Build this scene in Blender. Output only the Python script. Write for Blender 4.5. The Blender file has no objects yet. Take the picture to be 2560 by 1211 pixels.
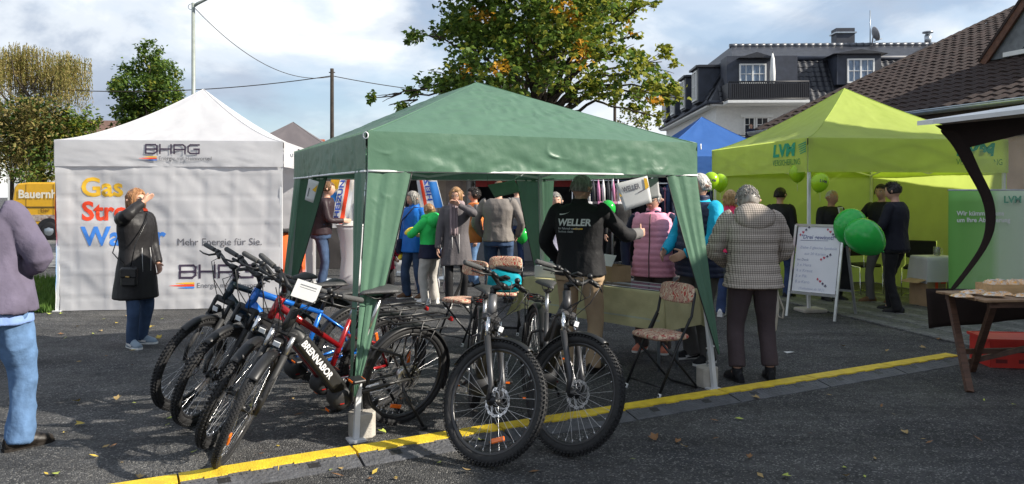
import bpy, bmesh, math, random
import numpy as np
from mathutils import Vector, Matrix, Euler
random.seed(7)
PI = math.pi
scene = bpy.context.scene
COL = scene.collection
# ------------------------------------------------------------ camera
F, CAMH, HY = 1900.0, 1.62, 485.0           # focal length in photo pixels, eye height, horizon row
cam = bpy.data.cameras.new('camera')
cam.sensor_width = 36.0
cam.lens = 36.0 * F / 2560.0
cam.shift_y = -(605.5 - HY) / 2560.0
cam.clip_start, cam.clip_end = 0.05, 2000.0
camo = bpy.data.objects.new('camera', cam)
COL.objects.link(camo)
camo.location = (0, 0, CAMH)
camo.rotation_euler = (PI / 2, 0, 0)
scene.camera = camo
# ------------------------------------------------------------ light
SUN_EL = math.radians(31.0)
SH = Vector((0.976, -0.22))                  # horizontal direction towards the sun
SDIR = Vector((SH.x * math.cos(SUN_EL), SH.y * math.cos(SUN_EL), math.sin(SUN_EL)))
sl = bpy.data.lights.new('sun', 'SUN')
sl.energy = 5.0
sl.angle = math.radians(0.55)
sl.color = (1.0, 0.93, 0.82)
so = bpy.data.objects.new('sun', sl)
COL.objects.link(so)
so.location = SDIR * 60
so.rotation_euler = SDIR.to_track_quat('Z', 'Y').to_euler()
world = bpy.data.worlds.new('World')
scene.world = world
world.use_nodes = True
def build_world():
    nt = world.node_tree
    n, l = nt.nodes, nt.links
    n.clear()
    out = n.new('ShaderNodeOutputWorld')
    bg = n.new('ShaderNodeBackground')
    bg.inputs['Strength'].default_value = 0.10
    sky = n.new('ShaderNodeTexSky')
    sky.sky_type = 'NISHITA'
    sky.sun_disc = False
    sky.sun_elevation = SUN_EL
    sky.sun_rotation = math.atan2(SH.x, SH.y)
    sky.air_density, sky.dust_density, sky.ozone_density = 1.0, 0.6, 2.0
    tc = n.new('ShaderNodeTexCoord')
    mp = n.new('ShaderNodeMapping')
    mp.inputs['Location'].default_value = (0.32, 0.15, 0.1)
    mp.inputs['Scale'].default_value = (1.0, 1.0, 1.9)
    l.new(tc.outputs['Generated'], mp.inputs['Vector'])
    def noise(scale, detail, rough, dist):
        k = n.new('ShaderNodeTexNoise')
        k.inputs['Scale'].default_value = scale
        k.inputs['Detail'].default_value = detail
        k.inputs['Roughness'].default_value = rough
        k.inputs['Distortion'].default_value = dist
        l.new(mp.outputs['Vector'], k.inputs['Vector'])
        return k
    def ramp(src, stops, interp='EASE'):
        r = n.new('ShaderNodeValToRGB')
        r.color_ramp.interpolation = interp
        e = r.color_ramp.elements
        e[0].position, e[0].color = stops[0]
        e[1].position, e[1].color = stops[1]
        for p, c in stops[2:]:
            q = e.new(p); q.color = c
        l.new(src, r.inputs['Fac'])
        return r
    na = noise(2.1, 7, 0.55, 0.35)            # where cloud covers the blue
    nb = noise(2.9, 9, 0.55, 0.3)            # cloud light and dark
    cover = ramp(na.outputs['Fac'], [(0.36, (0.35,) * 3 + (1,)), (0.52, (1,) * 3 + (1,))])
    ccol = ramp(nb.outputs['Fac'], [(0.34, (1.95, 2.35, 3.1, 1)), (0.48, (3.2, 3.7, 4.5, 1)), (0.56, (5.2, 5.6, 6.1, 1)), (0.66, (7.5, 7.6, 7.6, 1))])
    mix = n.new('ShaderNodeMix')
    mix.data_type = 'RGBA'
    l.new(cover.outputs['Color'], mix.inputs['Factor'])
    l.new(sky.outputs['Color'], mix.inputs['A'])
    l.new(ccol.outputs['Color'], mix.inputs['B'])
    l.new(mix.outputs['Result'], bg.inputs['Color'])
    l.new(bg.outputs['Background'], out.inputs['Surface'])
build_world()
vs = scene.view_settings
vs.view_transform, vs.look, vs.gamma, vs.use_curve_mapping = 'Standard', 'None', 1.0, False
vs.exposure = 0.74
scene.render.engine = 'CYCLES'

# ------------------------------------------------------------ helpers
def W(px, py, Y):                             # photo pixel + depth -> world point
    return Vector(((px - 1280) / F * Y, Y, CAMH - (py - HY) / F * Y))
def G(px, py):                                # photo pixel on the ground
    return W(px, py, F * CAMH / (py - HY))

MATS = {}
def mat(name, col, rough=0.6, metal=0.0, var=0.12, vscale=8.0, bump=0.0, bscale=60.0, transl=0.0,
        spec=0.5, coat=0.0, alpha=None, col2=None, emit=None, stretch=None, transm=0.0):
    if name in MATS: return MATS[name]
    m = bpy.data.materials.new(name)
    m.use_nodes = True
    nt = m.node_tree; n, l = nt.nodes, nt.links
    b = n['Principled BSDF']
    b.inputs['Roughness'].default_value = rough
    b.inputs['Metallic'].default_value = metal
    b.inputs['Specular IOR Level'].default_value = spec
    if coat: b.inputs['Coat Weight'].default_value = coat; b.inputs['Coat Roughness'].default_value = 0.12
    if transm: b.inputs['Transmission Weight'].default_value = transm
    c = tuple(col) + (1,)
    tc = n.new('ShaderNodeTexCoord')
    vec = tc.outputs['Object']
    if stretch:
        mp = n.new('ShaderNodeMapping'); mp.inputs['Scale'].default_value = stretch
        l.new(vec, mp.inputs['Vector']); vec = mp.outputs['Vector']
    csrc = None
    if var > 0 or col2:
        nz = n.new('ShaderNodeTexNoise')
        nz.inputs['Scale'].default_value = vscale; nz.inputs['Detail'].default_value = 5
        l.new(vec, nz.inputs['Vector'])
        r = n.new('ShaderNodeValToRGB')
        c2 = tuple(col2) if col2 else tuple(min(1, x * (1 + var)) for x in col)
        c1 = tuple(col) if col2 else tuple(x * (1 - var) for x in col)
        r.color_ramp.elements[0].position = 0.32; r.color_ramp.elements[0].color = c1 + (1,)
        r.color_ramp.elements[1].position = 0.68; r.color_ramp.elements[1].color = c2 + (1,)
        l.new(nz.outputs['Fac'], r.inputs['Fac'])
        l.new(r.outputs['Color'], b.inputs['Base Color']); csrc = r.outputs['Color']
    else:
        b.inputs['Base Color'].default_value = c
    if bump:
        nb = n.new('ShaderNodeTexNoise')
        nb.inputs['Scale'].default_value = bscale; nb.inputs['Detail'].default_value = 6
        l.new(vec, nb.inputs['Vector'])
        bp = n.new('ShaderNodeBump')
        bp.inputs['Strength'].default_value = bump; bp.inputs['Distance'].default_value = 0.02
        l.new(nb.outputs['Fac'], bp.inputs['Height'])
        l.new(bp.outputs['Normal'], b.inputs['Normal'])
    if emit: b.inputs['Emission Color'].default_value = tuple(emit[:3]) + (1,); b.inputs['Emission Strength'].default_value = emit[3]
    if alpha is not None: b.inputs['Alpha'].default_value = alpha
    if transl:
        o = n['Material Output']
        t = n.new('ShaderNodeBsdfTranslucent'); mx = n.new('ShaderNodeMixShader')
        mx.inputs['Fac'].default_value = transl
        if csrc: l.new(csrc, t.inputs['Color'])
        else: t.inputs['Color'].default_value = c
        if bump: l.new(bp.outputs['Normal'], t.inputs['Normal'])
        l.new(b.outputs['BSDF'], mx.inputs[1]); l.new(t.outputs['BSDF'], mx.inputs[2])
        l.new(mx.outputs['Shader'], o.inputs['Surface'])
    MATS[name] = m
    return m

def tag(o, label=None, cat=None, group=None, kind=None):
    if label: o['label'] = label
    if cat: o['category'] = cat
    if group: o['group'] = group
    if kind: o['kind'] = kind
    return o
def thing(name, label, cat, loc=(0, 0, 0), rz=0.0, group=None):
    o = bpy.data.objects.new(name, None)
    o.empty_display_size = 0.1
    COL.objects.link(o)
    o.location = loc; o.rotation_euler = (0, 0, rz)
    return tag(o, label, cat, group)
def link(name, me, parent=None, m=None, mtx=None):
    o = bpy.data.objects.new(name, me)
    COL.objects.link(o)
    if parent is not None: o.parent = parent
    if mtx is not None: o.matrix_basis = mtx
    if m is not None:
        me.materials.clear(); me.materials.append(m)
    return o
def copy_tree(o, parent=None):
    c = o.copy(); COL.objects.link(c)
    if parent is not None: c.parent = parent
    for ch in list(o.children): copy_tree(ch, c)
    return c

class MB:
    def __init__(s): s.v = []; s.f = []; s.mi = []; s.cur = 0; s.sm = []
    def add(s, vs, fs, smooth=False):
        o = len(s.v)
        s.v.extend([tuple(p) for p in vs])
        s.f.extend([tuple(i + o for i in f) for f in fs])
        s.mi.extend([s.cur] * len(fs)); s.sm.extend([smooth] * len(fs))
        return s
    def box(s, c, size, rot=None, bev=0.0):
        x, y, z = [q / 2 for q in size]
        if bev > 0:
            b = min(bev, x * .9, y * .9, z * .9)
            pts = []
            for sx in (-1, 1):
                for sy in (-1, 1):
                    for sz in (-1, 1):
                        pts += [(sx * (x - b), sy * (y - b), sz * z), (sx * (x - b), sy * y, sz * (z - b)), (sx * x, sy * (y - b), sz * (z - b))]
            bm = bmesh.new()
            for p in pts: bm.verts.new(p)
            bmesh.ops.convex_hull(bm, input=bm.verts)
            bmesh.ops.dissolve_limit(bm, angle_limit=0.01, verts=bm.verts, edges=bm.edges)
            bm.verts.index_update()
            vs = [v.co.copy() for v in bm.verts]; fs = [tuple(v.index for v in f.verts) for f in bm.faces]
            bm.free()
        else:
            vs = [Vector((a * x, b_ * y, c_ * z)) for a in (-1, 1) for b_ in (-1, 1) for c_ in (-1, 1)]
            fs = [(0, 1, 3, 2), (4, 6, 7, 5), (0, 4, 5, 1), (2, 3, 7, 6), (0, 2, 6, 4), (1, 5, 7, 3)]
        if rot is not None:
            R = rot.to_matrix() if isinstance(rot, Euler) else rot
            vs = [R @ Vector(v) for v in vs]
        c = Vector(c)
        return s.add([Vector(v) + c for v in vs], fs)
    def beam(s, a, b, w, h, up=(0, 0, 1)):
        a, b = Vector(a), Vector(b); d = (b - a); L = d.length; d.normalize()
        sd = d.cross(Vector(up))
        if sd.length < 1e-4: sd = d.cross(Vector((1, 0, 0)))
        sd.normalize(); u = sd.cross(d)
        R = Matrix((sd, d, u)).transposed()
        return s.box((a + b) / 2, (w, L, h), R)
    def tube(s, pts, r, n=8, caps=True, smooth=True, closed=False):
        pts = [Vector(p) for p in pts]; k = len(pts)
        rs = r if isinstance(r, (list, tuple)) else [r] * k
        vs = []; prev = None
        for i, p in enumerate(pts):
            if closed: t = pts[(i + 1) % k] - pts[i - 1]
            else: t = (pts[min(i + 1, k - 1)] - pts[max(i - 1, 0)])
            if t.length < 1e-9: t = Vector((0, 0, 1))
            t.normalize()
            if prev is None:
                u = t.orthogonal().normalized()
            else:
                u = prev - t * prev.dot(t)
                u = u.normalized() if u.length > 1e-6 else t.orthogonal().normalized()
            prev = u; w = t.cross(u)
            for j in range(n):
                a = 2 * PI * j / n
                vs.append(p + (u * math.cos(a) + w * math.sin(a)) * rs[i])
        fs = []
        m = k if closed else k - 1
        for i in range(m):
            for j in range(n):
                a = i * n + j; b = i * n + (j + 1) % n; i2 = ((i + 1) % k) * n
                fs.append((a, b, i2 + (j + 1) % n, i2 + j))
        s.add(vs, fs, smooth)
        if caps and not closed:
            o = len(s.v) - len(vs)
            s.f.append(tuple(o + j for j in reversed(range(n)))); s.f.append(tuple(o + (k - 1) * n + j for j in range(n)))
            s.mi += [s.cur] * 2; s.sm += [False] * 2
        return s
    def rings(s, rings, caps=True, smooth=True, closed=False):
        n = len(rings[0]); k = len(rings)
        vs = [p for r in rings for p in r]; fs = []
        for i in range(k if closed else k - 1):
            i2 = ((i + 1) % k) * n
            for j in range(n):
                fs.append((i * n + j, i * n + (j + 1) % n, i2 + (j + 1) % n, i2 + j))
        s.add(vs, fs, smooth)
        if caps and not closed:
            o = len(s.v) - len(vs)
            s.f.append(tuple(o + j for j in reversed(range(n)))); s.f.append(tuple(o + (k - 1) * n + j for j in range(n)))
            s.mi += [s.cur] * 2; s.sm += [False] * 2
        return s
    def lathe(s, prof, n=24, c=(0, 0, 0), axis='Z', smooth=True, caps=True):
        rr = []
        for r, z in prof:
            ring = []
            for j in range(n):
                a = 2 * PI * j / n
                p = (r * math.cos(a), r * math.sin(a), z)
                if axis == 'Y': p = (p[0], -z, p[1])
                if axis == 'X': p = (z, p[0], p[1])
                ring.append(Vector(p) + Vector(c))
            rr.append(ring)
        return s.rings(rr, caps, smooth)
    def ball(s, c, r, n=16, m=10, rot=None):
        rx, ry, rz = r if isinstance(r, (tuple, list)) else (r, r, r)
        c = Vector(c); vs = []; fs = []
        R = rot.to_matrix() if rot is not None else Matrix.Identity(3)
        vs.append(c + R @ Vector((0, 0, -rz)))
        for i in range(1, m):
            t = -PI / 2 + PI * i / m
            for j in range(n):
                a = 2 * PI * j / n
                vs.append(c + R @ Vector((rx * math.cos(t) * math.cos(a), ry * math.cos(t) * math.sin(a), rz * math.sin(t))))
        vs.append(c + R @ Vector((0, 0, rz)))
        for j in range(n): fs.append((0, 1 + (j + 1) % n, 1 + j))
        for i in range(m - 2):
            for j in range(n):
                a = 1 + i * n + j; b = 1 + i * n + (j + 1) % n
                fs.append((a, b, b + n, a + n))
        o = 1 + (m - 2) * n
        for j in range(n): fs.append((o + j, o + (j + 1) % n, len(vs) - 1))
        return s.add(vs, fs, True)
    def prism(s, poly, h, M=None, smooth=False):   # polygon in XY, extruded along Z by h
        n = len(poly); M = M or Matrix.Identity(4)
        vs = [M @ Vector((p[0], p[1], 0)) for p in poly] + [M @ Vector((p[0], p[1], h)) for p in poly]
        fs = [tuple(reversed(range(n))), tuple(range(n, 2 * n))] + [(i, (i + 1) % n, n + (i + 1) % n, n + i) for i in range(n)]
        return s.add(vs, fs, smooth)
    def grid(s, fn, nu, nv, smooth=True):
        vs = [fn(i / nu, j / nv) for j in range(nv + 1) for i in range(nu + 1)]
        fs = [(j * (nu + 1) + i, j * (nu + 1) + i + 1, (j + 1) * (nu + 1) + i + 1, (j + 1) * (nu + 1) + i) for j in range(nv) for i in range(nu)]
        return s.add(vs, fs, smooth)
    def mesh(s, name='mesh'):
        me = bpy.data.meshes.new(name)
        me.from_pydata([tuple(v) for v in s.v], [], s.f)
        if s.f:
            me.polygons.foreach_set('use_smooth', s.sm)
            me.polygons.foreach_set('material_index', s.mi)
        me.update()
        return me
    def obj(s, name, m, parent=None, mtx=None):
        me = s.mesh(name)
        for q in (m if isinstance(m, (list, tuple)) else [m]): me.materials.append(q)
        return link(name, me, parent, None, mtx)

def solidify(o, t, off=0.0):
    md = o.modifiers.new('thickness', 'SOLIDIFY'); md.thickness = t; md.offset = off
    return o

# smooth pseudo noise made of sines, usable on numpy arrays
class SN:
    def __init__(s, seed, n=7, f0=1.0, f1=4.0):
        r = np.random.RandomState(seed)
        d = r.normal(size=(n, 3)); d /= np.linalg.norm(d, axis=1)[:, None]
        fr = np.exp(r.uniform(np.log(f0), np.log(f1), n))
        s.k = d * fr[:, None] * 2 * PI; s.p = r.uniform(0, 6.28, n); s.a = 1 / np.sqrt(fr); s.a /= s.a.sum()
    def __call__(s, P):
        P = np.asarray(P, dtype=float)
        w = np.sin(P @ s.k.T + s.p + 0.8 * np.sin(P @ (s.k.T * 0.43) + s.p[::-1]))
        return w @ s.a
    def at(s, x, y, z=0.0): return float(s(np.array([[x, y, z]]))[0])

def add_creases(m, scale, amt, power=2.2, nw=1.0, dist=.8):
    n, l = m.node_tree.nodes, m.node_tree.links
    bp = [q for q in n if q.bl_idname == 'ShaderNodeBump'][0]; nz = bp.inputs['Height'].links[0].from_node       # sharp creases on top of the soft wrinkles
    rd = n.new('ShaderNodeTexNoise'); rd.noise_type = 'RIDGED_MULTIFRACTAL'; rd.inputs['Scale'].default_value = scale; rd.inputs['Detail'].default_value = 3; rd.inputs['Distortion'].default_value = dist
    tc = [q for q in n if q.bl_idname == 'ShaderNodeTexCoord'][0]; l.new(tc.outputs['Object'], rd.inputs['Vector'])
    mr = n.new('ShaderNodeMath'); mr.operation = 'POWER'; mr.inputs[1].default_value = power; l.new(rd.outputs['Fac'], mr.inputs[0])
    ml = n.new('ShaderNodeMath'); ml.operation = 'MULTIPLY_ADD'; ml.inputs[1].default_value = amt; l.new(mr.outputs[0], ml.inputs[0]); sw = n.new('ShaderNodeMath'); sw.operation = 'MULTIPLY'; sw.inputs[1].default_value = nw; l.new(nz.outputs['Fac'], sw.inputs[0]); l.new(sw.outputs[0], ml.inputs[2]); l.new(ml.outputs[0], bp.inputs['Height'])
    return m
def text_mesh(body, size, bold=0.0, align='LEFT', maxedge=None, shear=0.0, space=1.0):
    cu = bpy.data.curves.new('lettering', 'FONT')
    cu.body = body; cu.size = size; cu.align_x = align; cu.offset = bold; cu.shear = shear
    cu.space_character = space; cu.resolution_u = 3
    o = bpy.data.objects.new('tmp_text', cu)
    COL.objects.link(o)
    dg = bpy.context.evaluated_depsgraph_get()
    me = bpy.data.meshes.new_from_object(o.evaluated_get(dg))
    bpy.data.objects.remove(o); bpy.data.curves.remove(cu)
    if maxedge:
        bm = bmesh.new(); bm.from_mesh(me)
        bmesh.ops.triangulate(bm, faces=bm.faces)
        for _ in range(4):
            es = [e for e in bm.edges if e.calc_length() > maxedge]
            if not es: break
            bmesh.ops.subdivide_edges(bm, edges=es, cuts=1)
            bmesh.ops.triangulate(bm, faces=[f for f in bm.faces if len(f.verts) > 3])
        bm.to_mesh(me); bm.free()
    return me
def text(body, size, m, parent, mtx, name='lettering', **k):
    me = text_mesh(body, size, **k)
    me.materials.clear(); me.materials.append(m)
    return link(name, me, parent, None, mtx)
def text_on(body, size, m, parent, fn, name='lettering', **k):
    me = text_mesh(body, size, **k)
    for v in me.vertices: v.co = fn(v.co.x, v.co.y)
    me.materials.clear(); me.materials.append(m)
    return link(name, me, parent)
def frame_mtx(o, x, y):                        # matrix with origin o and axes x, y (z = x cross y)
    x = Vector(x).normalized(); y = Vector(y); z = x.cross(y).normalized(); y = z.cross(x)
    M = Matrix((x, y, z)).transposed().to_4x4(); M.translation = Vector(o)
    return M
# ============================================================ ground
def ground_mat(name, dark, light, chip, chipscale, bumpd, wet=0.0, soil=None):
    m = bpy.data.materials.new(name); m.use_nodes = True
    nt = m.node_tree; n, l = nt.nodes, nt.links
    b = n['Principled BSDF']
    tc = n.new('ShaderNodeTexCoord')
    def noise(s, d=6, r=0.6):
        k = n.new('ShaderNodeTexNoise'); k.inputs['Scale'].default_value = s; k.inputs['Detail'].default_value = d
        k.inputs['Roughness'].default_value = r
        l.new(tc.outputs['Object'], k.inputs['Vector']); return k
    def ramp(src, p0, c0, p1, c1):
        r = n.new('ShaderNodeValToRGB'); e = r.color_ramp.elements
        e[0].position, e[0].color, e[1].position, e[1].color = p0, c0 + (1,), p1, c1 + (1,)
        l.new(src, r.inputs['Fac']); return r
    big = noise(0.8, 9, 0.72); mid = noise(9, 8, 0.7); 
    base = ramp(big.outputs['Fac'], 0.3, dark, 0.72, light)
    midr = ramp(mid.outputs['Fac'], 0.3, (0.55,) * 3, 0.7, (1.35,) * 3)
    mul = n.new('ShaderNodeMix'); mul.data_type = 'RGBA'; mul.blend_type = 'MULTIPLY'; mul.inputs['Factor'].default_value = 1
    l.new(base.outputs['Color'], mul.inputs['A']); l.new(midr.outputs['Color'], mul.inputs['B'])
    vo = n.new('ShaderNodeTexVoronoi'); vo.inputs['Scale'].default_value = chipscale
    l.new(tc.outputs['Object'], vo.inputs['Vector'])
    sx = n.new('ShaderNodeSeparateColor'); l.new(vo.outputs['Color'], sx.inputs['Color'])
    cr = ramp(sx.outputs['Red'], 0.80, (0, 0, 0), 0.98, (0.75, 0.75, 0.75))
    mx = n.new('ShaderNodeMix'); mx.data_type = 'RGBA'
    l.new(cr.outputs['Color'], mx.inputs['Factor']); l.new(mul.outputs['Result'], mx.inputs['A']); mx.inputs['B'].default_value = chip + (1,)
    last = mx.outputs['Result']
    dk = ramp(sx.outputs['Green'], 0.0, (0.45,) * 3, 0.5, (1.1,) * 3)
    m2 = n.new('ShaderNodeMix'); m2.data_type = 'RGBA'; m2.blend_type = 'MULTIPLY'; m2.inputs['Factor'].default_value = 0.8
    l.new(last, m2.inputs['A']); l.new(dk.outputs['Color'], m2.inputs['B'])
    mp = n.new('ShaderNodeMapping'); mp.inputs['Scale'].default_value = (.45, 1.7, 1); mp.inputs['Rotation'].default_value = (0, 0, .35); l.new(tc.outputs['Object'], mp.inputs['Vector'])
    sk = noise(1.5, 7, .68); l.new(mp.outputs['Vector'], sk.inputs['Vector']); sr = ramp(sk.outputs['Fac'], .34, (.55,) * 3, .66, (1.35,) * 3)        # stretched lighter and darker streaks
    m3 = n.new('ShaderNodeMix'); m3.data_type = 'RGBA'; m3.blend_type = 'MULTIPLY'; m3.inputs['Factor'].default_value = .85; l.new(m2.outputs['Result'], m3.inputs['A']); l.new(sr.outputs['Color'], m3.inputs['B'])
    l.new(m3.outputs['Result'], b.inputs['Base Color'])
    rr = ramp(noise(0.9, 6).outputs['Fac'], 0.38, (0.62,) * 3, 0.62, (0.9,) * 3)
    l.new(rr.outputs['Color'], b.inputs['Roughness'])
    b.inputs['Specular IOR Level'].default_value = 0.35
    bp = n.new('ShaderNodeBump'); bp.inputs['Strength'].default_value = 0.9; bp.inputs['Distance'].default_value = bumpd
    ad = n.new('ShaderNodeMath'); ad.operation = 'ADD'
    l.new(vo.outputs['Distance'], ad.inputs[0]); l.new(noise(3.5, 8, 0.75).outputs['Fac'], ad.inputs[1])
    iv = n.new('ShaderNodeMath'); iv.operation = 'MULTIPLY'; iv.inputs[1].default_value = -1
    l.new(ad.outputs[0], iv.inputs[0]); l.new(iv.outputs[0], bp.inputs['Height'])
    l.new(bp.outputs['Normal'], b.inputs['Normal'])
    return m
M_ASPH = ground_mat('asphalt_chippings', (0.038, 0.040, 0.046), (0.098, 0.096, 0.092), (0.30, 0.29, 0.27), 105.0, 0.016)
gs = SN(3, 6, 0.12, 0.6)
def gz(x, y): return 0.0
mb = MB(); mb.grid(lambda u, v: Vector((-220 + 440 * u, -40 + 620 * v, 0)), 8, 8)
ground = tag(mb.obj('ground', M_ASPH), 'dark asphalt and gravel ground of the market square', kind='structure')
# grass verge at the left behind the white pavilion
M_SOIL = mat('verge_soil', (0.06, 0.045, 0.03), 0.95, var=0.4, vscale=3, bump=0.8, bscale=30)
mb = MB(); mb.add([(-30, 10.6, .012), (-6.25, 10.45, .012), (-6.0, 14.2, .012), (-30, 14.8, .012)], [(0, 1, 2, 3)])
tag(mb.obj('verge', M_SOIL), 'strip of soil under the grass beside the pavilion', kind='structure')
M_GRASS = mat('grass_blades', (0.06, 0.13, 0.016), 0.7, var=0.5, vscale=2, transl=0.35, col2=(0.13, 0.22, 0.03))
mb = MB(); rg = random.Random(5)
for i in range(15000):
    y = 10.55 + 3.6 * rg.random() ** 1.3; x = -6.3 - rg.random() * (3.2 if rg.random() < .8 else 12)
    if rg.random() < .15: y = 10.3 + rg.random() * .3
    h = .05 + .09 * rg.random(); a = rg.random() * 6.28; w = .008 + .006 * rg.random()
    if y > 13.2: h *= 1.3
    dx, dy = math.cos(a), math.sin(a); b = rg.random() * .06
    mb.add([(x - dx * w, y - dy * w, .01), (x + dx * w, y + dy * w, .01), (x + dy * b, y - dx * b, .01 + h)], [(0, 1, 2)])
tag(mb.obj('grass', M_GRASS), 'bright green grass verge beside the white pavilion', 'grass', kind='stuff')
# far road behind the verge
M_ROAD = ground_mat('road_grey', (0.16, 0.16, 0.16), (0.22, 0.22, 0.21), (0.3, 0.3, 0.3), 40, 0.004)
mb = MB(); mb.add([(-60, 16.6, .014), (-3.6, 16.6, .014), (-3.6, 34, .014), (-60, 36, .014)], [(0, 1, 2, 3)])
tag(mb.obj('road', M_ROAD), 'pale grey road behind the grass verge', kind='structure')
# paved apron by the lime pavilion
M_PAV = ground_mat('paver_concrete', (0.085, 0.09, 0.088), (0.13, 0.13, 0.125), (0.22, 0.22, 0.2), 60, 0.005)
mb = MB()
pe0, pe1 = G(2120, 795), G(2420, 868)
pd = (pe1 - pe0); pd.z = 0; pd.normalize(); pn = Vector((-pd.y, pd.x, 0))
base0 = pe0 - pd * 2.2
mb.add([base0 + Vector((0, 0, .005)), base0 + pd * 9 + Vector((0, 0, .005)), base0 + pd * 9 + pn * 7 + Vector((0, 0, .005)), base0 + pn * 7 + Vector((0, 0, .005))], [(0, 1, 2, 3)])
pav = tag(mb.obj('pavement', M_PAV), 'grey concrete pavement in front of the lime pavilion', kind='structure')
pm = MB(); pm.box((0, 0, 0.012), (.385, .385, .024), bev=.006); pme = pm.mesh('paver'); pme.materials.append(M_PAV)
rg = random.Random(2); ang = math.atan2(pd.y, pd.x)
for i in range(17):
    for j in range(14):
        p = base0 + pd * (.2 + i * .4) + pn * (.2 + j * .4)
        px = 1280 + F * p.x / p.y
        if px > 2620 or px < 1900: continue
        link('paver', pme, pav, None, Matrix.Translation(p + Vector((0, 0, rg.uniform(-.004, .002)))) @ Matrix.Rotation(ang + rg.uniform(-.01, .01), 4, 'Z'))

# ============================================================ roof tiles
def tile_mesh(w, h, m, name='roof_tile', k=5):
    mb = MB(); top = []; 
    for i in range(k + 1):
        u = i / k
        z = .028 * math.sin(PI * min(1, u / .62)) if u < .62 else -.012 * math.sin(PI * (u - .62) / .38)
        top.append((u * w, z))
    vs = [(x, -.02, z + .03) for x, z in top] + [(x, h, z) for x, z in top] + [(x, -.02, z + .006) for x, z in top]
    n = k + 1
    fs = [(i, i + 1, n + i + 1, n + i) for i in range(k)] + [(2 * n + i, 2 * n + i + 1, i + 1, i) for i in range(k)]
    mb.add(vs, fs, False)
    me = mb.mesh(name); me.materials.append(m); return me, mb
def tile_field(parent, o, e, u, ncol, nrow, w, h, m, skip=None, limit=300, name='roof_tile', jit=.01, seed=1):
    e = Vector(e).normalized(); u = Vector(u).normalized()
    me, tmb = tile_mesh(w, h + .05, m)
    nrm = e.cross(u); R = Matrix((e, u, nrm)).transposed().to_4x4(); rg = random.Random(seed)
    cells = []
    for j in range(nrow):
        for i in range(ncol):
            if skip and skip(i, j): continue
            p = Vector(o) + e * (i * w) + u * (j * h)
            q = (parent.matrix_world @ p) if parent else p
            px, py = 1280 + F * q.x / q.y, HY - F * (q.z - CAMH) / q.y
            vis = -20 < px < 2580 and -20 < py < 1230
            cells.append((0 if vis else 1, q.length, p))
    cells.sort(key=lambda c: (c[0], c[1]))
    for c in cells[:limit]:
        M = Matrix.Translation(c[2] + nrm * rg.uniform(0, jit)) @ R @ Matrix.Rotation(rg.uniform(-.012, .012), 4, 'Z')
        link(name, me, parent, None, M)
    rest = cells[limit:]
    if rest:
        big = MB()
        for c in rest:
            M = Matrix.Translation(c[2] + nrm * rg.uniform(0, jit)) @ R
            big.add([M @ Vector(v) for v in tmb.v], tmb.f)
        o2 = big.obj('roof_tiles', m, parent); o2['kind'] = 'stuff'

# ============================================================ tiled building at the right
M_TILE = mat('brown_roof_tile', (0.019, 0.011, 0.009), 0.85, var=0.5, vscale=4, bump=0.4, bscale=25, col2=(0.042, 0.022, 0.017))
M_ZINC = mat('zinc_gutter', (0.38, 0.42, 0.46), 0.35, 0.7, var=0.15)
M_DKWOOD = mat('dark_timber', (0.035, 0.02, 0.013), 0.7, var=0.4, vscale=6, bump=.3, bscale=40)
M_BEIGE = mat('beige_render', (0.48, 0.33, 0.25), 0.9, var=0.12, vscale=3, bump=.4, bscale=90)
M_BROWN = mat('brown_barge_board', (0.11, 0.045, 0.025), 0.6, var=0.3, bump=.2)
M_GREYWALL = mat('grey_slate_cladding', (0.16, 0.17, 0.18), 0.7, var=.2)
M_GLASS = mat('window_glass', (0.03, 0.04, 0.05), 0.06, 0.0, var=0, spec=0.8)
M_WHITE = mat('white_paint', (0.78, 0.78, 0.76), 0.5, var=.05)
bE0 = Vector((6.7, 20.8, 3.37)); bE = Vector((.31, -.95, 0)).normalized(); bN = Vector((.95, .31, 0)).normalized()
tb = thing('tiled_building', 'long low building with brown pantile roof and zinc gutter beside the lime pavilion', 'building', (bE0.x, bE0.y, 0))
def TB(e, n_, z): return bE * e + bN * n_ + Vector((0, 0, z))
tanp = .43; L = 10.6; DEP = 10.8
up = (bN + Vector((0, 0, tanp))).normalized()
mb = MB()
a = [TB(.4, .55, 0), TB(L, .55, 0), TB(L, 9, 0), TB(.4, 9, 0)]; hgt = 3.35
vs = a + [TB(.4, .55, 3.45), TB(L, .55, 3.45), TB(L, 9, 3.45 + 3.3), TB(.4, 9, 3.45 + 3.3)]
mb.add(vs, [(0, 1, 5, 4), (1, 2, 6, 5), (2, 3, 7, 6), (3, 0, 4, 7)])
mb.obj('wall', M_BEIGE, tb)
mb = MB(); mb.add([TB(0, 0, 3.30), TB(L, 0, 3.30), TB(L, DEP, 3.30 + DEP * tanp), TB(0, DEP, 3.30 + DEP * tanp), TB(0, 0, 3.22), TB(L, 0, 3.22), TB(L, DEP, 3.22 + DEP * tanp), TB(0, DEP, 3.22 + DEP * tanp)],
        [(0, 1, 2, 3), (7, 6, 5, 4), (0, 4, 5, 1), (1, 5, 6, 2), (2, 6, 7, 3), (3, 7, 4, 0)])
roof = mb.obj('roof', M_DKWOOD, tb)
bpy.context.view_layer.update()
def dskip(i, j):
    return False
tile_field(tb, TB(.02, -.03, 3.33), bE, up, 39, 33, .27, .345, M_TILE, seed=4)
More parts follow.
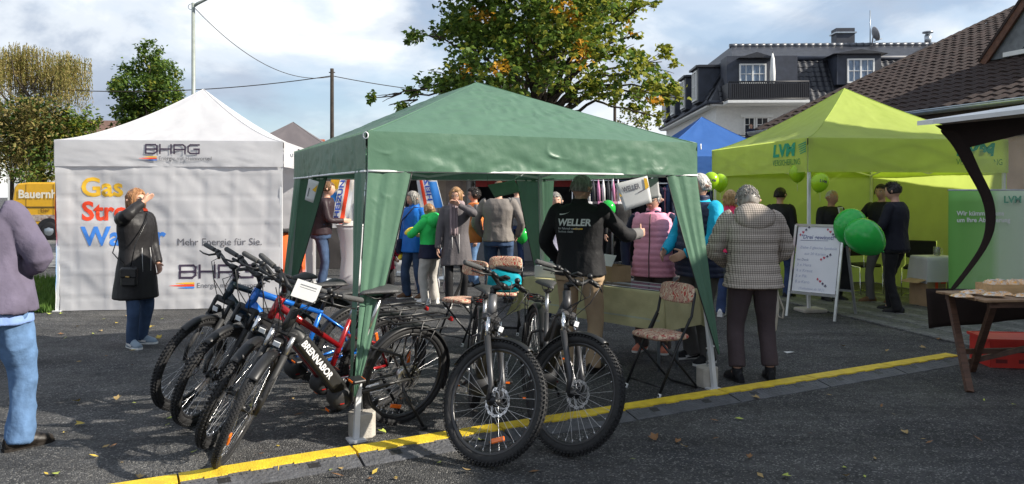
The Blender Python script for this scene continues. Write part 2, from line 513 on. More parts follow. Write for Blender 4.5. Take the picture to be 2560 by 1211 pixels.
# verge tiles: stepped edge along the far gable
mb = MB()
for k in range(31):
    p = TB(-.02, 0, 3.36) + up * (k * .345)
    mb.box(p + up * .18 + Vector((0, 0, .03)), (.16, .40, .07), Matrix((bE, up, bE.cross(up))).transposed() @ Matrix.Rotation(.05, 3, 'X'), bev=.02)
mb.obj('verge_tiles', M_TILE, tb)
mb = MB(); gp = []
def gutter(e):
    c = TB(e, -.12, 3.30); r = []
    for k in range(9):
        an = PI + PI * k / 8
        r.append(c + bN * (-math.cos(an) * -.085) + Vector((0, 0, math.sin(an) * .085)))
    return r
g0, g1 = gutter(-.15), gutter(L); mb.add(g0 + g1, [(i, i + 1, 9 + i + 1, 9 + i) for i in range(8)], True)
mb.tube([TB(-.15, -.205, 3.305), TB(L, -.205, 3.305)], .014, 6)
solidify(mb.obj('gutter', M_ZINC, tb), .006)
mb = MB(); mb.box(TB(L / 2, .05, 3.1), (.06, L, .24), Matrix((bN, bE, bN.cross(bE))).transposed())
mb.obj('fascia', M_DKWOOD, tb)
mb = MB(); mb.beam(TB(.3, .5, 2.85), TB(L, .5, 2.85), .14, .3); mb.obj('wall_plate', M_DKWOOD, tb)
# gabled glazed dormer high on the roof
def on_roof(px, py):
    d = Vector(((px - 1280) / F, 1, -(py - HY) / F)); o = Vector((0, 0, CAMH))
    nrm = bE.cross(up); p0 = bE0 + Vector((0, 0, 0))
    t = (p0 - o).dot(nrm) / d.dot(nrm); return o + d * t
q = on_roof(2482, 152) - Vector((bE0.x, bE0.y, 0)); 
mb = MB(); wd = 3.4; ap = 2.0
b0, b1 = q, q + bE * wd; apx = q + bE * (wd / 2) + Vector((0, 0, ap))
mb.prism([(0, 0), (wd, 0), (wd / 2, ap)], .08, frame_mtx(q, bE, (0, 0, 1)))
dm = mb.obj('dormer', M_GREYWALL, tb)
mb = MB(); ou = -bN * .16
for s_, e_ in ((b0 - bE * .15 - Vector((0, 0, .18)), apx), (b1 + bE * .15 - Vector((0, 0, .18)), apx)):
    mb.beam(s_ + ou + Vector((0, 0, .12)), e_ + ou + Vector((0, 0, .12)), .06, .22)
mb.obj('barge_board', M_BROWN, dm)
mb = MB()
for s_ in (b0 - bE * .2 - Vector((0, 0, .1)), b1 + bE * .2 - Vector((0, 0, .1))):
    t0 = apx + Vector((0, 0, .2)); s2 = s_ + Vector((0, 0, .1))
    mb.add([s2 + ou * 1.3, t0 + ou * 1.3, t0 + bN * 5, s2 + bN * 1.0], [(0, 1, 2, 3)])
solidify(mb.obj('dormer_roof', M_TILE, dm), .06)
mb = MB(); mb.prism([(.75, .1), (wd - .75, .1), (wd / 2, ap * .62)], .03, frame_mtx(q - bN * .05, bE, (0, 0, 1))); mb.obj('pane', M_GLASS, dm)
mb = MB(); mb.beam(q + bE * .35 - bN * .1 + Vector((0, 0, .06)), q + bE * (wd - .35) - bN * .1 + Vector((0, 0, .06)), .06, .1); mb.obj('window_frame', M_WHITE, dm)
# neighbouring tall building beyond the right edge, whose shade covers the right of the square
M_RENDER = mat('cream_render', (0.42, 0.38, 0.32), 0.9, var=.08, bump=.3, bscale=60)
nb = thing('neighbour_house', 'tall cream rendered house at the edge of the square with many white windows', 'building', (9.0, -2, 0))
mb = MB(); mb.box((3.2, 0, 2.85), (6.0, 22.6, 5.7)); mb.obj('wall', M_RENDER, nb)
mb = MB(); mb.add([(0, -11.6, 5.7), (0, 11.6, 5.7), (6.4, 11.6, 5.7), (6.4, -11.6, 5.7), (2.2, -11.6, 7.0), (2.2, 11.6, 7.0)], [(0, 1, 5, 4), (2, 3, 4, 5), (0, 4, 3), (1, 2, 5), (0, 3, 2, 1)]); mb.obj('roof', M_TILE, nb)
wm = MB(); wm.box((0, 0, 0), (.06, 1.1, 1.3), bev=.01); wme = wm.mesh('window'); wme.materials.append(M_WHITE)
pm_ = MB(); pm_.box((-.035, 0, 0), (.02, .95, 1.12)); pme_ = pm_.mesh('pane'); pme_.materials.append(M_GLASS)
for yy in (-8, -4.5, -1, 2.5, 6, 9):
    for zz in (1.5, 4.1):
        w_ = link('window', wme, nb, None, Matrix.Translation((.18, yy, zz))); link('pane', pme_, w_)

# ============================================================ mansard house
M_SLATE = mat('dark_slate_tile', (0.022, 0.024, 0.032), 0.45, var=.4, vscale=3, bump=.2)
M_SLATE2 = mat('slate_cladding', (0.035, 0.042, 0.062), 0.55, var=.25, vscale=3)
M_HOUSEW = mat('house_white_render', (0.72, 0.72, 0.70), 0.9, var=.05, bump=.2)
HZ = 36.0; hs = HZ / F
house = thing('mansard_house', 'white house with black mansard roof, balcony and dormers behind the tiled building', 'house', ((1790 - 1280) * hs, HZ, 0))
house.rotation_euler = (0, 0, math.radians(-2)); bpy.context.view_layer.update()
def hx(px): return (px - 1790) * hs
def hz(py, y=0.0): return CAMH + (HY - py) * hs * (HZ + y) / HZ
def hxd(px, y): return (px - 1280) / F * (HZ + y) - (1790 - 1280) * hs
ez, tz = hz(258), hz(140); WID = 12.5; DP = 14.0; IN = 1.0
mb = MB(); mb.box((WID / 2, DP / 2, ez / 2), (WID, DP, ez)); mb.obj('wall', M_HOUSEW, house)
mb = MB()
lo = [(-.35, -.35), (WID, -.35), (WID, DP), (-.35, DP)]; hi = [(IN, IN), (WID, IN), (WID, DP - 1), (IN, DP - 1)]
rz_ = hz(117, 3.5)
vs = [(x, y, ez) for x, y in lo] + [(x, y, tz) for x, y in hi] + [(IN + .6, 3.5, rz_), (WID, 3.5, rz_), (WID, DP - 2, rz_), (IN + .6, DP - 2, rz_)]
mb.add(vs, [(0, 1, 5, 4), (1, 2, 6, 5), (3, 0, 4, 7), (2, 3, 7, 6), (4, 5, 9, 8), (7, 4, 8, 11), (8, 9, 10, 11), (3, 2, 1, 0)])
hr = mb.obj('roof', M_SLATE, house)
# mansard tiles on the front slope
up_f = Vector((0, IN + .35, tz - ez)).normalized(); sl_len = math.hypot(IN + .35, tz - ez)
bal0, bal1, dw0, dw1 = hx(1812), hx(1985), hx(2083), hx(2190)
def msk(i, j):
    x = .1 + i * .30
    if x < (j / 8) * 1.2 - .25 or x > WID - .4: return True
    return (bal0 - .3 < x < bal1 - .05) or (dw0 - .3 < x < dw1 - .02)
tile_field(house, (.1, -.36, ez + .04), (1, 0, 0), up_f, 42, 9, .30, sl_len / 9, M_SLATE, skip=msk)
upl = Vector((IN + .35, 0, tz - ez)).normalized()
def mskl(i, j): return i * .5 + .3 > DP - 1
tile_field(house, (-.36, DP - .4, ez + .04), (0, -1, 0), upl, 26, 9, .5, sl_len / 9, M_SLATE, skip=lambda i, j: i * .5 > DP - 1.2 - (j / 9) * 1.0, limit=0)
mb = MB(); mb.tube([(IN - .1, IN - .1, tz + .02), (WID, IN - .1, tz + .02)], .12, 8); mb.tube([(IN - .1, IN - .1, tz + .02), (IN - .1, DP - 1, tz + .02)], .12, 8)
mb.obj('roof_edge', M_SLATE2, house)
mb = MB(); rg = random.Random(3)
for k in range(30): mb.tube([(IN + .5 + k * .36, 3.5, rz_ + .02), (IN + .5 + k * .36 + .38, 3.5, rz_ + .05)], .11, 8)
mb.obj('ridge_tiles', mat('ridge_tile_grey', (.10, .11, .13), .35, var=.2), house)
mb = MB(); mb.tube([(-.45, -.45, ez - .02), (bal0 - .1, -.45, ez - .02)], .08, 8); mb.tube([(-.45, -.45, ez - .02), (-.45, DP, ez - .02)], .08, 8); mb.tube([(bal1, -.45, ez - .02), (WID, -.45, ez - .02)], .08, 8); mb.obj('gutter', M_SLATE2, house)
mb = MB(); mb.box((WID / 2 - .2, -.2, ez - .12), (WID + .2, .45, .1)); mb.box((-.2, DP / 2, ez - .125), (.45, DP, .1)); mb.obj('soffit', M_WHITE, house)
def window(parent, x0, x1, z0, z1, y, nx=2, nz=2, fr=.07, facing='-y', nm='window', gm=None):
    wd, hg = x1 - x0, z1 - z0
    M = Matrix.Translation((x0, y, z0)) if facing == '-y' else Matrix.Translation((y, x0, z0)) @ Matrix.Rotation(-PI / 2, 4, 'Z') @ Matrix.Translation((-wd, 0, 0))
    mb = MB()
    mb.box((wd / 2, 0, fr / 2), (wd, .08, fr)); mb.box((wd / 2, 0, hg - fr / 2), (wd, .08, fr))
    mb.box((fr / 2, 0, hg / 2), (fr, .08, hg - 2 * fr)); mb.box((wd - fr / 2, 0, hg / 2), (fr, .08, hg - 2 * fr))
    for i in range(1, nx): mb.box((wd * i / nx, 0, hg / 2), (fr * 1.1 if nx == 2 else fr * .7, .075, hg - 2 * fr))
    o = mb.obj(nm, M_WHITE, parent, M)
    g = MB(); g.box((wd / 2, .02, hg / 2), (wd - fr, .02, hg - fr)); g.obj('pane', gm or M_GLASS, o)
    b = MB()
    for i in range(nx):
        xc = wd * (i + .5) / nx; b.box((xc, 0, hg / 2), (.025, .05, hg - 2 * fr))
    for j in range(1, nz): b.box((wd / 2, 0, hg * j / nz), (wd - 2 * fr, .05, .025))
    b.obj('glazing_bar', M_WHITE, o)
    return o
M_GLASSB = mat('curtained_glass', (0.18, 0.24, 0.33), 0.12, var=.5, vscale=6, stretch=(6, 1, .6))
# dormer with a window at the right
mb = MB(); mb.box(((dw0 + dw1) / 2, .55, (hz(215) + hz(140)) / 2), (dw1 - dw0, 1.6, hz(140) - hz(215))); d = mb.obj('dormer', M_SLATE2, house)
mb = MB(); mb.add([(dw0 - .25, -.5, hz(141)), (dw1 + .25, -.5, hz(141)), ((dw0 + dw1) / 2, -.5, hz(130)), (dw0 - .25, 1.6, hz(141)), (dw1 + .25, 1.6, hz(141)), ((dw0 + dw1) / 2, 1.6, hz(130))], [(0, 1, 2), (0, 2, 5, 3), (1, 4, 5, 2), (0, 3, 4, 1)]); mb.obj('dormer_roof', M_SLATE, d)
window(d, hx(2107), hx(2173), hz(212), hz(152), -.29, 2, 2, gm=M_GLASSB)
# loggia with balcony
mb = MB(); mb.box(((bal0 + bal1) / 2, .25, (hz(262) + hz(144)) / 2), (bal1 - bal0, 1.2, hz(144) - hz(262)));
lg = mb.obj('loggia', M_SLATE2, house)
mb = MB(); mb.box(((bal0 + bal1) / 2, -.55, hz(263)), (bal1 - bal0 + .4, 1.7, .12)); bl = mb.obj('balcony', M_WHITE, house)
mb = MB(); y0 = -1.3
x = bal0 - .1
M_RAIL = mat('balcony_black_metal', (.015, .016, .022), .5, var=.1)
while x < bal1 + .15:
    mb.box((x, y0, (hz(255) + hz(217)) / 2), (.05, .03, hz(217) - hz(255))); x += .085
mb.tube([(bal0 - .15, y0, hz(215)), (bal1 + .2, y0, hz(215))], .035, 6); mb.tube([(bal0 - .15, y0, hz(256)), (bal1 + .2, y0, hz(256))], .03, 6)
for sx in (bal0 - .15, bal1 + .2): mb.box((sx, y0 / 2, (hz(255) + hz(217)) / 2), (.04, -y0, hz(217) - hz(255)))
mb.obj('railing', M_RAIL, bl)
mb = MB(); mb.box(((bal0 + bal1) / 2, y0 + .06, (hz(254) + hz(219)) / 2), (bal1 - bal0, .015, hz(219) - hz(254))); mb.obj('privacy_screen', mat('screen_cloth', (.02, .025, .04), .8), bl)
window(lg, hx(1842), hx(1908), hz(214), hz(164), -.40, 2, 2, gm=M_GLASSB)
mb = MB(); mb.add([(hx(1836), -.75, hz(152)), (hx(1925), -.75, hz(152)), (hx(1880), -.75, hz(138)), (hx(1836), .7, hz(152)), (hx(1925), .7, hz(152)), (hx(1880), .7, hz(138))], [(0, 1, 2), (0, 2, 5, 3), (1, 4, 5, 2), (0, 3, 4, 1)]); mb.obj('loggia_gable', M_SLATE, lg)
pz = thing('closed_parasol', 'folded white parasol standing on the black balcony', 'parasol', (0, 0, 0))
pz.matrix_world = house.matrix_world @ Matrix.Translation((hx(1917), -.8, hz(257)))
mb = MB(); mb.lathe([(.03, .5), (.12, .62), (.13, 1.3), (.09, 1.9), (.02, 2.2)], 12); mb.obj('canopy', M_WHITE, pz)
mb = MB(); mb.tube([(0, 0, .05), (0, 0, 2.25)], .025, 8); mb.lathe([(.2, 0), (.2, .05)], 12); mb.obj('pole', M_RAIL, pz)
# lower windows
for (a_, b_) in ((1858, 1888), (1888, 1922)):
    window(house, hx(a_), hx(b_) - .03, hz(352), hz(293), -.02, 1, 3)
mb = MB(); mb.box((hx(1890), -.06, hz(291)), (1.5, .16, .14)); mb.obj('lintel', M_WHITE, house)
mb = MB(); y0 = -.9
for k in range(5): mb.tube([(hx(1835), y0, hz(362) + k * .09), (hx(1905), y0, hz(362) + k * .09)], .018, 6)
for k in range(3): mb.tube([(hx(1835) + k * .66, y0, hz(366)), (hx(1835) + k * .66, y0, hz(340))], .022, 6)
mb.obj('balcony_rail', M_RAIL, house)
mb = MB(); mb.box((hx(1870), -.5, hz(309) - 1.78), (1.6, .95, .12)); mb.obj('small_balcony', M_WHITE, house)
# side dormers
for k, yy in enumerate((1.6, 4.8, 8.0, 11.0)):
    mb = MB(); mb.box((.1, yy + .7, (ez + .2 + tz - .1) / 2), (1.2, 1.5, tz - ez - .4)); d = mb.obj('dormer', M_SLATE2, house)
    mb = MB(); mb.box((.1, yy + .7, tz - .24), (1.5, 1.8, .1)); mb.obj('dormer_roof', M_SLATE, d)
    window(d, yy + .2, yy + 1.2, ez + .35, tz - .4, -.54, 2, 2, facing='-x')
# chimney, dish, aerial, vent
mb = MB(); mb.box((hxd(2095, 4.2), 4.2, hz(99, 4.2)), (.95, .7, .95)); ch = mb.obj('chimney', M_SLATE2, house)
mb = MB(); mb.box((hxd(2095, 4.2), 4.2, hz(88, 4.2)), (1.1, .85, .07)); mb.lathe([(.1, hz(87, 4.2)), (.1, hz(82, 4.2)), (.17, hz(82, 4.2)), (.02, hz(77, 4.2))], 10, (hxd(2097, 4.2), 4.2, 0)); mb.obj('chimney_cap', M_ZINC, ch)
mb = MB(); mb.tube([(hxd(2163, 3.4), 3.4, hz(120, 3.4)), (hxd(2163, 3.4), 3.4, hz(30, 3.4))], .025, 6); mb.obj('aerial', M_ZINC, house)
mb = MB()
prof = [(.01, 0), (.16, .02), (.29, .07), (.38, .13)]
R = Matrix.Rotation(math.radians(70), 4, 'Y') @ Matrix.Identity(4)
t_ = MB(); t_.lathe(prof, 18); mb.add([Matrix.Translation((hxd(2171, 3.3), 3.3, hz(90, 3.3))) @ R @ Vector(v) for v in t_.v], t_.f, True)
mb.tube([(hxd(2171, 3.3), 3.3, hz(90, 3.3)), (hxd(2168, 3.3), 3.35, hz(118, 3.3))], .03, 6); mb.tube([(hxd(2172, 3.3), 3.3, hz(107, 3.3)), (hxd(2190, 3.3), 3.2, hz(101, 3.3))], .018, 5)
solidify(mb.obj('satellite_dish', mat('dish_grey', (.25, .25, .27), .5), house), .01)
mb = MB(); mb.lathe([(.16, hz(112, 3.6)), (.16, hz(93, 3.6)), (.12, hz(93, 3.6)), (.12, hz(87, 3.6)), (.26, hz(87, 3.6)), (.26, hz(84, 3.6))], 12, (hxd(2303, 3.6), 3.6, 0)); mb.obj('vent_pipe', M_ZINC, house)
# distant low roof at the left
far = thing('far_house', 'distant house with brown roof half hidden behind the compact green tree', 'house', (-33.5, 62, 0))
mb = MB(); mb.box((0, 0, 2.6), (10, 8, 5.2)); mb.obj('wall', M_HOUSEW, far)
mb = MB(); mb.add([(-5.5, -4.5, 5.1), (5.5, -4.5, 5.1), (5.5, 4.5, 5.1), (-5.5, 4.5, 5.1), (-5.5, 0, 7.6), (5.5, 0, 7.6)], [(0, 1, 5, 4), (2, 3, 4, 5), (0, 4, 3), (1, 2, 5), (0, 3, 2, 1)]); mb.obj('roof', mat('far_roof', (.14, .08, .06), .8, var=.2), far)
fh2 = thing('red_roof_house', 'far house with red roof behind the grey pavilion', 'house', (-23.5, 75, 0))
mb = MB(); mb.box((0, 0, 2.4), (9, 8, 4.8)); mb.obj('wall', M_HOUSEW, fh2)
mb = MB(); mb.add([(-5, -4.5, 4.7), (5, -4.5, 4.7), (5, 4.5, 4.7), (-5, 4.5, 4.7), (-5, 0, 7.0), (5, 0, 7.0)], [(0, 1, 5, 4), (2, 3, 4, 5), (0, 4, 3), (1, 2, 5), (0, 3, 2, 1)]); mb.obj('roof', mat('far_red_roof', (.3, .09, .05), .8, var=.2), fh2)
mb = MB(); mb.box((-2.2, 0, 7.1), (.5, .5, 1.0)); mb.obj('chimney', M_BROWN, fh2)
# ============================================================ trees
LEAF8 = [(0, 0), (.30, .12), (.52, .5), (.22, .58), (0, 1.0), (-.22, .58), (-.52, .5), (-.30, .12)]
LEAF4 = [(0, 0), (.3, .45), (0, 1), (-.3, .45)]
def leaf_cloud(name, clumps, mats, parent, size, shape, density, seed, pick, droop=.5, shell=.35):
    """clumps: (centre, (rx,ry,rz)); many single leaves spread through each clump's volume."""
    r = np.random.RandomState(seed)
    C = []; S = []
    for c, rad in clumps:
        vol = rad[0] * rad[1] * rad[2]
        n = max(12, int(density * (vol ** (2 / 3.)) ))
        # sub-tufts so that the clump breaks up into lumps with gaps
        nt = max(3, n // 22)
        d = r.normal(size=(nt, 3)); d /= np.linalg.norm(d, axis=1)[:, None]
        tc = d * (r.uniform(shell, 1, nt) ** .6)[:, None] * np.array(rad) + np.array(c)
        idx = r.randint(0, nt, n)
        P = tc[idx] + r.normal(size=(n, 3)) * np.array([.16, .16, .13]) * (np.mean(rad) ** .6)
        C.append(P); S.append(np.full(n, size) * r.uniform(.6, 1.25, n))
    P = np.concatenate(C); S = np.concatenate(S); n = len(P); k = len(shape)
    yaw = r.uniform(0, 2 * PI, n); dr = r.normal(droop, .45, n)
    ax = np.stack([np.cos(yaw) * np.cos(dr), np.sin(yaw) * np.cos(dr), -np.sin(dr)], 1)
    hz_ = np.stack([-np.sin(yaw), np.cos(yaw), np.zeros(n)], 1)
    roll = r.normal(0, .6, n)[:, None]; up_ = np.cross(ax, hz_)
    sd = hz_ * np.cos(roll) + up_ * np.sin(roll); nn = np.cross(sd, ax)
    V = np.zeros((n, k, 3))
    for i, (a, b) in enumerate(shape):
        V[:, i] = P + (sd * a + ax * b + nn * (abs(a) * .35 - .12 * b * b)) * S[:, None]
    me = bpy.data.meshes.new(name)
    me.from_pydata(V.reshape(-1, 3).tolist(), [], np.arange(n * k).reshape(n, k).tolist())
    me.polygons.foreach_set('material_index', pick(P, r).astype(np.int32))
    for m in mats: me.materials.append(m)
    me.update()
    return link(name, me, parent)
M_BARK = mat('bark', (.045, .035, .026), .95, var=.4, vscale=10, bump=.8, bscale=25)
def leafm(name, c, c2): return mat(name, c, .55, var=.3, vscale=3, transl=.46, col2=c2, spec=.3)
LG = leafm('leaf_green', (.08, .15, .022), (.16, .24, .04)); LD = leafm('leaf_dark', (.035, .07, .015), (.06, .11, .022))
LY = leafm('leaf_yellow_green', (.20, .24, .03), (.34, .33, .045)); LO = leafm('leaf_orange', (.5, .22, .02), (.62, .36, .03))
def limb(mb, a, b, r0, r1, rg, k=6, wob=.12):
    a, b = Vector(a), Vector(b); L_ = (b - a).length; pts = []
    for i in range(k + 1):
        t = i / k; w = math.sin(PI * t) * wob * L_
        pts.append(a.lerp(b, t) + Vector((rg.uniform(-1, 1), rg.uniform(-1, 1), rg.uniform(-.3, 1))) * w * .5)
    mb.tube(pts, [r0 + (r1 - r0) * i / k for i in range(k + 1)], 7)
    return pts
def tree(name, label, base, clumps, mats, size, shape, dens, seed, pick, trunk_r, fork, group=None, droop=.5):
    t = thing(name, label, 'tree', base, 0, group); b = Vector(base); rg = random.Random(seed)
    cl = [(Vector(c) - b, r) for c, r in clumps]
    mb = MB(); fk = Vector(fork) - b
    limb(mb, (0, 0, 0), fk, trunk_r, trunk_r * .75, rg, 6, .03); tr = mb.obj('trunk', M_BARK, t)
    mb = MB()
    for c, r in cl:
        s = fk.lerp(c, .05); m = fk.lerp(c, .5) + Vector((0, 0, .15 * (c - fk).length))
        p = limb(mb, fk - Vector((0, 0, rg.random() * .4)), m, trunk_r * .3, trunk_r * .13, rg); limb(mb, m, c, trunk_r * .13, .012, rg)
        for _ in range(3):
            e = c + Vector((rg.uniform(-1, 1) * r[0], rg.uniform(-1, 1) * r[1], rg.uniform(-.8, .8) * r[2])) * .8
            limb(mb, c.lerp(m, .3), e, .02, .006, rg, 4)
    mb.obj('branch', M_BARK, t)
    leaf_cloud('crown', [(tuple(c), r) for c, r in cl], mats, t, size, shape, dens, seed, pick, droop)
    return t
# big maple behind the green pavilion
MZ = 21.0; ms = MZ / F
mcl = [(1300, 40, 200, 100), (1190, 70, 110, 80), (1420, 40, 140, 90), (1530, 20, 95, 60), (1250, 165, 130, 70), (1390, 130, 110, 62), (1480, 110, 80, 50),
       (1150, 145, 65, 45), (1100, 195, 55, 32), (1055, 85, 42, 20), (1045, 215, 38, 24), (985, 262, 34, 16), (938, 245, 24, 14), (1115, 245, 60, 30),
       (1590, 185, 85, 55), (1655, 155, 45, 42), (1665, 225, 38, 45), (1600, 245, 66, 30), (1505, 215, 75, 40), (1635, 290, 28, 18), (1610, 15, 36, 24), (1588, 85, 24, 16),
       (1440, 220, 55, 30), (1180, 215, 110, 40), (1310, 235, 90, 30), (1560, 130, 40, 26), (1690, 245, 24, 22),
       (1300, -110, 230, 110), (1450, -120, 160, 100), (1180, -60, 110, 80), (1350, -230, 190, 110)]
rg = random.Random(11)
clumps = []
for (x, y, rx, ry) in mcl:
    Y = MZ + rg.uniform(-1.6, 1.6); c = W(x, y, Y); clumps.append((c, (rx * ms, max(rx, ry) * ms * .8, ry * ms)))
    if rx > 90: c2 = W(x + rg.uniform(-40, 40), y + rg.uniform(-20, 20), MZ + 2.6); clumps.append((c2, (rx * ms * .7, rx * ms * .5, ry * ms * .7)))
spots = np.array([tuple(W(x, y, MZ)) for x, y in ((1420, 15), (1440, 45), (1395, 10), (1222, 42), (1190, 30), (1445, 155), (1465, 140), (1240, 162), (1160, 172), (1580, 68), (1450, 110), (1255, 165), (1640, 250))])
mb_base = np.array([tuple(W(1345, 485, 22))])
def pick_maple(P, r):
    Pw = P + np.array([W(1345, 485, 22.0).x, 22.0, 0])
    px = 1280 + F * Pw[:, 0] / Pw[:, 1]; py = HY - F * (Pw[:, 2] - CAMH) / Pw[:, 1]
    i = np.where(r.rand(len(P)) < .25, 1, 0)
    yl = r.rand(len(P)) < np.clip((px - 1150) / 800, .10, .66); i = np.where(yl, 2, i)
    for s in spots:
        sx, sy = 1280 + F * s[0] / s[1], HY - F * (s[2] - CAMH) / s[1]
        near = np.hypot(px - sx, (py - sy) * 1.2) < 22; i = np.where(near & (r.rand(len(P)) < .5), 3, i)
    return i
tree('maple_tree', 'big maple tree turning yellow with spreading crown behind the green pavilion', (W(1345, 485, 22).x, 22.0, 0), clumps, [LG, LD, LY, LO], .16, LEAF8, 760, 5, pick_maple, .28, W(1345, 300, 22), droop=.7)
# rounded tree left of the lamp post
TZ = 36.0; ts = TZ / F
cl = [(375, 130, 28, 28), (365, 170, 58, 36), (405, 190, 50, 40), (350, 220, 62, 40), (410, 250, 48, 40), (365, 275, 72, 40), (300, 205, 24, 14), (285, 218, 18, 10), (320, 285, 40, 30), (430, 215, 26, 30), (375, 330, 80, 40)]
def pick2(P, r): return np.where(r.rand(len(P)) < .35, 1, np.where(r.rand(len(P)) < .12, 2, 0))
tree('ash_tree', 'compact dark green leafy tree rising behind the white pavilion roof', (W(370, 485, TZ).x, TZ, 0), [(W(x, y, TZ + rg.uniform(-1, 1)), (a * ts, a * ts * .9, b * ts)) for x, y, a, b in cl], [LG, LD, LY], .2, LEAF4, 1500, 8, pick2, .22, W(370, 330, TZ))
# weeping tree at the far left
LW = leafm('willow_leaf', (.22, .18, .06), (.40, .32, .12)); LW2 = leafm('willow_leaf_green', (.15, .16, .04), (.27, .25, .07))
WZ = 30.0; wsx = WZ / F
wt = thing('weeping_tree', 'weeping tree with long hanging olive brown strands by the yellow van', 'tree', (W(95, 485, WZ).x, WZ, 0))
wb = Vector(wt.location); rg = random.Random(21); mb = MB(); fk = W(90, 300, WZ) - wb
limb(mb, (0, 0, 0), fk, .3, .2, rg, 6, .03); mb.obj('trunk', M_BARK, wt)
mb = MB(); st = MB(); tops = []
for (x, y) in ((15, 128), (50, 116), (90, 124), (125, 150), (160, 138), (188, 148), (40, 150), (-5, 140), (-40, 150), (80, 170), (140, 178), (-80, 140), (175, 170), (25, 260), (110, 270), (60, 300), (-20, 280), (150, 290), (100, 330), (0, 340), (60, 370)):
    e = W(x, y, WZ + rg.uniform(-1.8, 1.8)) - wb; limb(mb, fk - Vector((0, 0, rg.random())), e, .05, .012, rg); tops.append((e, y))
mb.obj('branch', M_BARK, wt)
rn = np.random.RandomState(4); vsl = []; fsl = []
for (e, y) in tops:
    low = y > 200
    for k in range(130 if low else 105):
        a = rg.random() * 6.28; R_ = (.85 if low else .6) * rg.random() ** .5
        p = e + Vector((math.cos(a) * R_, math.sin(a) * R_, rg.uniform(-.1, .25) - R_ * .25)); ln = rg.uniform(.5, 2.0 if y < 200 else 1.3)
        sw = Vector((rg.uniform(-.1, .1), rg.uniform(-.1, .1), 0)); n_ = int(ln / .05)
        for i in range(n_):
            if rg.random() < .12: continue
            q = p + sw * (i * .06) - Vector((0, 0, i * .05)); an = rg.random() * 6.28; s_ = rg.uniform(.06, .12)
            d_ = Vector((math.cos(an) * .45, math.sin(an) * .45, -.85)) * s_; w_ = Vector((-math.sin(an), math.cos(an), 0)) * s_ * .2
            o = len(vsl); vsl += [q, q + d_ * .5 + w_, q + d_, q + d_ * .5 - w_]; fsl.append((o, o + 1, o + 2, o + 3))
me = bpy.data.meshes.new('crown'); me.from_pydata([tuple(v) for v in vsl], [], fsl); me.materials.append(LW); me.materials.append(LW2)
me.polygons.foreach_set('material_index', (rn.rand(len(fsl)) < .4).astype(np.int32)); link('crown', me, wt)
# shrubs under the weeping tree
def bush(name, label, px, py, Y, cl, mats, pick, size=.14, dens=900, seed=3, group=None):
    s = Y / F; base = (W(px, py, Y).x, Y, 0)
    return tree(name, label, base, [(W(x, y, Y + rg.uniform(-.5, .5)), (a * s, a * s * .8, b * s)) for x, y, a, b in cl], mats, size, LEAF4, dens, seed, pick, .09, W(px, 440, Y), group)
def pickb(P, r): return np.where(r.rand(len(P)) < .3, 1, np.where(r.rand(len(P)) < .45, 2, 0))
bush('round_shrub', 'yellow green leafy shrub between weeping tree and white pavilion', 200, 485, 29.0, [(195, 290, 50, 28), (215, 330, 44, 36), (170, 350, 50, 36), (190, 395, 60, 40), (230, 300, 22, 22)], [LG, LD, LY], pickb, .17, 1300, 31)
bush('dark_shrub', 'dark green shrub beside the yellow van roof', 110, 485, 28.0, [(115, 400, 50, 36), (150, 425, 45, 30), (90, 440, 50, 26)], [LD, LG, LW2], pickb, .16, 1300, 32)
bush('brown_shrub', 'brownish shrub under the weeping tree behind the man in the sweatshirt', 30, 485, 28.5, [(20, 290, 70, 55), (80, 290, 60, 50), (50, 350, 75, 50), (0, 400, 70, 45), (120, 330, 60, 45), (130, 270, 45, 35), (-50, 330, 70, 60)], [LW, LW2, LD], pickb, .16, 1300, 33)
bush('stall_hedge', 'sunlit leafy bush beside the white market trailer', 1172, 485, 24.0, [(1160, 470, 36, 30), (1185, 500, 30, 30), (1150, 510, 30, 20)], [LG, LD, LY], pickb, .16, 480, 34)
bush('distant_tree', 'small yellowish tree far behind the green pavilion near the house', 1600, 485, 33.0, [(1590, 285, 45, 26), (1620, 305, 40, 24), (1560, 305, 40, 22)], [LW2, LY, LG], pickb, .17, 400, 35)
# more foliage seen low between the pavilions
bush('far_hedge', 'low dark hedge line far behind the stalls', 1000, 485, 40.0, [(900, 450, 70, 22), (1000, 455, 80, 22), (1100, 450, 80, 22), (1250, 455, 80, 24), (1400, 452, 90, 24), (1550, 440, 80, 30)], [LD, LG, LD], pickb, .2, 260, 36)

# ============================================================ poles and wires
M_POLE = mat('galvanised_post', (.30, .33, .30), .5, .3, var=.1); M_DKPOLE = mat('tarred_wood_pole', (.03, .022, .016), .9, var=.3, bump=.4)
lp = thing('street_lamp', 'tall grey street lamp behind the peak of the white pavilion', 'street lamp', (W(484, 485, 24).x, 24, 0))
mb = MB(); zt = W(480, 8, 24).z; mb.tube([(0, 0, 0), (0, 0, 2), (-.01, 0, zt)], [.085, .07, .055], 10); mb.obj('pole', M_POLE, lp)
mb = MB(); mb.tube([(-.01, 0, zt - .12), (.12, 0, zt - .02), (.55, -.1, zt + .14)], [.045, .05, .035], 8); mb.obj('arm', M_POLE, lp)
mb = MB(); mb.box((.8, -.14, zt + .22), (.55, .2, .1), Euler((0, -.3, 0)), bev=.03); mb.obj('lamp_head', M_POLE, lp)
mb = MB(); mb.tube([(-.08 + .09 * math.cos(a), 0, zt - .12 + .09 * math.sin(a)) for a in [k * .5 for k in range(13)]], .008, 5); mb.obj('cable_loop', M_DKPOLE, lp)
up_ = thing('utility_pole', 'black wooden utility pole carrying the overhead wire', 'pole', (W(830, 485, 30).x, 30, 0))
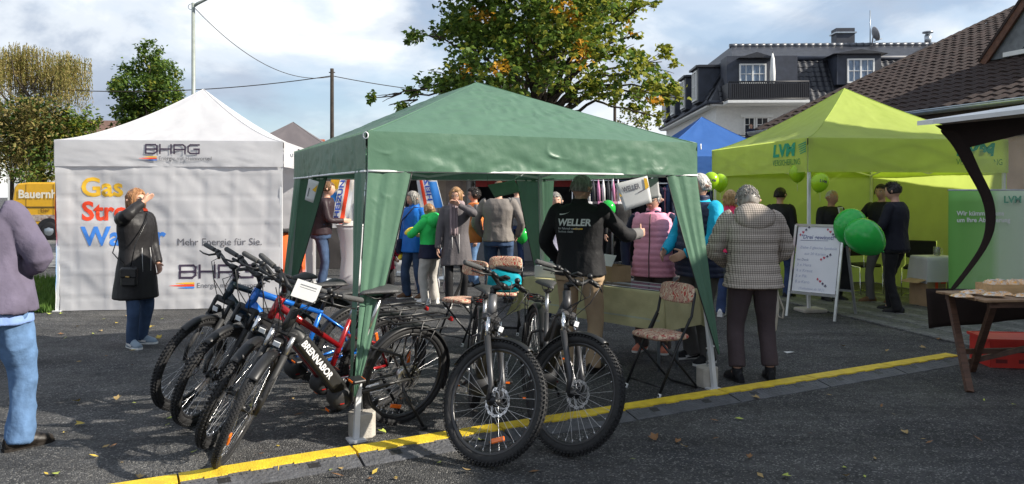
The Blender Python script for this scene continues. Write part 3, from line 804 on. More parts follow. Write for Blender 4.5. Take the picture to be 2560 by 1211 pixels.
mb = MB(); zt2 = W(830, 172, 30).z; mb.tube([(0, 0, 0), (0, 0, zt2)], [.085, .07], 10); mb.obj('post', M_DKPOLE, up_)
mb = MB(); mb.tube([(-.12, 0, zt2 - .15), (.12, 0, zt2 - .15)], .02, 6); mb.obj('bracket', M_DKPOLE, up_)
up2 = thing('thin_pole', 'thin wooden pole seen through the maple twigs', 'pole', (W(1537, 485, 32).x, 32, 0))
mb = MB(); mb.tube([(0, 0, 0), (0, 0, W(1537, 185, 32).z)], [.075, .06], 8); mb.obj('post', M_DKPOLE, up2)
mb = MB(); mb.tube([(-1.6, 0, W(0, 232, 32).z), (0, 0, W(0, 225, 32).z)], .012, 5); mb.obj('bracket', M_DKPOLE, up2)
def wire(name, label, a, b, sag, r=.014):
    mb = MB(); a, b = Vector(a), Vector(b)
    mb.tube([a.lerp(b, t / 24) - Vector((0, 0, sag * 4 * (t / 24) * (1 - t / 24))) for t in range(25)], r, 5)
    return tag(mb.obj(name, M_DKPOLE), label, 'wire')
wire('overhead_wire', 'long overhead wire crossing the sky to the black pole', W(-200, 190, 30), W(830, 190, 30), .62, .018)
wire('overhead_wire', 'overhead wire running from the black pole into the maple', W(830, 190, 30), W(1250, 240, 32), .15, .016)
wire('overhead_wire', 'thin wire sagging from the street lamp towards the black pole', W(488, 22, 24), W(830, 192, 30), .75, .012)

# ============================================================ yellow van
M_YEL = mat('yellow_van_paint', (.70, .38, .012), .3, var=.05, coat=.4); M_TYRE0 = mat('van_tyre', (.012, .012, .013), .8)
M_BLACKP = mat('black_plastic', (.012, .012, .014), .45, var=.1); M_CREAMTXT = mat('cream_lettering', (.75, .72, .6), .6, var=0); M_BRNTXT = mat('brown_lettering', (.18, .09, .01), .6, var=0)
VY = 26.4; vsx = VY / F; vx0 = W(26, 0, VY).x
van = thing('yellow_van', 'yellow farm delivery van with cream lettering behind the white pavilion', 'van', (vx0, VY, 0))
prof = [(0.02, .42), (0, .8), (.04, 1.3), (.12, 1.85), (.24, 1.98), (.6, 2.02), (3.4, 2.02), (3.75, 1.9), (4.3, 1.25), (4.95, 1.08), (5.05, .8), (5.05, .42)]
bm = MB(); bm.prism(prof, 1.7, frame_mtx((0, 1.7, 0), (1, 0, 0), (0, 0, 1))); 
body = bm.obj('body', M_YEL, van); bv = body.modifiers.new('bevel', 'BEVEL'); bv.width = .06; bv.segments = 3
for (wx) in (1.35, 4.2):
    mb = MB(); mb.lathe([(.42, -.02), (.42, .02)], 20, (wx, -.004, .36), 'Y'); mb.obj('wheel_arch', M_BLACKP, van)
    mb = MB(); mb.lathe([(.18, -.1), (.30, -.11), (.33, -.08), (.33, .08), (.30, .11), (.18, .1)], 22, (wx, .07, .33), 'Y'); w_ = mb.obj('wheel', M_TYRE0, van)
    mb = MB(); mb.lathe([(.02, .115), (.17, .1), (.19, .07)], 16, (wx, .07, .33), 'Y'); mb.obj('rim', M_ZINC, w_)
mb = MB(); mb.box((2.1, -.006, 1.55), (.95, .02, .5), bev=.008); mb.obj('window', M_GLASS, van)
mb = MB(); mb.box((2.0, -.01, 1.16), (3.6, .02, .03)); mb.obj('slide_rail', M_BLACKP, van)
mb = MB(); mb.box((2.5, -.01, .48), (5.0, .05, .14), bev=.01); mb.obj('sill', M_BLACKP, van)
for dx in (.55, 1.5, 2.7, 3.4):
    mb = MB(); mb.box((dx, -.002, 1.25), (.012, .012, 1.4)); mb.obj('door_seam', M_BRNTXT, van)
text('Bauernhof', .40, M_CREAMTXT, van, frame_mtx((.28, -.022, 1.48), (1, 0, 0), (0, 0, 1)), bold=.012)
text('Eier', .2, M_BRNTXT, van, frame_mtx((1.05, -.022, .98), (1, 0, 0), (0, 0, 1)), bold=.004)
mb = MB(); mb.box((1.6, -.006, .78), (1.9, .012, .22)); mb.obj('photo_panel', mat('photo_strip', (.18, .09, .07), .5, var=.9, vscale=9, col2=(.55, .5, .45)), van)
mb = MB(); mb.box((-.01, .3, .95), (.03, .14, .4), bev=.01); mb.obj('tail_lamp', mat('red_lamp', (.4, .01, .01), .2), van)
# ============================================================ pavilions
def fabric(name, col, tr=.3, rough=.55, var=.05, bump=.25, bs=7.0):
    return add_creases(mat(name, col, rough, var=var, vscale=3, bump=bump, bscale=bs, transl=tr, spec=.4), bs * .28, 1.5, 3.0, .2, 1.8)
M_GREEN = fabric('green_tarpaulin', (.120, .235, .158), .30, .42, bump=.75, bs=14)
M_GREEND = M_GREEN
M_WCLOTH = fabric('white_polyester', (.70, .70, .72), .35, .6, var=.02, bump=.3, bs=6)
M_LIME = fabric('lime_polyester', (.58, .70, .16), .50, .55, bump=.2)
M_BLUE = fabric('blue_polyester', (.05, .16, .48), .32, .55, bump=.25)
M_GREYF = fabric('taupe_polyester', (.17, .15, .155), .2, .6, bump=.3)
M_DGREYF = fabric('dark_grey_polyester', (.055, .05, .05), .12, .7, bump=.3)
M_TRIM = mat('white_piping', (.85, .85, .85), .5, var=0)
M_ALU = mat('white_steel_pole', (.70, .71, .72), .4, .15, var=.05)
M_BLK = mat('black_joint', (.02, .02, .02), .5)
def creased(seed, amp, f0=1.5, f1=6): 
    a = SN(seed, 9, f0, f1); b = SN(seed + 50, 8, f0 * 1.6, f1 * 1.8)
    def fn(x, y, z):
        p = np.array([[x, y, z]]); return amp * (a(p)[0] + .9 * (1 - 2.2 * abs(b(p)[0])))
    return fn
class Pavilion:
    def __init__(s, name, label, loc, rz, top, base, z1, z2, z3, p, m, seed, wr=.02, sag=.05, nu=40, nv=26, bulge=.0, joint=True, fr=(1.5, 6)):
        s.t = thing(name, label, 'pavilion', loc, rz); s.top, s.base, s.z1, s.z2, s.z3 = top, base, z1, z2, z3
        h, b = top / 2, base / 2; cs = [(-1, -1), (1, -1), (1, 1), (-1, 1)]; s.cs = cs; s.h, s.b = h, b
        cr = creased(seed, wr, *fr); s.cr = cr; s.panel = []; s.valance = []; s.legs = []
        apex = Vector((0, 0, z3))
        for k in range(4):
            a, c = Vector(cs[k] + (0,)) * h, Vector(cs[(k + 1) % 4] + (0,)) * h
            nrm = Vector((a + c)).normalized()
            def f(u, v, a=a, c=c, nrm=nrm):
                e = a.lerp(c, u); q = e.lerp(Vector((0, 0, 0)), v); edge = min(1, 6 * u * (1 - u)) 
                z = z2 + (z3 - z2) * (v ** p) - sag * 4 * u * (1 - u) * math.sin(PI * min(1, v * 1.1)) * (1 - v) + bulge * math.sin(PI * v) * (4 * u * (1 - u)) ** .5
                w = cr(q.x * 1.0, q.y * 1.0, z) * edge * min(1, 5 * v) * min(1, (1 - v) * 3 + .2)
                return Vector((q.x, q.y, z)) + (nrm * .4 + Vector((0, 0, .9))) * w
            mb = MB(); mb.grid(f, nu, nv); s.panel.append(mb.obj('roof_panel', m, s.t))
        for k in range(4):                       # stitched hip seams
            a = Vector(cs[k] + (0,)) * h; mb = MB(); mb.tube([Vector((a.x * (1 - v), a.y * (1 - v), z2 + (z3 - z2) * (v ** p) + .001)) for v in [i / 16 for i in range(17)]], .006, 5); mb.obj('seam', m, s.t)
        for k in range(4):
            a, c = Vector(cs[k] + (0,)) * h, Vector(cs[(k + 1) % 4] + (0,)) * h
            nrm = (a + c).normalized()
            def f(u, v, a=a, c=c, nrm=nrm):
                e = a.lerp(c, u); z = z2 + .004 + (z1 - z2 - .004) * v; edge = min(1, 8 * u * (1 - u))
                w = cr(e.x * 1.1 + 3, e.y * 1.1, z * 2.0) * edge * .8 * (.25 + v) + .012 * math.sin(u * 9 + k) * v * edge
                return Vector((e.x, e.y, z)) + nrm * (w + .012)
            s.vf = getattr(s, 'vf', []) + [f]
            mb = MB(); mb.grid(f, nu + 10, 12); s.valance.append(mb.obj('valance', m, s.t))
        for k in range(4):
            a = Vector((cs[k][0] * (h - .035), cs[k][1] * (h - .035), z2 - .03)); g = Vector((cs[k][0] * (b - .03), cs[k][1] * (b - .03), .015))
            mb = MB(); mb.beam(g, a, .036, .036, (1, 0, 0)); leg = mb.obj('leg', M_ALU, s.t); s.legs.append(leg)
            mb = MB(); mb.box((g.x, g.y, .008), (.11, .11, .014)); mb.obj('foot_plate', M_ALU, leg)
            if joint:
                mb = MB(); mb.box(a + Vector((0, 0, -.02)), (.07, .07, .09), bev=.01); mb.obj('corner_joint', M_BLK, leg)
        mb = MB()
        for k in range(4):                      # scissor struts under the eaves
            a = Vector((cs[k][0] * (h - .05), cs[k][1] * (h - .05), 0)); c = Vector((cs[(k + 1) % 4][0] * (h - .05), cs[(k + 1) % 4][1] * (h - .05), 0))
            m_ = (a + c) / 2; zt, zb = z2 - .06, z1 + .03
            for (p0, p1) in ((a, m_), (m_, c)):
                mb.beam(p0 + Vector((0, 0, zt)), p1 + Vector((0, 0, zb)), .012, .025); mb.beam(p0 + Vector((0, 0, zb)), p1 + Vector((0, 0, zt)), .012, .025)
        cp = MB(); cp.tube([(0, 0, z2 - .2), (0, 0, z3 - .03)], .02, 8); cp.obj('centre_pole', M_ALU, s.t)
        s.frame = mb.obj('frame', M_ALU, s.t)
    def wall(s, k, m, name='sidewall', inset=.0, amp=.03, seed=5, zb=.01, zt=None, nu=44, nv=40, taper=0.0, bulge=0.0, folds=True):
        h = s.h - inset; a, c = Vector(s.cs[k] + (0,)) * h, Vector(s.cs[(k + 1) % 4] + (0,)) * h
        nrm = (a + c).normalized(); zt = zt or s.z1 + .1; n1, n2 = SN(seed, 8, .6, 2.2), SN(seed + 9, 8, 1.5, 5)
        def f(u, v):
            uu = u + (0.5 - u) * taper * (1 - v); e = a.lerp(c, uu); z = zb + (zt - zb) * v
            P = np.array([[u * 3 + v, v * 2, .3]]); w = amp * n1(P)[0] + amp * .28 * (1 - 2 * abs(n2(P)[0])) + bulge * math.sin(PI * u) * math.sin(PI * min(1, v * 1.05))
            if folds:
                fu, fv = (u * 7) % 1, (v * 6) % 1
                w += .007 * (math.exp(-((fu - .5) / .07) ** 2) * (1 if int(u * 7) % 2 else -1) + math.exp(-((fv - .5) / .07) ** 2) * (1 if int(v * 6) % 2 else -1))
            return Vector((e.x, e.y, z)) + nrm * (w - .012)
        mb = MB(); mb.grid(f, nu, nv); o = mb.obj(name, m, s.t); return o, f, nrm
def surf_map(f, nrm, u0, v0, du, dv, off=.006):
    """lettering coordinates (metres) -> point on the cloth"""
    return lambda x, y: f(min(1, max(0, u0 + x * du)), min(1, max(0, v0 + y * dv))) + nrm * off
def grad_mat(name, stops, axis='Z', z0=0.0, z1=2.0, tr=.3):
    m = bpy.data.materials.new(name); m.use_nodes = True; n, l = m.node_tree.nodes, m.node_tree.links
    tc = n.new('ShaderNodeTexCoord'); sp = n.new('ShaderNodeSeparateXYZ'); l.new(tc.outputs['Object'], sp.inputs[0])
    mr = n.new('ShaderNodeMapRange'); mr.inputs['From Min'].default_value = z0; mr.inputs['From Max'].default_value = z1
    l.new(sp.outputs[axis], mr.inputs['Value']); r = n.new('ShaderNodeValToRGB'); e = r.color_ramp.elements
    e[0].position, e[0].color = stops[0][0], stops[0][1] + (1,); e[1].position, e[1].color = stops[1][0], stops[1][1] + (1,)
    for p, c in stops[2:]: q = e.new(p); q.color = c + (1,)
    l.new(mr.outputs['Result'], r.inputs['Fac']); b = n['Principled BSDF']; b.inputs['Roughness'].default_value = .6
    l.new(r.outputs['Color'], b.inputs['Base Color'])
    t = n.new('ShaderNodeBsdfTranslucent'); mx = n.new('ShaderNodeMixShader'); mx.inputs['Fac'].default_value = tr
    l.new(r.outputs['Color'], t.inputs['Color']); l.new(b.outputs['BSDF'], mx.inputs[1]); l.new(t.outputs['BSDF'], mx.inputs[2]); l.new(mx.outputs['Shader'], n['Material Output'].inputs['Surface'])
    return m
def ink(name, c): return mat('ink_' + name, c, .7, var=0)
I_Y, I_R, I_B, I_DK, I_GR = ink('yellow', (.80, .47, .03)), ink('red', (.78, .06, .015)), ink('blue', (.05, .22, .68)), ink('aubergine', (.045, .03, .06)), ink('grey', (.14, .14, .16))
BHAG = {  # squared logo letters as stroke boxes in a unit cell
 'B': [[(0, 0), (.8, 0), (1, .2), (1, .42), (.85, .5), (1, .58), (1, .85), (.85, 1), (0, 1), (0, 0)], [(0, .5), (.85, .5)]],
 'H': [[(0, 0), (0, 1)], [(1, 0), (1, 1)], [(0, .5), (1, .5)]],
 'A': [[(0, 0), (0, 1), (.8, 1), (1, .8), (1, 0)], [(0, .45), (1, .45)]],
 'G': [[(1, 1), (.2, 1), (0, .8), (0, .2), (.2, 0), (1, 0), (1, .5), (.55, .5)]]}
def logo(parent, fn, x, y, hgt, m, name='logo'):
    mb = MB(); wd = hgt * 1.25; t = hgt * .085
    for i, ch in enumerate('BHAG'):
        ox = x + i * wd * 1.28
        for pl in BHAG[ch]:
            for (a, b) in zip(pl, pl[1:]):
                A, B = Vector((ox + a[0] * wd, y + a[1] * hgt)), Vector((ox + b[0] * wd, y + b[1] * hgt)); d = (B - A).normalized(); nn = Vector((-d.y, d.x)) * t; A -= d * t; B += d * t
                k = max(1, int((B - A).length / .05)); 
                for q in range(k):
                    p0, p1 = A.lerp(B, q / k), A.lerp(B, (q + 1) / k)
                    mb.add([fn(*(p0 - nn)), fn(*(p1 - nn)), fn(*(p1 + nn)), fn(*(p0 + nn))], [(0, 1, 2, 3)])
    return mb.obj(name, m, parent)
def flame(parent, fn, x, y, w, h):
    for (m, y0, y1, xs) in ((I_Y, .72, 1.0, .25), (I_R, .34, .66, 0.0), (I_B, 0.0, .28, .35)):
        mb = MB(); k = 10
        for i in range(k):
            u0, u1 = xs + (1 - xs) * i / k, xs + (1 - xs) * (i + 1) / k
            def th(u): return min(1, .15 + (u - xs) / (1 - xs) * 1.6)
            c = (y0 + y1) / 2
            mb.add([fn(x + u0 * w, y + h * (c - (y1 - y0) / 2 * th(u0))), fn(x + u1 * w, y + h * (c - (y1 - y0) / 2 * th(u1))), fn(x + u1 * w, y + h * (c + (y1 - y0) / 2 * th(u1))), fn(x + u0 * w, y + h * (c + (y1 - y0) / 2 * th(u0)))], [(0, 1, 2, 3)])
        mb.obj('logo_stripe', m, parent)
# ---- white energy company pavilion
wr_ = math.radians(6)
fl = Vector(((137 - 1280) / F * 10.45, 10.45)); S_ = 3.06; dx_, dy_ = Vector((math.cos(wr_), math.sin(wr_))), Vector((-math.sin(wr_), math.cos(wr_)))
wc = fl + dx_ * S_ / 2 + dy_ * S_ / 2
wp = Pavilion('white_pavilion', 'white peaked pavilion with closed front wall printed Gas Strom Wasser', (wc.x, wc.y, 0), wr_, S_, S_, 2.0, 2.36, 3.29, 1.42, M_WCLOTH, 12, .014, .05)
fw, ff, fn_ = wp.wall(0, M_WCLOTH, amp=.035, seed=8, taper=.045, nu=70, nv=60)
M_GRAD = grad_mat('printed_gradient', [(0.0, (.8, .8, .82)), (.12, (.8, .8, .82)), (.2, (.16, .4, .75)), (.42, (.2, .42, .75)), (.52, (.75, .06, .02)), (.68, (.78, .1, .03)), (.85, (.8, .55, .12)), (1.0, (.8, .75, .6))], 'Z', 0, 2.05)
wp.wall(3, M_GRAD, amp=.02, seed=18, bulge=.22, folds=False)
bw, bf, bn = wp.wall(2, M_WCLOTH, amp=.03, seed=28)
WL = (wp.top) ; WHT = 2.1 - .01
sm_ = lambda x0, z0: surf_map(ff, fn_, 0, 0, 1 / WL, 1 / WHT)
f0 = surf_map(ff, fn_, 0, 0, 1 / WL, 1 / WHT, .0045)
def wxy(px, py):                      # photo pixel on the white front wall -> wall metres
    # ray with wall plane
    d = Vector(((px - 1280) / F, 1, -(py - HY) / F)); n3 = Vector((dy_.x, dy_.y, 0)); p0 = Vector((fl.x, fl.y, 0)); o = Vector((0, 0, CAMH))
    t = (p0 - o).dot(n3) / d.dot(n3); q = o + d * t; return ((Vector((q.x, q.y)) - fl).dot(dx_), q.z)
for body, m, px, py in (('Gas', I_Y, 200, 492), ('Strom', I_R, 200, 552), ('Wasser', I_B, 200, 615)):
    x, y = wxy(px, py); text_on(body, .36, m, wp.t if False else fw, lambda a, b, x=x, y=y: f0(x + a, y + b), bold=.010, maxedge=.05, name='lettering')
x, y = wxy(442, 616); text_on('Mehr Energie für Sie.', .14, I_GR, fw, lambda a, b: f0(x + a, y + b), maxedge=.06)
x2, y2 = wxy(445, 697); logo(fw, f0, x2 + .03, y2, .17, I_DK)
x3, y3 = wxy(425, 724); flame(fw, f0, x3, y3, .34, .085)
x4, y4 = wxy(494, 722); text_on('Energie mit Heimvorteil', .1, I_GR, fw, lambda a, b: f0(x4 + a, y4 + b), maxedge=.06)
v0 = wp.vf[0]; HV = wp.z2 - wp.z1
vfn = lambda x, y: v0(min(1, max(0, x / WL)), min(1, max(0, (wp.z2 - y) / HV))) + Vector((0, -1, 0)) * .006
va = wp.valance[0]
a0, b0_ = wxy(364, 384); logo(va, vfn, a0 + .01, b0_ , .118, I_DK)
a1, b1_ = wxy(349, 402); flame(va, vfn, a1, b1_, .24, .06)
a2, b2_ = wxy(398, 401); text_on('Energie mit Heimvorteil', .074, I_GR, va, lambda a, b: vfn(a2 + a, b2_ + b), maxedge=.06)
v1 = wp.vf[1]; vfr = lambda x, y: v1(min(1, max(0, x / WL)), min(1, max(0, (wp.z2 - y) / HV))) + Vector((1, 0, 0)) * .006
logo(wp.valance[1], vfr, 1.1, 2.19, .118, I_DK); flame(wp.valance[1], vfr, 1.08, 2.08, .24, .06)
bfn = lambda x, y: bf(1 - min(1, max(0, x / WL)), min(1, max(0, y / WHT))) + Vector((0, -1, 0)) * .03
ct = thing('promo_counter', 'round promotional counter printed red and blue inside the white pavilion', 'counter', (W(716, 640, 12.4).x, 12.4, 0))
mb = MB(); mb.lathe([(.30, .0), (.30, 1.0)], 20); mb.obj('wrap', grad_mat('counter_print', [(0.0, (.15, .3, .7)), (.25, (.6, .6, .7)), (.4, (.78, .12, .03)), (.95, (.8, .16, .03))], 'Z', 0, 1.0, .1), ct)
mb = MB(); mb.lathe([(.34, 1.0), (.34, 1.04)], 20); mb.obj('top', M_BLK, ct)

# ---- green pavilion with the bicycles
GC = Vector((-.322, 6.982)); GR = .447
gp = Pavilion('green_pavilion', 'green slant leg pavilion with white piping above the bicycle stand', (GC.x, GC.y, 0), GR, 2.783, 3.05, 1.774, 2.04, 2.642, 1.06, M_GREEN, 31, .011, .02, 110, 64, bulge=.03, fr=(2.2, 12))
for k in range(4):
    f = gp.vf[k]; mb = MB(); mb.tube([f(i / 30, 1.0) for i in range(31)], .008, 6); mb.obj('piping', M_TRIM, gp.valance[k])
    h, b = gp.h, gp.b
    cx, cy = gp.cs[k]; topc = Vector((cx * (h - .005), cy * (h - .005), gp.z1 + .02)); botc = Vector((cx * (b - .005), cy * (b - .005), .30))
    for ax in (0, 1):
        inw = Vector((-cx, 0, 0)) if ax == 0 else Vector((0, -cy, 0)); out = Vector((0, cy, 0)) if ax == 0 else Vector((cx, 0, 0)); sn = SN(60 + k * 2 + ax, 6, 1.2, 4)
        wtop = .30
        def f(u, v, inw=inw, out=out, topc=topc, botc=botc, sn=sn):
            c = topc.lerp(botc, v); wd = wtop * (1 - v) ** .85 + .012
            w = .016 * sn(np.array([[u * 3.0, v * .9, .1]]))[0] * min(1, 3 * (1 - v) + .2) + .006 * math.sin(u * 17)
            return c + inw * (u * wd) + out * (.012 + w * min(1, u * 4))
        mb = MB(); mb.grid(f, 12, 30); mb.obj('leg_drape', M_GREEN, gp.t)
        if ax == 0:
            mb = MB(); mb.tube([f(1.0, i / 20) for i in range(21)], .005, 5); mb.obj('zip', M_BLK, gp.t)
    mb = MB(); ring = gp.vf[k](0.0, .12) + Vector((cx * .02, cy * .02, 0)); mb.tube([ring + Vector((cx * -.6 * .022 * math.cos(a), cy * .6 * .022 * math.cos(a), .022 * math.sin(a))) for a in [i * PI / 6 for i in range(12)]], .004, 6, closed=True); mb.obj('eyelet', M_TRIM, gp.t)
def g2w(x, y, z=0): c, s = math.cos(GR), math.sin(GR); return Vector((GC.x + c * x - s * y, GC.y + s * x + c * y, z))
M_CONC = mat('pale_concrete', (.42, .39, .34), .9, var=.12, vscale=12, bump=.3, bscale=70)
def block(label, px, py, s=.165):
    p = G(px, py); t = thing('concrete_weight', label, 'weight', (p.x, p.y, 0), .5, 'concrete weights at the green pavilion feet')
    mb = MB(); k = .04; o = s / 2
    poly = [(-o, -o + k), (-o + k, -o), (o - k, -o), (o, -o + k), (o, o - k), (o - k, o), (-o + k, o), (-o, o - k)]
    mb.prism(poly, s); ob = mb.obj('block', M_CONC, t); bv = ob.modifiers.new('bevel', 'BEVEL'); bv.width = .008; bv.segments = 2
    mb = MB(); mb.tube([(0, 0, s - .01), (0, 0, s + .12), (.02, 0, s + .15), (.01, 0, s + .17)], .004, 6); mb.obj('hook', M_ZINC, t)
    mb = MB(); mb.tube([(-.01, 0, s + .155), (.11, -.02, s + .175)], .008, 6); mb.obj('handle', M_TRIM, t)
block('concrete weight hung on the pavilion leg beside the black step through bicycle', 905, 1090)
block('concrete weight at the pavilion foot beside the folding chair', 1768, 966)

# ---- lime insurance pavilion
LR = math.atan2(.16, .98); lx, ly = Vector((math.cos(LR), math.sin(LR))), Vector((-math.sin(LR), math.cos(LR))); LS = 3.1
lc = Vector((4.05, 10.4)) + lx * LS / 2 + ly * LS / 2
lpv = Pavilion('lime_pavilion', 'lime green peaked pavilion of an insurance stand beside the tiled building', (lc.x, lc.y, 0), LR, LS, LS, 1.92, 2.39, 3.31, 1.3, M_LIME, 71, .012, .06)
lw, lf, ln = lpv.wall(2, M_LIME, amp=.02, seed=41, folds=False); lw2, lf2, ln2 = lpv.wall(1, M_LIME, amp=.02, seed=43, folds=False)
I_GN = ink('insurance_green', (.02, .32, .16)); I_LVD = ink('dark_green', (.03, .22, .06))
vl = lpv.vf[3]; HV2 = lpv.z2 - lpv.z1
vfl = lambda x, y: vl(min(1, max(0, x / LS)), min(1, max(0, (lpv.z2 - y) / HV2))) + Vector((-1, 0, 0)) * .008
text_on('LVM', .24, I_GN, lpv.valance[3], lambda a, b: vfl(LS - .92 + a * 1.35, 2.165 + b), bold=.012, maxedge=.06, shear=.12)
text_on('VERSICHERUNG', .105, I_LVD, lpv.valance[3], lambda a, b: vfl(LS - .92 + a, 2.03 + b * 1.15), maxedge=.06)
mb = MB()
for i in range(5): mb.add([vfl(LS - .22 + i * .012, 2.30 - i * .03), vfl(LS - .02, 2.335 - i * .03), vfl(LS - .02, 2.318 - i * .03), vfl(LS - .22 + i * .012, 2.288 - i * .03)], [(0, 1, 2, 3)])
mb.obj('wing_mark', I_GN, lpv.valance[3])
vl0 = lpv.vf[0]; vf0 = lambda x, y: vl0(min(1, max(0, x / LS)), min(1, max(0, (lpv.z2 - y) / HV2))) + Vector((0, -1, 0)) * .008
text_on('LVM', .24, I_GN, lpv.valance[0], lambda a, b: vf0(LS - .85 + a * 1.35, 2.165 + b), bold=.012, maxedge=.06, shear=.12)
text_on('VERSICHERUNG', .105, I_LVD, lpv.valance[0], lambda a, b: vf0(LS - .85 + a, 2.03 + b * 1.15), maxedge=.06)
# base plate weight under the front leg
bp_ = lpv.legs[0]
mb = MB(); mb.box((-LS / 2 + .06, -LS / 2 + .04, .025), (.34, .3, .05), bev=.012); mb.obj('base_plate', M_CONC, lpv.t)
# ---- blue pavilion and taupe pavilion behind
bpv = Pavilion('blue_pavilion', 'blue peaked pavilion over the clothes stall between green and lime pavilions', (W(1755, 0, 16.6).x, 16.6, 0), .06, 3.0, 3.0, 2.0, 2.36, 3.30, 1.25, M_BLUE, 91, .012, .05, 24, 16)
tpv = Pavilion('taupe_pavilion', 'taupe grey peaked pavilion behind the white one', (W(733, 0, 17.8).x, 17.8, 0), .1, 3.0, 3.0, 2.05, 2.40, 3.30, 1.2, M_GREYF, 95, .014, .05, 24, 16)
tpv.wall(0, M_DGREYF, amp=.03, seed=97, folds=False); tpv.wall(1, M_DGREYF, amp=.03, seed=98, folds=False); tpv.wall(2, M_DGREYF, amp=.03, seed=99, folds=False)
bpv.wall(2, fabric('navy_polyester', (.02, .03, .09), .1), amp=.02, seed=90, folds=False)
# ============================================================ bicycles
M_RUB = mat('tyre_rubber', (.016, .016, .017), .75, var=.3, vscale=30, bump=.2, bscale=200)
M_RIM = mat('black_rim', (.02, .02, .022), .35, var=0, coat=.2); M_REFL = mat('reflective_stripe', (.55, .55, .55), .35, var=0)
M_STEEL = mat('brushed_steel', (.55, .55, .56), .28, .9, var=.05); M_CHROME = mat('chrome', (.75, .75, .76), .12, 1.0, var=0)
M_BPL = mat('satin_black', (.011, .011, .012), .42, var=.1); M_MATT = mat('matt_black', (.02, .02, .021), .6, var=.1)
M_GRIP = mat('grey_grip_rubber', (.075, .075, .075), .8, bump=.5, bscale=220); M_SADL = mat('saddle_leatherette', (.05, .05, .052), .5, bump=.2, bscale=150)
M_ORANGE = mat('orange_reflector', (.85, .16, .01), .25, var=0, spec=.8); M_REDREFL = mat('red_reflector', (.30, .01, .01), .2, var=0)
M_LENS = mat('lamp_lens', (.75, .78, .8), .08, var=0, spec=.8); M_WTXT = ink('white', (.75, .75, .75)); M_GTXT = ink('lightgrey', (.45, .46, .48)); M_YTIE = mat('yellow_tag', (.75, .55, .02), .5)
M_PAPER = mat('white_paper', (.8, .8, .78), .8, var=.03, transl=.3)
WHEEL = {}
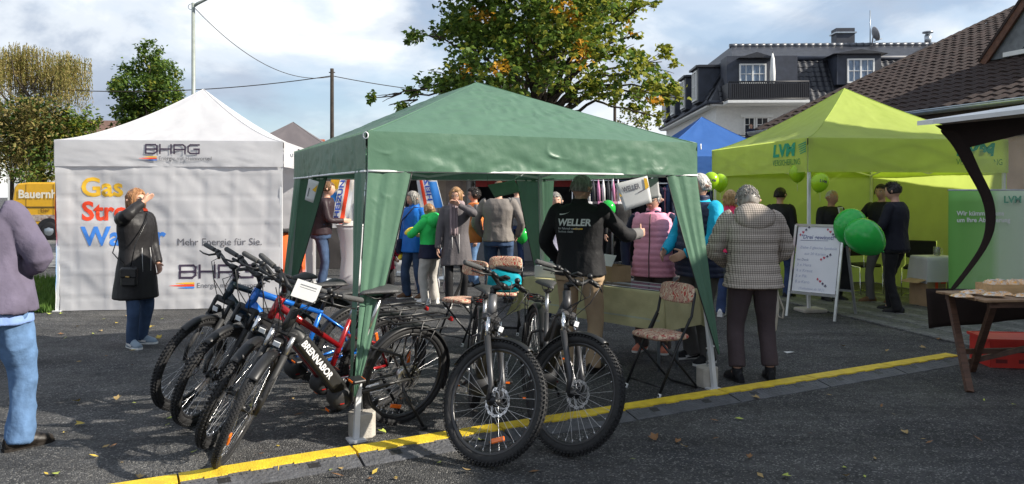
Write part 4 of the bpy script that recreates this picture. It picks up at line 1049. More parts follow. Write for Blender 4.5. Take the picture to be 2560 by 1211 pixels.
def wheel_meshes(R, tw, knob):
    key = (R, tw, knob)
    if key in WHEEL: return WHEEL[key]
    d = {}
    mb = MB(); n = 72; k = 12; rg = []
    for i in range(n):
        a = 2 * PI * i / n; ring = []
        for j in range(k):
            b = 2 * PI * j / k; rr = R - tw / 2 + math.cos(b) * tw * .5; yy = math.sin(b) * tw * .47
            ring.append((rr * math.cos(a), yy, rr * math.sin(a)))
        rg.append(ring)
    mb.rings(rg, caps=False, closed=True); d['tyre'] = mb.mesh('tyre'); d['tyre'].materials.append(M_RUB)
    mb = MB(); nk = 84 if knob else 96; kh = .009 if knob else .003
    for i in range(nk):
        for row, b in enumerate((-.95, -.38, .38, .95) if knob else (-.7, -.25, .25, .7)):
            a = 2 * PI * (i + .5 * (row % 2)) / nk; cb, sb = math.cos(b), math.sin(b); rr = R - tw / 2 + cb * (tw * .5 + kh * .3); yy = sb * (tw * .47 + kh * .3)
            er = Vector((math.cos(a), 0, math.sin(a))); ey = Vector((0, 1, 0)); nrm = er * cb + ey * sb; tn = Vector((-math.sin(a), 0, math.cos(a))); sd = tn.cross(nrm)
            mb.box(er * rr + ey * yy, (2 * PI * R / nk * (.52 if knob else .6), tw * (.17 if knob else .2), kh * 1.6), Matrix((tn, sd, nrm)).transposed())
    d['tread'] = mb.mesh('tread'); d['tread'].materials.append(M_RUB)
    Ri = R - tw * .93
    mb = MB(); prof = [(Ri + .004, -.014), (Ri + .004, .014), (Ri - .012, .012), (Ri - .02, .004), (Ri - .02, -.004), (Ri - .012, -.012)]; rg = []
    for i in range(72):
        a = 2 * PI * i / 72; rg.append([(r * math.cos(a), y, r * math.sin(a)) for r, y in prof])
    mb.rings(rg, caps=False, closed=True); d['rim'] = mb.mesh('rim'); d['rim'].materials.append(M_RIM)
    mb = MB()
    for s in (-1, 1):
        mb.tube([((Ri + .010) * math.cos(2 * PI * i / 72), s * (tw * .30), (Ri + .010) * math.sin(2 * PI * i / 72)) for i in range(72)], .0028, 5, closed=True)
    d['stripe'] = mb.mesh('reflective_stripe'); d['stripe'].materials.append(M_REFL)
    mb = MB()
    for i in range(32):
        a = 2 * PI * i / 32; s = 1 if i % 2 else -1; a2 = a + (.5 if (i // 2) % 2 else -.5)
        mb.tube([(.028 * math.cos(a2), s * .028, .028 * math.sin(a2)), ((Ri - .018) * math.cos(a), s * .004, (Ri - .018) * math.sin(a))], .0012, 4, caps=False)
    d['spokes'] = mb.mesh('spokes'); d['spokes'].materials.append(M_STEEL)
    mb = MB()
    for i in range(32):
        a = 2 * PI * i / 32; mb.tube([((Ri - .020) * math.cos(a), 0, (Ri - .020) * math.sin(a)), ((Ri - .040) * math.cos(a), 0, (Ri - .040) * math.sin(a))], .0024, 4)
    d['nipples'] = mb.mesh('nipples'); d['nipples'].materials.append(M_CHROME)
    mb = MB(); mb.lathe([(.012, -.055), (.016, -.036), (.032, -.03), (.032, -.024), (.018, -.018), (.018, .018), (.032, .024), (.032, .03), (.016, .036), (.012, .055)], 18, axis='Y'); d['hub'] = mb.mesh('hub'); d['hub'].materials.append(M_BPL)
    mb = MB(); n = 60; ro, ri = .09, .074; y = .045
    for i in range(n):
        a0, a1 = 2 * PI * i / n, 2 * PI * (i + 1) / n; w0 = .003 * math.sin(a0 * 12); w1 = .003 * math.sin(a1 * 12); hole = i % 3 == 0
        for (q0, q1) in (((ri, .079) if hole else (ri, .0805)), ((.0845, ro) if hole else (.0805, ro))):
            e0, e1 = (w0, w1) if q1 == ro else (0, 0)
            mb.add([(q0 * math.cos(a0), y, q0 * math.sin(a0)), (q0 * math.cos(a1), y, q0 * math.sin(a1)), ((q1 + e1) * math.cos(a1), y, (q1 + e1) * math.sin(a1)), ((q1 + e0) * math.cos(a0), y, (q1 + e0) * math.sin(a0))], [(0, 1, 2, 3)])
    for i in range(8):
        a = 2 * PI * i / 8; pts = [Vector((r_ * math.cos(a + t), y, r_ * math.sin(a + t))) for r_, t in ((.026, 0), (.045, .18), (.062, .42), (.076, .72))]
        for p, q in zip(pts, pts[1:]): mb.beam(p, q, .005, .002, (0, 1, 0))
    d['disc'] = mb.mesh('brake_disc'); d['disc'].materials.append(M_STEEL)
    WHEEL[key] = d
    return d
def put_wheel(parent, name, R, tw, knob, M, disc=True, spin=0.0, reflector=None):
    d = wheel_meshes(R, tw, knob)
    w = link(name, d['tyre'], parent, None, M @ Matrix.Rotation(spin, 4, 'Y'))
    for nm, k in (('tread', 'tread'), ('rim', 'rim'), ('reflective_stripe', 'stripe'), ('spokes', 'spokes'), ('nipples', 'nipples'), ('hub', 'hub')):
        q_ = link(nm, d[k], w)
        if k in ('tread', 'spokes', 'nipples'): q_['kind'] = 'stuff'
    if disc:
        link('brake_disc', d['disc'], w)
    if reflector is not None:
        mb = MB(); a = reflector; r_ = R * .62; tn = Vector((-math.sin(a), 0, math.cos(a))); er = Vector((math.cos(a), 0, math.sin(a)))
        mb.box(er * r_ + Vector((0, .012, 0)), (.095, .012, .03), Matrix((tn, Vector((0, 1, 0)), er)).transposed(), bev=.005); mb.obj('reflector', M_ORANGE, w)
    return w
def arc_guard(mb, c, R, a0, a1, w, n=24):
    rows = []
    for i in range(n + 1):
        a = a0 + (a1 - a0) * i / n
        rows.append([Vector(c) + Vector(((R + dr) * math.cos(a), y, (R + dr) * math.sin(a))) for y, dr in ((-w, -.014), (-w * .7, -.002), (-w * .3, .004), (w * .3, .004), (w * .7, -.002), (w, -.014))])
    vs = [p for r in rows for p in r]; k = 6
    mb.add(vs, [(i * k + j, i * k + j + 1, (i + 1) * k + j + 1, (i + 1) * k + j) for i in range(n) for j in range(k - 1)], True)
def bicycle(label, front, phi, steer, lean, R=.365, tw=.057, knob=True, wb=1.18, style='diamond', fm=None, fm2=None, rack=True, front_guard=True, refl=None,
            fork_m=None, stanch=None, decal=None, handle_w=.34, sweep=.06, disc=True, paper=False, spin=.3, kick=True, rise=.0, lamp=True, seat_z=.95, down_r=.036, guard=(62, 128)):
    """front: ground contact of the front wheel; phi: heading angle of the frame in the ground plane."""
    hd = Vector((math.cos(phi), math.sin(phi)))
    rear = Vector(front[:2]) - hd * wb
    t = thing('bicycle', label, 'bicycle', (rear.x, rear.y, 0), 0)
    t.rotation_euler = (lean, 0, phi); fm = fm or M_MATT; fm2 = fm2 or fm
    fork_m = fork_m or M_MATT; stanch = stanch or M_BPL
    ra, fa = Vector((0, 0, R)), Vector((wb, 0, R)); bbp = Vector((.47, 0, .30))
    ax = Vector((-math.cos(math.radians(67)), 0, math.sin(math.radians(67))))     # steering axis, upwards
    hb = fa - Vector((.045, 0, 0)) * 1.05 + ax * (R + .135); ht = hb + ax * .15
    Mst = Matrix.Translation(hb) @ Matrix.Rotation(steer, 4, ax) @ Matrix.Translation(-hb)
    sdir = Vector((-.29, 0, .957)); st = bbp + sdir * .46; sp = bbp + sdir * ((seat_z - .06 - bbp.z) / .957)
    # frame
    mb = MB(); mb.tube([hb - ax * .005, ht], [.031, .028], 14)
    mb.tube([bbp + Vector((.03, 0, .03)), hb + ax * .035], [down_r * 1.15, down_r], 14)
    if style == 'diamond': mb.tube([ht - ax * .03, (ht + st) / 2 + Vector((0, 0, -.03)), st + Vector((.0, 0, -.02))], [.026, .022, .018], 12)
    elif style == 'low': mb.tube([ht - ax * .06, bbp + sdir * .26], [.024, .019], 12)
    mb.tube([bbp, st], [.022, .017], 12)
    for s in (-1, 1):
        mb.tube([bbp + Vector((-.02, s * .03, 0)), ra + Vector((.15, s * .055, -.01)), ra + Vector((0, s * .062, 0))], [.014, .012, .010], 8)
        mb.tube([st + Vector((0, s * .012, -.03 if style == 'diamond' else -.12)), ra + Vector((.1, s * .05, .18)), ra + Vector((0, s * .062, 0))], [.011, .010, .009], 8)
    fr = mb.obj('frame', fm, t)
    if style != 'diamond' or fm2 != fm:
        pass
    mb = MB(); e0 = bbp + Vector((.03, 0, .03)); e1 = hb + ax * .035
    mb.beam(e0.lerp(e1, .12), e0.lerp(e1, .82), down_r * 2.05, down_r * 2.5, (0, 1, 0)); bt = mb.obj('battery', fm2, t)
    bv = bt.modifiers.new('bevel', 'BEVEL'); bv.width = down_r * .5; bv.segments = 4
    if decal:
        d = (e1 - e0).normalized()
        for s in (1, -1):
            if s == 1: o_ = e0.lerp(e1, .80) + Vector((0, down_r * 1.27, 0)); M = frame_mtx(o_, -d, Vector((0, 1, 0)).cross(-d))
            else: o_ = e0.lerp(e1, .14) + Vector((0, -down_r * 1.27, 0)); M = frame_mtx(o_, d, Vector((0, -1, 0)).cross(d))
            M = M @ Matrix.Translation((0, -.022, .002)); text(decal[0], decal[1], M_WTXT, bt, M, bold=.002)
    # motor, crank
    mb = MB(); mb.lathe([(.03, -.07), (.062, -.065), (.078, -.04), (.078, .04), (.062, .065), (.03, .07)], 20, bbp + Vector((.035, 0, -.005)), 'Y'); mt = mb.obj('motor', M_MATT, t)
    mb = MB(); mb.lathe([(.005, .0765), (.055, .0765), (.055, .074)], 18, bbp + Vector((.035, 0, -.005)), 'Y'); 
    mb = MB(); mb.box(bbp + Vector((.06, .078, -.02)), (.03, .004, .006)); mb.obj('badge', M_REDREFL, mt)
    mb = MB(); mb.lathe([(.06, .0), (.082, .0), (.082, -.004), (.06, -.004)], 30, bbp + Vector((0, -.085, 0)), 'Y', caps=False); cr = mb.obj('chainring', M_STEEL, t)
    mb = MB(); ca = .35 + spin
    for s in (-1, 1):
        c0 = bbp + Vector((0, s * .09, 0)); c1 = c0 + Vector((math.cos(ca), 0, math.sin(ca))) * (.17 * s) + Vector((0, s * .015, 0))
        mb = MB(); mb.tube([c0, c1], [.014, .011], 8); cm = mb.obj('crank', M_BPL, t)
        mb = MB(); mb.box(c1 + Vector((0, s * .055, 0)), (.09, .09, .022), bev=.006); pd_ = mb.obj('pedal', M_BPL, cm)
        mb = MB(); mb.box(c1 + Vector((.046, s * .055, 0)), (.004, .05, .012)); mb.box(c1 + Vector((-.046, s * .055, 0)), (.004, .05, .012)); mb.obj('pedal_reflector', M_ORANGE, pd_)
    mb = MB(); mb.tube([bbp + Vector((0, -.087, .08)), ra + Vector((0, -.055, .045))], .005, 5); mb.tube([bbp + Vector((0, -.087, -.08)), ra + Vector((.05, -.055, -.1)), ra + Vector((-.01, -.055, -.045))], .005, 5); mb.obj('chain', M_STEEL, t)
    mb = MB(); mb.lathe([(.05, .0), (.055, -.006), (.03, -.03)], 20, ra + Vector((0, -.04, 0)), 'Y'); mb.obj('cassette', M_STEEL, t)
    # saddle
    mb = MB(); mb.tube([st - sdir * .03, sp], .0145, 10); mb.obj('seatpost', M_BPL if style == 'diamond' else M_STEEL, t)
    rg = []
    for i, (x, w, z, h) in enumerate(((-.15, .03, .0, .02), (-.14, .07, .012, .04), (-.09, .085, .018, .05), (-.03, .06, .012, .045), (.04, .032, .008, .036), (.11, .022, .006, .03), (.135, .010, .0, .016))):
        rg.append([sp + Vector((x + .02, w * math.cos(a), .045 + z + h * .5 * math.sin(a) * (1 if math.sin(a) > 0 else .8))) for a in [2 * PI * k / 14 for k in range(14)]])
    mb = MB(); mb.rings(rg); sd = mb.obj('saddle', M_SADL, t)
    mb = MB()
    for s in (-1, 1): mb.tube([sp + Vector((-.10, s * .022, .035)), sp + Vector((-.04, s * .022, .01)), sp + Vector((.05, s * .022, .01)), sp + Vector((.12, s * .016, .04))], .0035, 5)
    mb.box(sp + Vector((0, 0, .008)), (.05, .05, .02), bev=.005); mb.obj('saddle_rails', M_BPL, sd)
    # wheels
    put_wheel(t, 'rear_wheel', R, tw, knob, Matrix.Translation(ra), disc, spin + 1, refl)
    put_wheel(t, 'front_wheel', R, tw, knob, Mst @ Matrix.Translation(fa), disc, spin, refl)
    # fork
    fw = .066
    mb = MB(); crown = hb - ax * .01
    mb.box(crown, (.05, fw * 2 + .035, .045), Matrix((Vector((ax.z, 0, -ax.x)), Vector((0, 1, 0)), ax)).transposed(), bev=.012)
    fb = crown - ax * .13
    for s in (-1, 1):
        mb.tube([fb + Vector((.02, s * fw, 0)) + ax * .01, fa + Vector((-.012, s * fw, .09)), fa + Vector((0, s * (fw - .006), -.005))], [.021, .018, .014], 12)
    mb.tube([fb + Vector((.005, -fw, 0)), fb + Vector((-.05, 0, .04)), fb + Vector((.005, fw, 0))], .013, 8)
    mb.box(fa + Vector((-.02, .06, .075)), (.05, .03, .075), bev=.01)                     # brake caliper
    fk = mb.obj('fork', fork_m, t, Mst)
    mb = MB()
    for s in (-1, 1): mb.tube([crown + Vector((.02, s * fw, 0)), fb + Vector((.02, s * fw, 0))], .0155, 12)
    mb.obj('stanchion', stanch, fk)
    text('SUNTOUR', .026, M_GTXT, fk, frame_mtx(fa + Vector((-.035, fw + .0215, .13)), ax, Vector((0, 1, 0)).cross(ax)), bold=.0006)
    # cockpit
    stem0 = ht + ax * .045; bc = stem0 + Vector((.07, 0, .03 + rise))
    mb = MB(); mb.tube([ht, stem0], .021, 12); mb.tube([stem0 - ax * .005, bc], [.02, .018], 12)
    mb.tube([bc + Vector((0, -.025, 0)), bc + Vector((0, .025, 0))], .022, 12); stm = mb.obj('stem', M_BPL, t, Mst)
    def bar(u):                                # u in -1..1
        a_ = abs(u); s = 1 if u > 0 else -1
        rz_ = .05 * min(1, max(0, (a_ - .15) / .3)); bk = sweep * max(0, a_ - .25) / .75 * 1.2
        return bc + Vector((-bk, u * handle_w, rz_ - .02 * max(0, a_ - .5)))
    mb = MB(); mb.tube([bar(i / 12) for i in range(-12, 13)], [.0115 if abs(i) > 4 else .014 for i in range(-12, 13)], 10); hbar = mb.obj('handlebar', M_BPL, t, Mst)
    for s in (-1, 1):
        mb = MB(); g0, g1 = bar(s * .66), bar(s * 1.02); mb.tube([g0, g0.lerp(g1, .1), g0.lerp(g1, .5), g0.lerp(g1, .93), g1], [.017, .0165, .0175, .0175, .013], 12); mb.obj('grip', M_GRIP, hbar)
        l0 = bar(s * .52) + Vector((.02, 0, -.01)); mb = MB(); mb.tube([l0, l0 + Vector((.045, s * .03, -.012)), bar(s * .8) + Vector((.075, 0, -.03)), bar(s * .97) + Vector((.06, 0, -.035))], [.009, .008, .006, .005], 7); mb.tube([bar(s * .5), bar(s * .58)], .02, 8); mb.tube([bar(s * .5) + Vector((.03, -s * .01, .0)), bar(s * .35) + Vector((.04, 0, .0))], [.013, .011], 8); mb.obj('brake_lever', M_BPL, hbar)
        mb = MB(); c0 = bar(s * .36) + Vector((.045, 0, 0)); 
        mb.tube([c0, c0 + Vector((.10, -s * .02, .0)), c0 + Vector((.09, -s * .07, -.14)), hb + Vector((.05, s * .03, .0)), fb + Vector((.03, s * fw, 0)), fa + Vector((0, .06 if s > 0 else -.06, .10))], .0032, 5); mb.obj('cable', M_BPL, hbar)
    mb = MB(); mb.tube([bc + Vector((.05, .1, .0)), bc + Vector((.13, .02, -.06)), ht + Vector((.05, 0, -.10)), ht + Vector((-.02, .03, -.2))], .0032, 5); mb.tube([bc + Vector((.05, -.14, .0)), bc + Vector((.15, -.04, -.08)), ht + Vector((.04, -.02, -.14)), ht + Vector((-.04, -.03, -.2))], .0032, 5); mb.obj('cable', M_BPL, hbar)
    mb = MB(); mb.box(bc + Vector((-.02, .0, .05)), (.075, .055, .02), Euler((0, -.5, 0)), bev=.006); mb.obj('display', M_BPL, hbar)
    mb = MB(); q = bar(.45); mb.ball(q + Vector((0, 0, .025)), .02, 10, 8); mb.obj('bell', M_BPL, hbar)
    if lamp:
        mb = MB(); lc_ = hb + Vector((.075, 0, -.05)); mb.box(lc_, (.05, .06, .045), bev=.014); lm = mb.obj('headlamp', M_BPL, t, Mst)
        mb = MB(); mb.box(lc_ + Vector((.027, 0, 0)), (.006, .045, .034), bev=.002); mb.obj('lens', M_LENS, lm)
    if front_guard:
        mb = MB(); arc_guard(mb, fa, R + .016, math.radians(guard[0]), math.radians(guard[1]), .034)
        g = solidify(mb.obj('front_mudguard', M_BPL, t, Mst), .003)
    mb = MB(); arc_guard(mb, ra, R + .018, math.radians(20), math.radians(205), .034, 30); solidify(mb.obj('rear_mudguard', M_BPL, t), .003)
    if rack:
        zr = R * 2 + .06; mb = MB()
        for s in (-1, 1):
            mb.tube([(.17, s * .06, zr), (-.1, s * .07, zr), (-.28, s * .06, zr - .005), (-.33, 0, zr - .005)], .0075, 7)
            mb.tube([(-.05, s * .07, zr), (.0, s * .075, R + .02)], .0055, 6); mb.tube([(-.2, s * .07, zr), (.0, s * .075, R + .02)], .0055, 6); mb.tube([(-.02, s * .085, zr - .06), (-.25, s * .085, zr - .065)], .0055, 6)
        mb.tube([(.17, .06, zr), (.17, -.06, zr)], .0075, 7)
        for xx in (.08, -.04, -.16): mb.tube([(xx, -.068, zr), (xx, .068, zr)], .006, 6)
        mb.tube([(.17, 0, zr), (.27, 0, zr + .03)], .006, 6); rk = mb.obj('rack', M_BPL, t)
        mb = MB(); mb.box((-.345, 0, zr - .04), (.025, .045, .03), bev=.006); mb.obj('tail_lamp', M_REDREFL, rk)
        mb = MB(); 
        for s in (-1, 1): mb.tube([(.12, s * .03, zr + .012), (-.24, s * .03, zr + .012)], .004, 5)
        mb.obj('spring_clip', M_BPL, rk)
    if kick:
        zz = 0.0; a0 = Vector((.05, .055, R - .03)); yk = .24; mb = MB()
        # foot of the stand reaches the ground on the leaning side
        ln = -lean; mb.tube([a0, a0 + Vector((.01, .03, -.04)), Vector((-.03, yk, .02 + yk * math.tan(ln)))], [.012, .011, .010], 8); mb.box(Vector((-.03, yk, .018 + yk * math.tan(ln))), (.05, .03, .018), bev=.004); mb.obj('kickstand', M_BPL, t)
    if paper:
        mb = MB(); c = bc + Vector((.03, -.02, .03)); M = frame_mtx(c + Vector((.03, .11, .015)), Vector((0, -1, -.12)), Vector((-.55, -.1, .8))) ; mb.add([M @ Vector(p) for p in ((-.02, -.03, 0), (.13, -.03, 0), (.13, .08, .012), (-.02, .08, .012))], [(0, 1, 2, 3)]); pp = solidify(mb.obj('price_sheet', M_PAPER, t, Mst), .002)
        mb = MB()
        for i in range(5): mb.add([M @ Vector(p) for p in ((0, -.012 + i * .016, .006), (.10, -.012 + i * .016, .006), (.10, -.008 + i * .016, .0065), (0, -.008 + i * .016, .0065))], [(0, 1, 2, 3)])
        mb.obj('print_line', I_GR, pp)
    return t
def metal_paint(name, c): return mat(name, c, .28, .35, var=.04, coat=.6)
P_TEAL = metal_paint('petrol_paint', (.008, .022, .035)); P_BLUE = metal_paint('blue_paint', (.01, .14, .55)); P_RED = metal_paint('dark_red_paint', (.28, .008, .012)); P_ANTH = mat('anthracite_paint', (.028, .028, .027), .42, .2, var=.15, bump=.03)
P_GREY = mat('satin_grey_paint', (.16, .16, .165), .38, .5, var=.05); P_DGREY = mat('graphite_paint', (.055, .055, .058), .4, .4, var=.05)
def gp_(px, py): p = G(px, py); return (p.x, p.y)
def ang(hx_, hy_): return math.atan2(hy_, hx_)
D = math.radians
phiL = ang(-.72, -.69)
BK = {}
BK[1] = bicycle('petrol dark mountain bicycle farthest back in the leaning row of four', gp_(462, 1020), ang(-.66, -.75), D(26), -D(11), style='diamond', fm=P_TEAL, rack=False, stanch=M_BPL, decal=None, spin=.2, rise=.06, front_guard=True, lamp=True)
BK[2] = bicycle('bright blue mountain bicycle second in the leaning row of four', gp_(512, 1058), ang(-.70, -.71), D(32), -D(12), style='diamond', fm=P_BLUE, fm2=M_MATT, rack=False, refl=4.3, spin=.5, rise=.05)
BK[3] = bicycle('red bicycle with chrome fork squeezed between blue and black bicycles', gp_(560, 1108), ang(-.72, -.69), D(44), -D(12), style='low', fm=P_RED, rack=True, stanch=M_CHROME, decal=('LEVIT', .055), refl=4.9, spin=.8, rise=.05)
BK[4] = bicycle('black step through electric bicycle with white frame lettering and a price sheet', gp_(592, 1156), ang(-.74, -.67), D(50), -D(11), R=.355, tw=.05, knob=False, wb=1.17, style='wave', fm=P_ANTH, stanch=M_STEEL, fork_m=M_MATT, decal=('BRENNABOR', .058), paper=True, sweep=.14, rise=.05, refl=.8, down_r=.047, spin=1.1, seat_z=1.0)
BK[5] = bicycle('grey mountain bicycle with wheel turned sideways standing beside the step through one', gp_(1207, 1154), ang(.10, -.99), D(50), -D(5), R=.37, style='low', fm=P_GREY, fm2=M_MATT, fork_m=P_DGREY, stanch=M_CHROME, refl=-1.0, sweep=.07, spin=0.0, guard=(70, 165), seat_z=.93, wb=1.2)
BK[6] = bicycle('graphite mountain bicycle with turned front wheel in front of the table', gp_(1412, 1130), ang(.16, -.985), D(39), -D(5), R=.37, style='low', fm=P_DGREY, fm2=M_MATT, fork_m=P_DGREY, stanch=M_CHROME, sweep=.07, spin=2.0, guard=(70, 165), seat_z=.95, wb=1.2)
# ============================================================ people
def skin_mat(name, c): return mat(name, c, .5, var=.06, vscale=20, spec=.35)
SK = skin_mat('skin_fair', (.55, .32, .23)); SK2 = skin_mat('skin_tanned', (.46, .25, .17)); M_LIP = mat('lips', (.42, .15, .12), .4, var=0); M_EYEW = mat('eye_white', (.7, .68, .65), .2, var=0); M_EYED = mat('eye_iris', (.03, .02, .015), .15, var=0)
HAIR = {n: mat('hair_' + n, c, .45, var=.3, vscale=40, col2=c2, stretch=(1, 1, .25), spec=.4) for n, c, c2 in (('blond', (.34, .20, .08), (.62, .42, .20)), ('grey', (.17, .155, .14), (.36, .34, .31)), ('brown', (.10, .055, .03), (.2, .11, .055)), ('black', (.012, .010, .010), (.035, .028, .026)), ('lightbrown', (.22, .12, .055), (.42, .25, .12)), ('white', (.33, .32, .30), (.58, .56, .53)), ('chestnut', (.24, .11, .05), (.42, .22, .10)))}
def cloth(name, c, rough=.8, bump=.35, bs=40, var=.1, **k):
    return MATS.get('cloth_' + name) or add_creases(mat('cloth_' + name, c, rough, var=var, vscale=k.pop('vs', 6), bump=bump, bscale=bs, spec=.25, **k), 6.0, .7, 2.4, .6, 1.2)
def ik(a, b, l1, l2, hint):
    a, b, hint = Vector(a), Vector(b), Vector(hint); d = b - a; L_ = min(d.length, (l1 + l2) * .999); d.normalize(); b = a + d * L_
    x = (l1 * l1 - l2 * l2 + L_ * L_) / (2 * L_); h = math.sqrt(max(0, l1 * l1 - x * x)); hp = hint - d * hint.dot(d)
    hp = hp.normalized() if hp.length > 1e-5 else d.orthogonal().normalized()
    return a + d * x + hp * h, b
def limb_loft(mb, pts, rad, n=12, sub=3, flat=None):
    P = []; R_ = []
    pts = [Vector(p) for p in pts]
    for i in range(len(pts) - 1):
        for s in range(sub):
            t = s / sub; P.append(pts[i].lerp(pts[i + 1], t)); R_.append(rad[i] + (rad[i + 1] - rad[i]) * t)
    P.append(pts[-1]); R_.append(rad[-1])
    for _ in range(2):
        Q = P[:]
        for i in range(1, len(P) - 1): Q[i] = P[i - 1] * .22 + P[i] * .56 + P[i + 1] * .22
        P = Q
    mb.tube(P, R_, n)
def bake(mb, name, mats, parent, voxel, smooth=3, deci=None, disp=None, mtx=None, facemat=None):
    me = mb.mesh(name); o = bpy.data.objects.new('tmp_bake', me); COL.objects.link(o)
    r = o.modifiers.new('r', 'REMESH'); r.mode = 'VOXEL'; r.voxel_size = voxel
    if smooth: s = o.modifiers.new('s', 'SMOOTH'); s.iterations = smooth; s.factor = .5
    if deci: d = o.modifiers.new('d', 'DECIMATE'); d.ratio = deci
    dg = bpy.context.evaluated_depsgraph_get(); m2 = bpy.data.meshes.new_from_object(o.evaluated_get(dg)); bpy.data.objects.remove(o); bpy.data.meshes.remove(me)
    m2.name = name; n = len(m2.vertices)
    if disp:
        co = np.empty(n * 3); no = np.empty(n * 3); m2.vertices.foreach_get('co', co); m2.vertex_normals.foreach_get('vector', no)
        co = co.reshape(-1, 3); no = no.reshape(-1, 3); co = co + no * disp(co)[:, None]; m2.vertices.foreach_set('co', co.ravel())
    m2.polygons.foreach_set('use_smooth', [True] * len(m2.polygons)); m2.materials.clear()
    for m in (mats if isinstance(mats, (list, tuple)) else [mats]): m2.materials.append(m)
    if facemat:
        c = np.empty(len(m2.polygons) * 3); m2.polygons.foreach_get('center', c); m2.polygons.foreach_set('material_index', facemat(c.reshape(-1, 3)).astype(np.int32))
    m2.update()
    return link(name, m2, parent, None, mtx)
def ell_ring(c, rx, ry, ex, ey, n=20, sq=2.4):
    out = []
    for k in range(n):
        a = 2 * PI * k / n; ca, sa = math.cos(a), math.sin(a)
        out.append(c + ex * (rx * math.copysign(abs(ca) ** (2 / sq), ca)) + ey * (ry * math.copysign(abs(sa) ** (2 / sq), sa)))
    return out
TORSO = [(.455, .060, .055), (.48, .088, .070), (.52, .096, .073), (.56, .091, .067), (.61, .084, .062), (.66, .088, .064), (.72, .097, .070), (.765, .100, .068), (.80, .092, .058), (.825, .066, .046), (.842, .040, .038)]
def person(label, loc, facing, H=1.72, wid=1.0, belly=0.0, skin=SK, hair='brown', style='short', top=None, legs=None, shoes=None, arms=None, feet=None, lean=(0, 0), head=(0, 0), hemjig=0,
           face=True, vest=None, glasses=None, cap=None, seed=1, far=False, sole=None, extra=None, group=None):
    """facing: rotation about z; local -y is forwards.  arms/feet in metres, local."""
    t = thing('person', label, 'person', loc, facing, group); rs = random.Random(seed)
    ex = Vector((1, 0, 0)); lv = Vector((lean[0], lean[1], 0)); hip = Vector((0, 0, .5 * H)); vx = 1.35 if far else 1.0
    def spine(zf):                                   # centre of the torso at height fraction zf
        q = max(0, (zf - .5) / .34); return Vector((lv.x * q ** 1.3, lv.y * q ** 1.3, zf * H - .25 * lv.length * q * q))
    def torso(mb, rows, inf, lo, hi, bel=belly, flare=0.0):
        rg = []
        zs = [r for r in rows if lo <= r[0] <= hi]
        def val(z):
            for a, b in zip(rows, rows[1:]):
                if a[0] <= z <= b[0]: k = (z - a[0]) / (b[0] - a[0]); return a[1] + (b[1] - a[1]) * k, a[2] + (b[2] - a[2]) * k
            return (rows[0][1:] if z < rows[0][0] else rows[-1][1:])
        allz = sorted(set([lo, hi] + [r[0] for r in zs]))
        for z in allz:
            rx, ry = val(z)
            if z < .52: rx, ry = max(rx, .097) + max(0, .52 - z) * flare, max(ry, .074) + max(0, .52 - z) * flare
            b = bel * math.exp(-((z - .58) / .07) ** 2); c = spine(z) + Vector((0, -b * .6, 0))
            rg.append(ell_ring(c, rx * H * wid + inf, ry * H * (.5 + .5 * wid) + inf + b * .7, ex, Vector((0, 1, 0))))
        mb.rings(rg)
    nb_ = spine(.845); sh = {s: spine(.80) + Vector((s * .103 * H * wid, .005, 0)) for s in (-1, 1)}; hp = {s: Vector((s * .050 * H * wid, 0, .50 * H)) for s in (-1, 1)}
    arms = arms or {}; feet = feet or {}
    A = {}; Lg = {}
    for s in (-1, 1):
        w, hint = arms.get(s, ((s * (.155 * wid) * H * .95, -.04, .47 * H), (s * .35, 1, 0)))[:2]
        w = Vector(w)
        el, wr = ik(sh[s], w, .172 * H, .150 * H, hint); A[s] = (sh[s], el, wr)
        fx, fy, fa = feet.get(s, (s * .075 * H * .9, .0, s * .2))[:3]
        an = Vector((fx, fy, .048 * H)); kn, an = ik(hp[s], an, .236 * H, .226 * H, Vector((math.sin(fa) * 1.0, -math.cos(fa), 0))); Lg[s] = (hp[s], kn, an, fa)
    # ---- head frame
    hyaw, hpit = head; Rh = Matrix.Rotation(hyaw, 3, 'Z') @ Matrix.Rotation(hpit, 3, 'X'); hs_ = .0645 * H if H > 1.45 else .074 * H * .95
    hc = nb_ + Vector((lv.x * .12, lv.y * .12, 0)) + Rh @ Vector((0, -.015, hs_ * 1.16)) - Vector((0, 0, abs(hpit) * .02))
    def HP(x, y, z): return hc + Rh @ (Vector((x, y, z)) * hs_)
    mb = MB()
    torso(mb, TORSO, -.014, .455, .842)
    for s in (-1, 1):
        a, e, w = A[s]; limb_loft(mb, [a - Vector((s * .03, 0, 0)), a, e, w], [.05 * wid, .043, .033, .024]); h_, k_, n_, fa = Lg[s]
        limb_loft(mb, [h_ + Vector((0, 0, .02)), k_, k_.lerp(n_, .3), n_], [.078, .05, .05, .034])
        limb_loft(mb, [n_, n_ + Vector((math.sin(fa) * .1, -math.cos(fa) * .1, -.045))], [.036, .03])
        # hand
        d = (w - e).normalized(); thumb = Vector(arms[s][2]) if s in arms and len(arms[s]) > 2 else Vector((0, -1, 0)); wv = thumb - d * thumb.dot(d); wv = wv.normalized() if wv.length > .05 else d.orthogonal().normalized()
        curl = arms[s][3] if s in arms and len(arms[s]) > 3 else .55
        pn_ = d.cross(wv) * (1 if d.cross(wv).dot(Vector((-s, 0, 0))) > 0 else -1); hl = .105 * H / 1.8
        ring = []
        for (q, rw, rt) in ((-.02, .022, .018), (.02, .034, .017), (.07, .042, .015), (.095, .038, .011)): ring.append(ell_ring(w + d * (q * hl / .105), rw * H / 1.75, rt * H / 1.75, wv, pn_, 12, 2.2))
        mb.rings(ring)
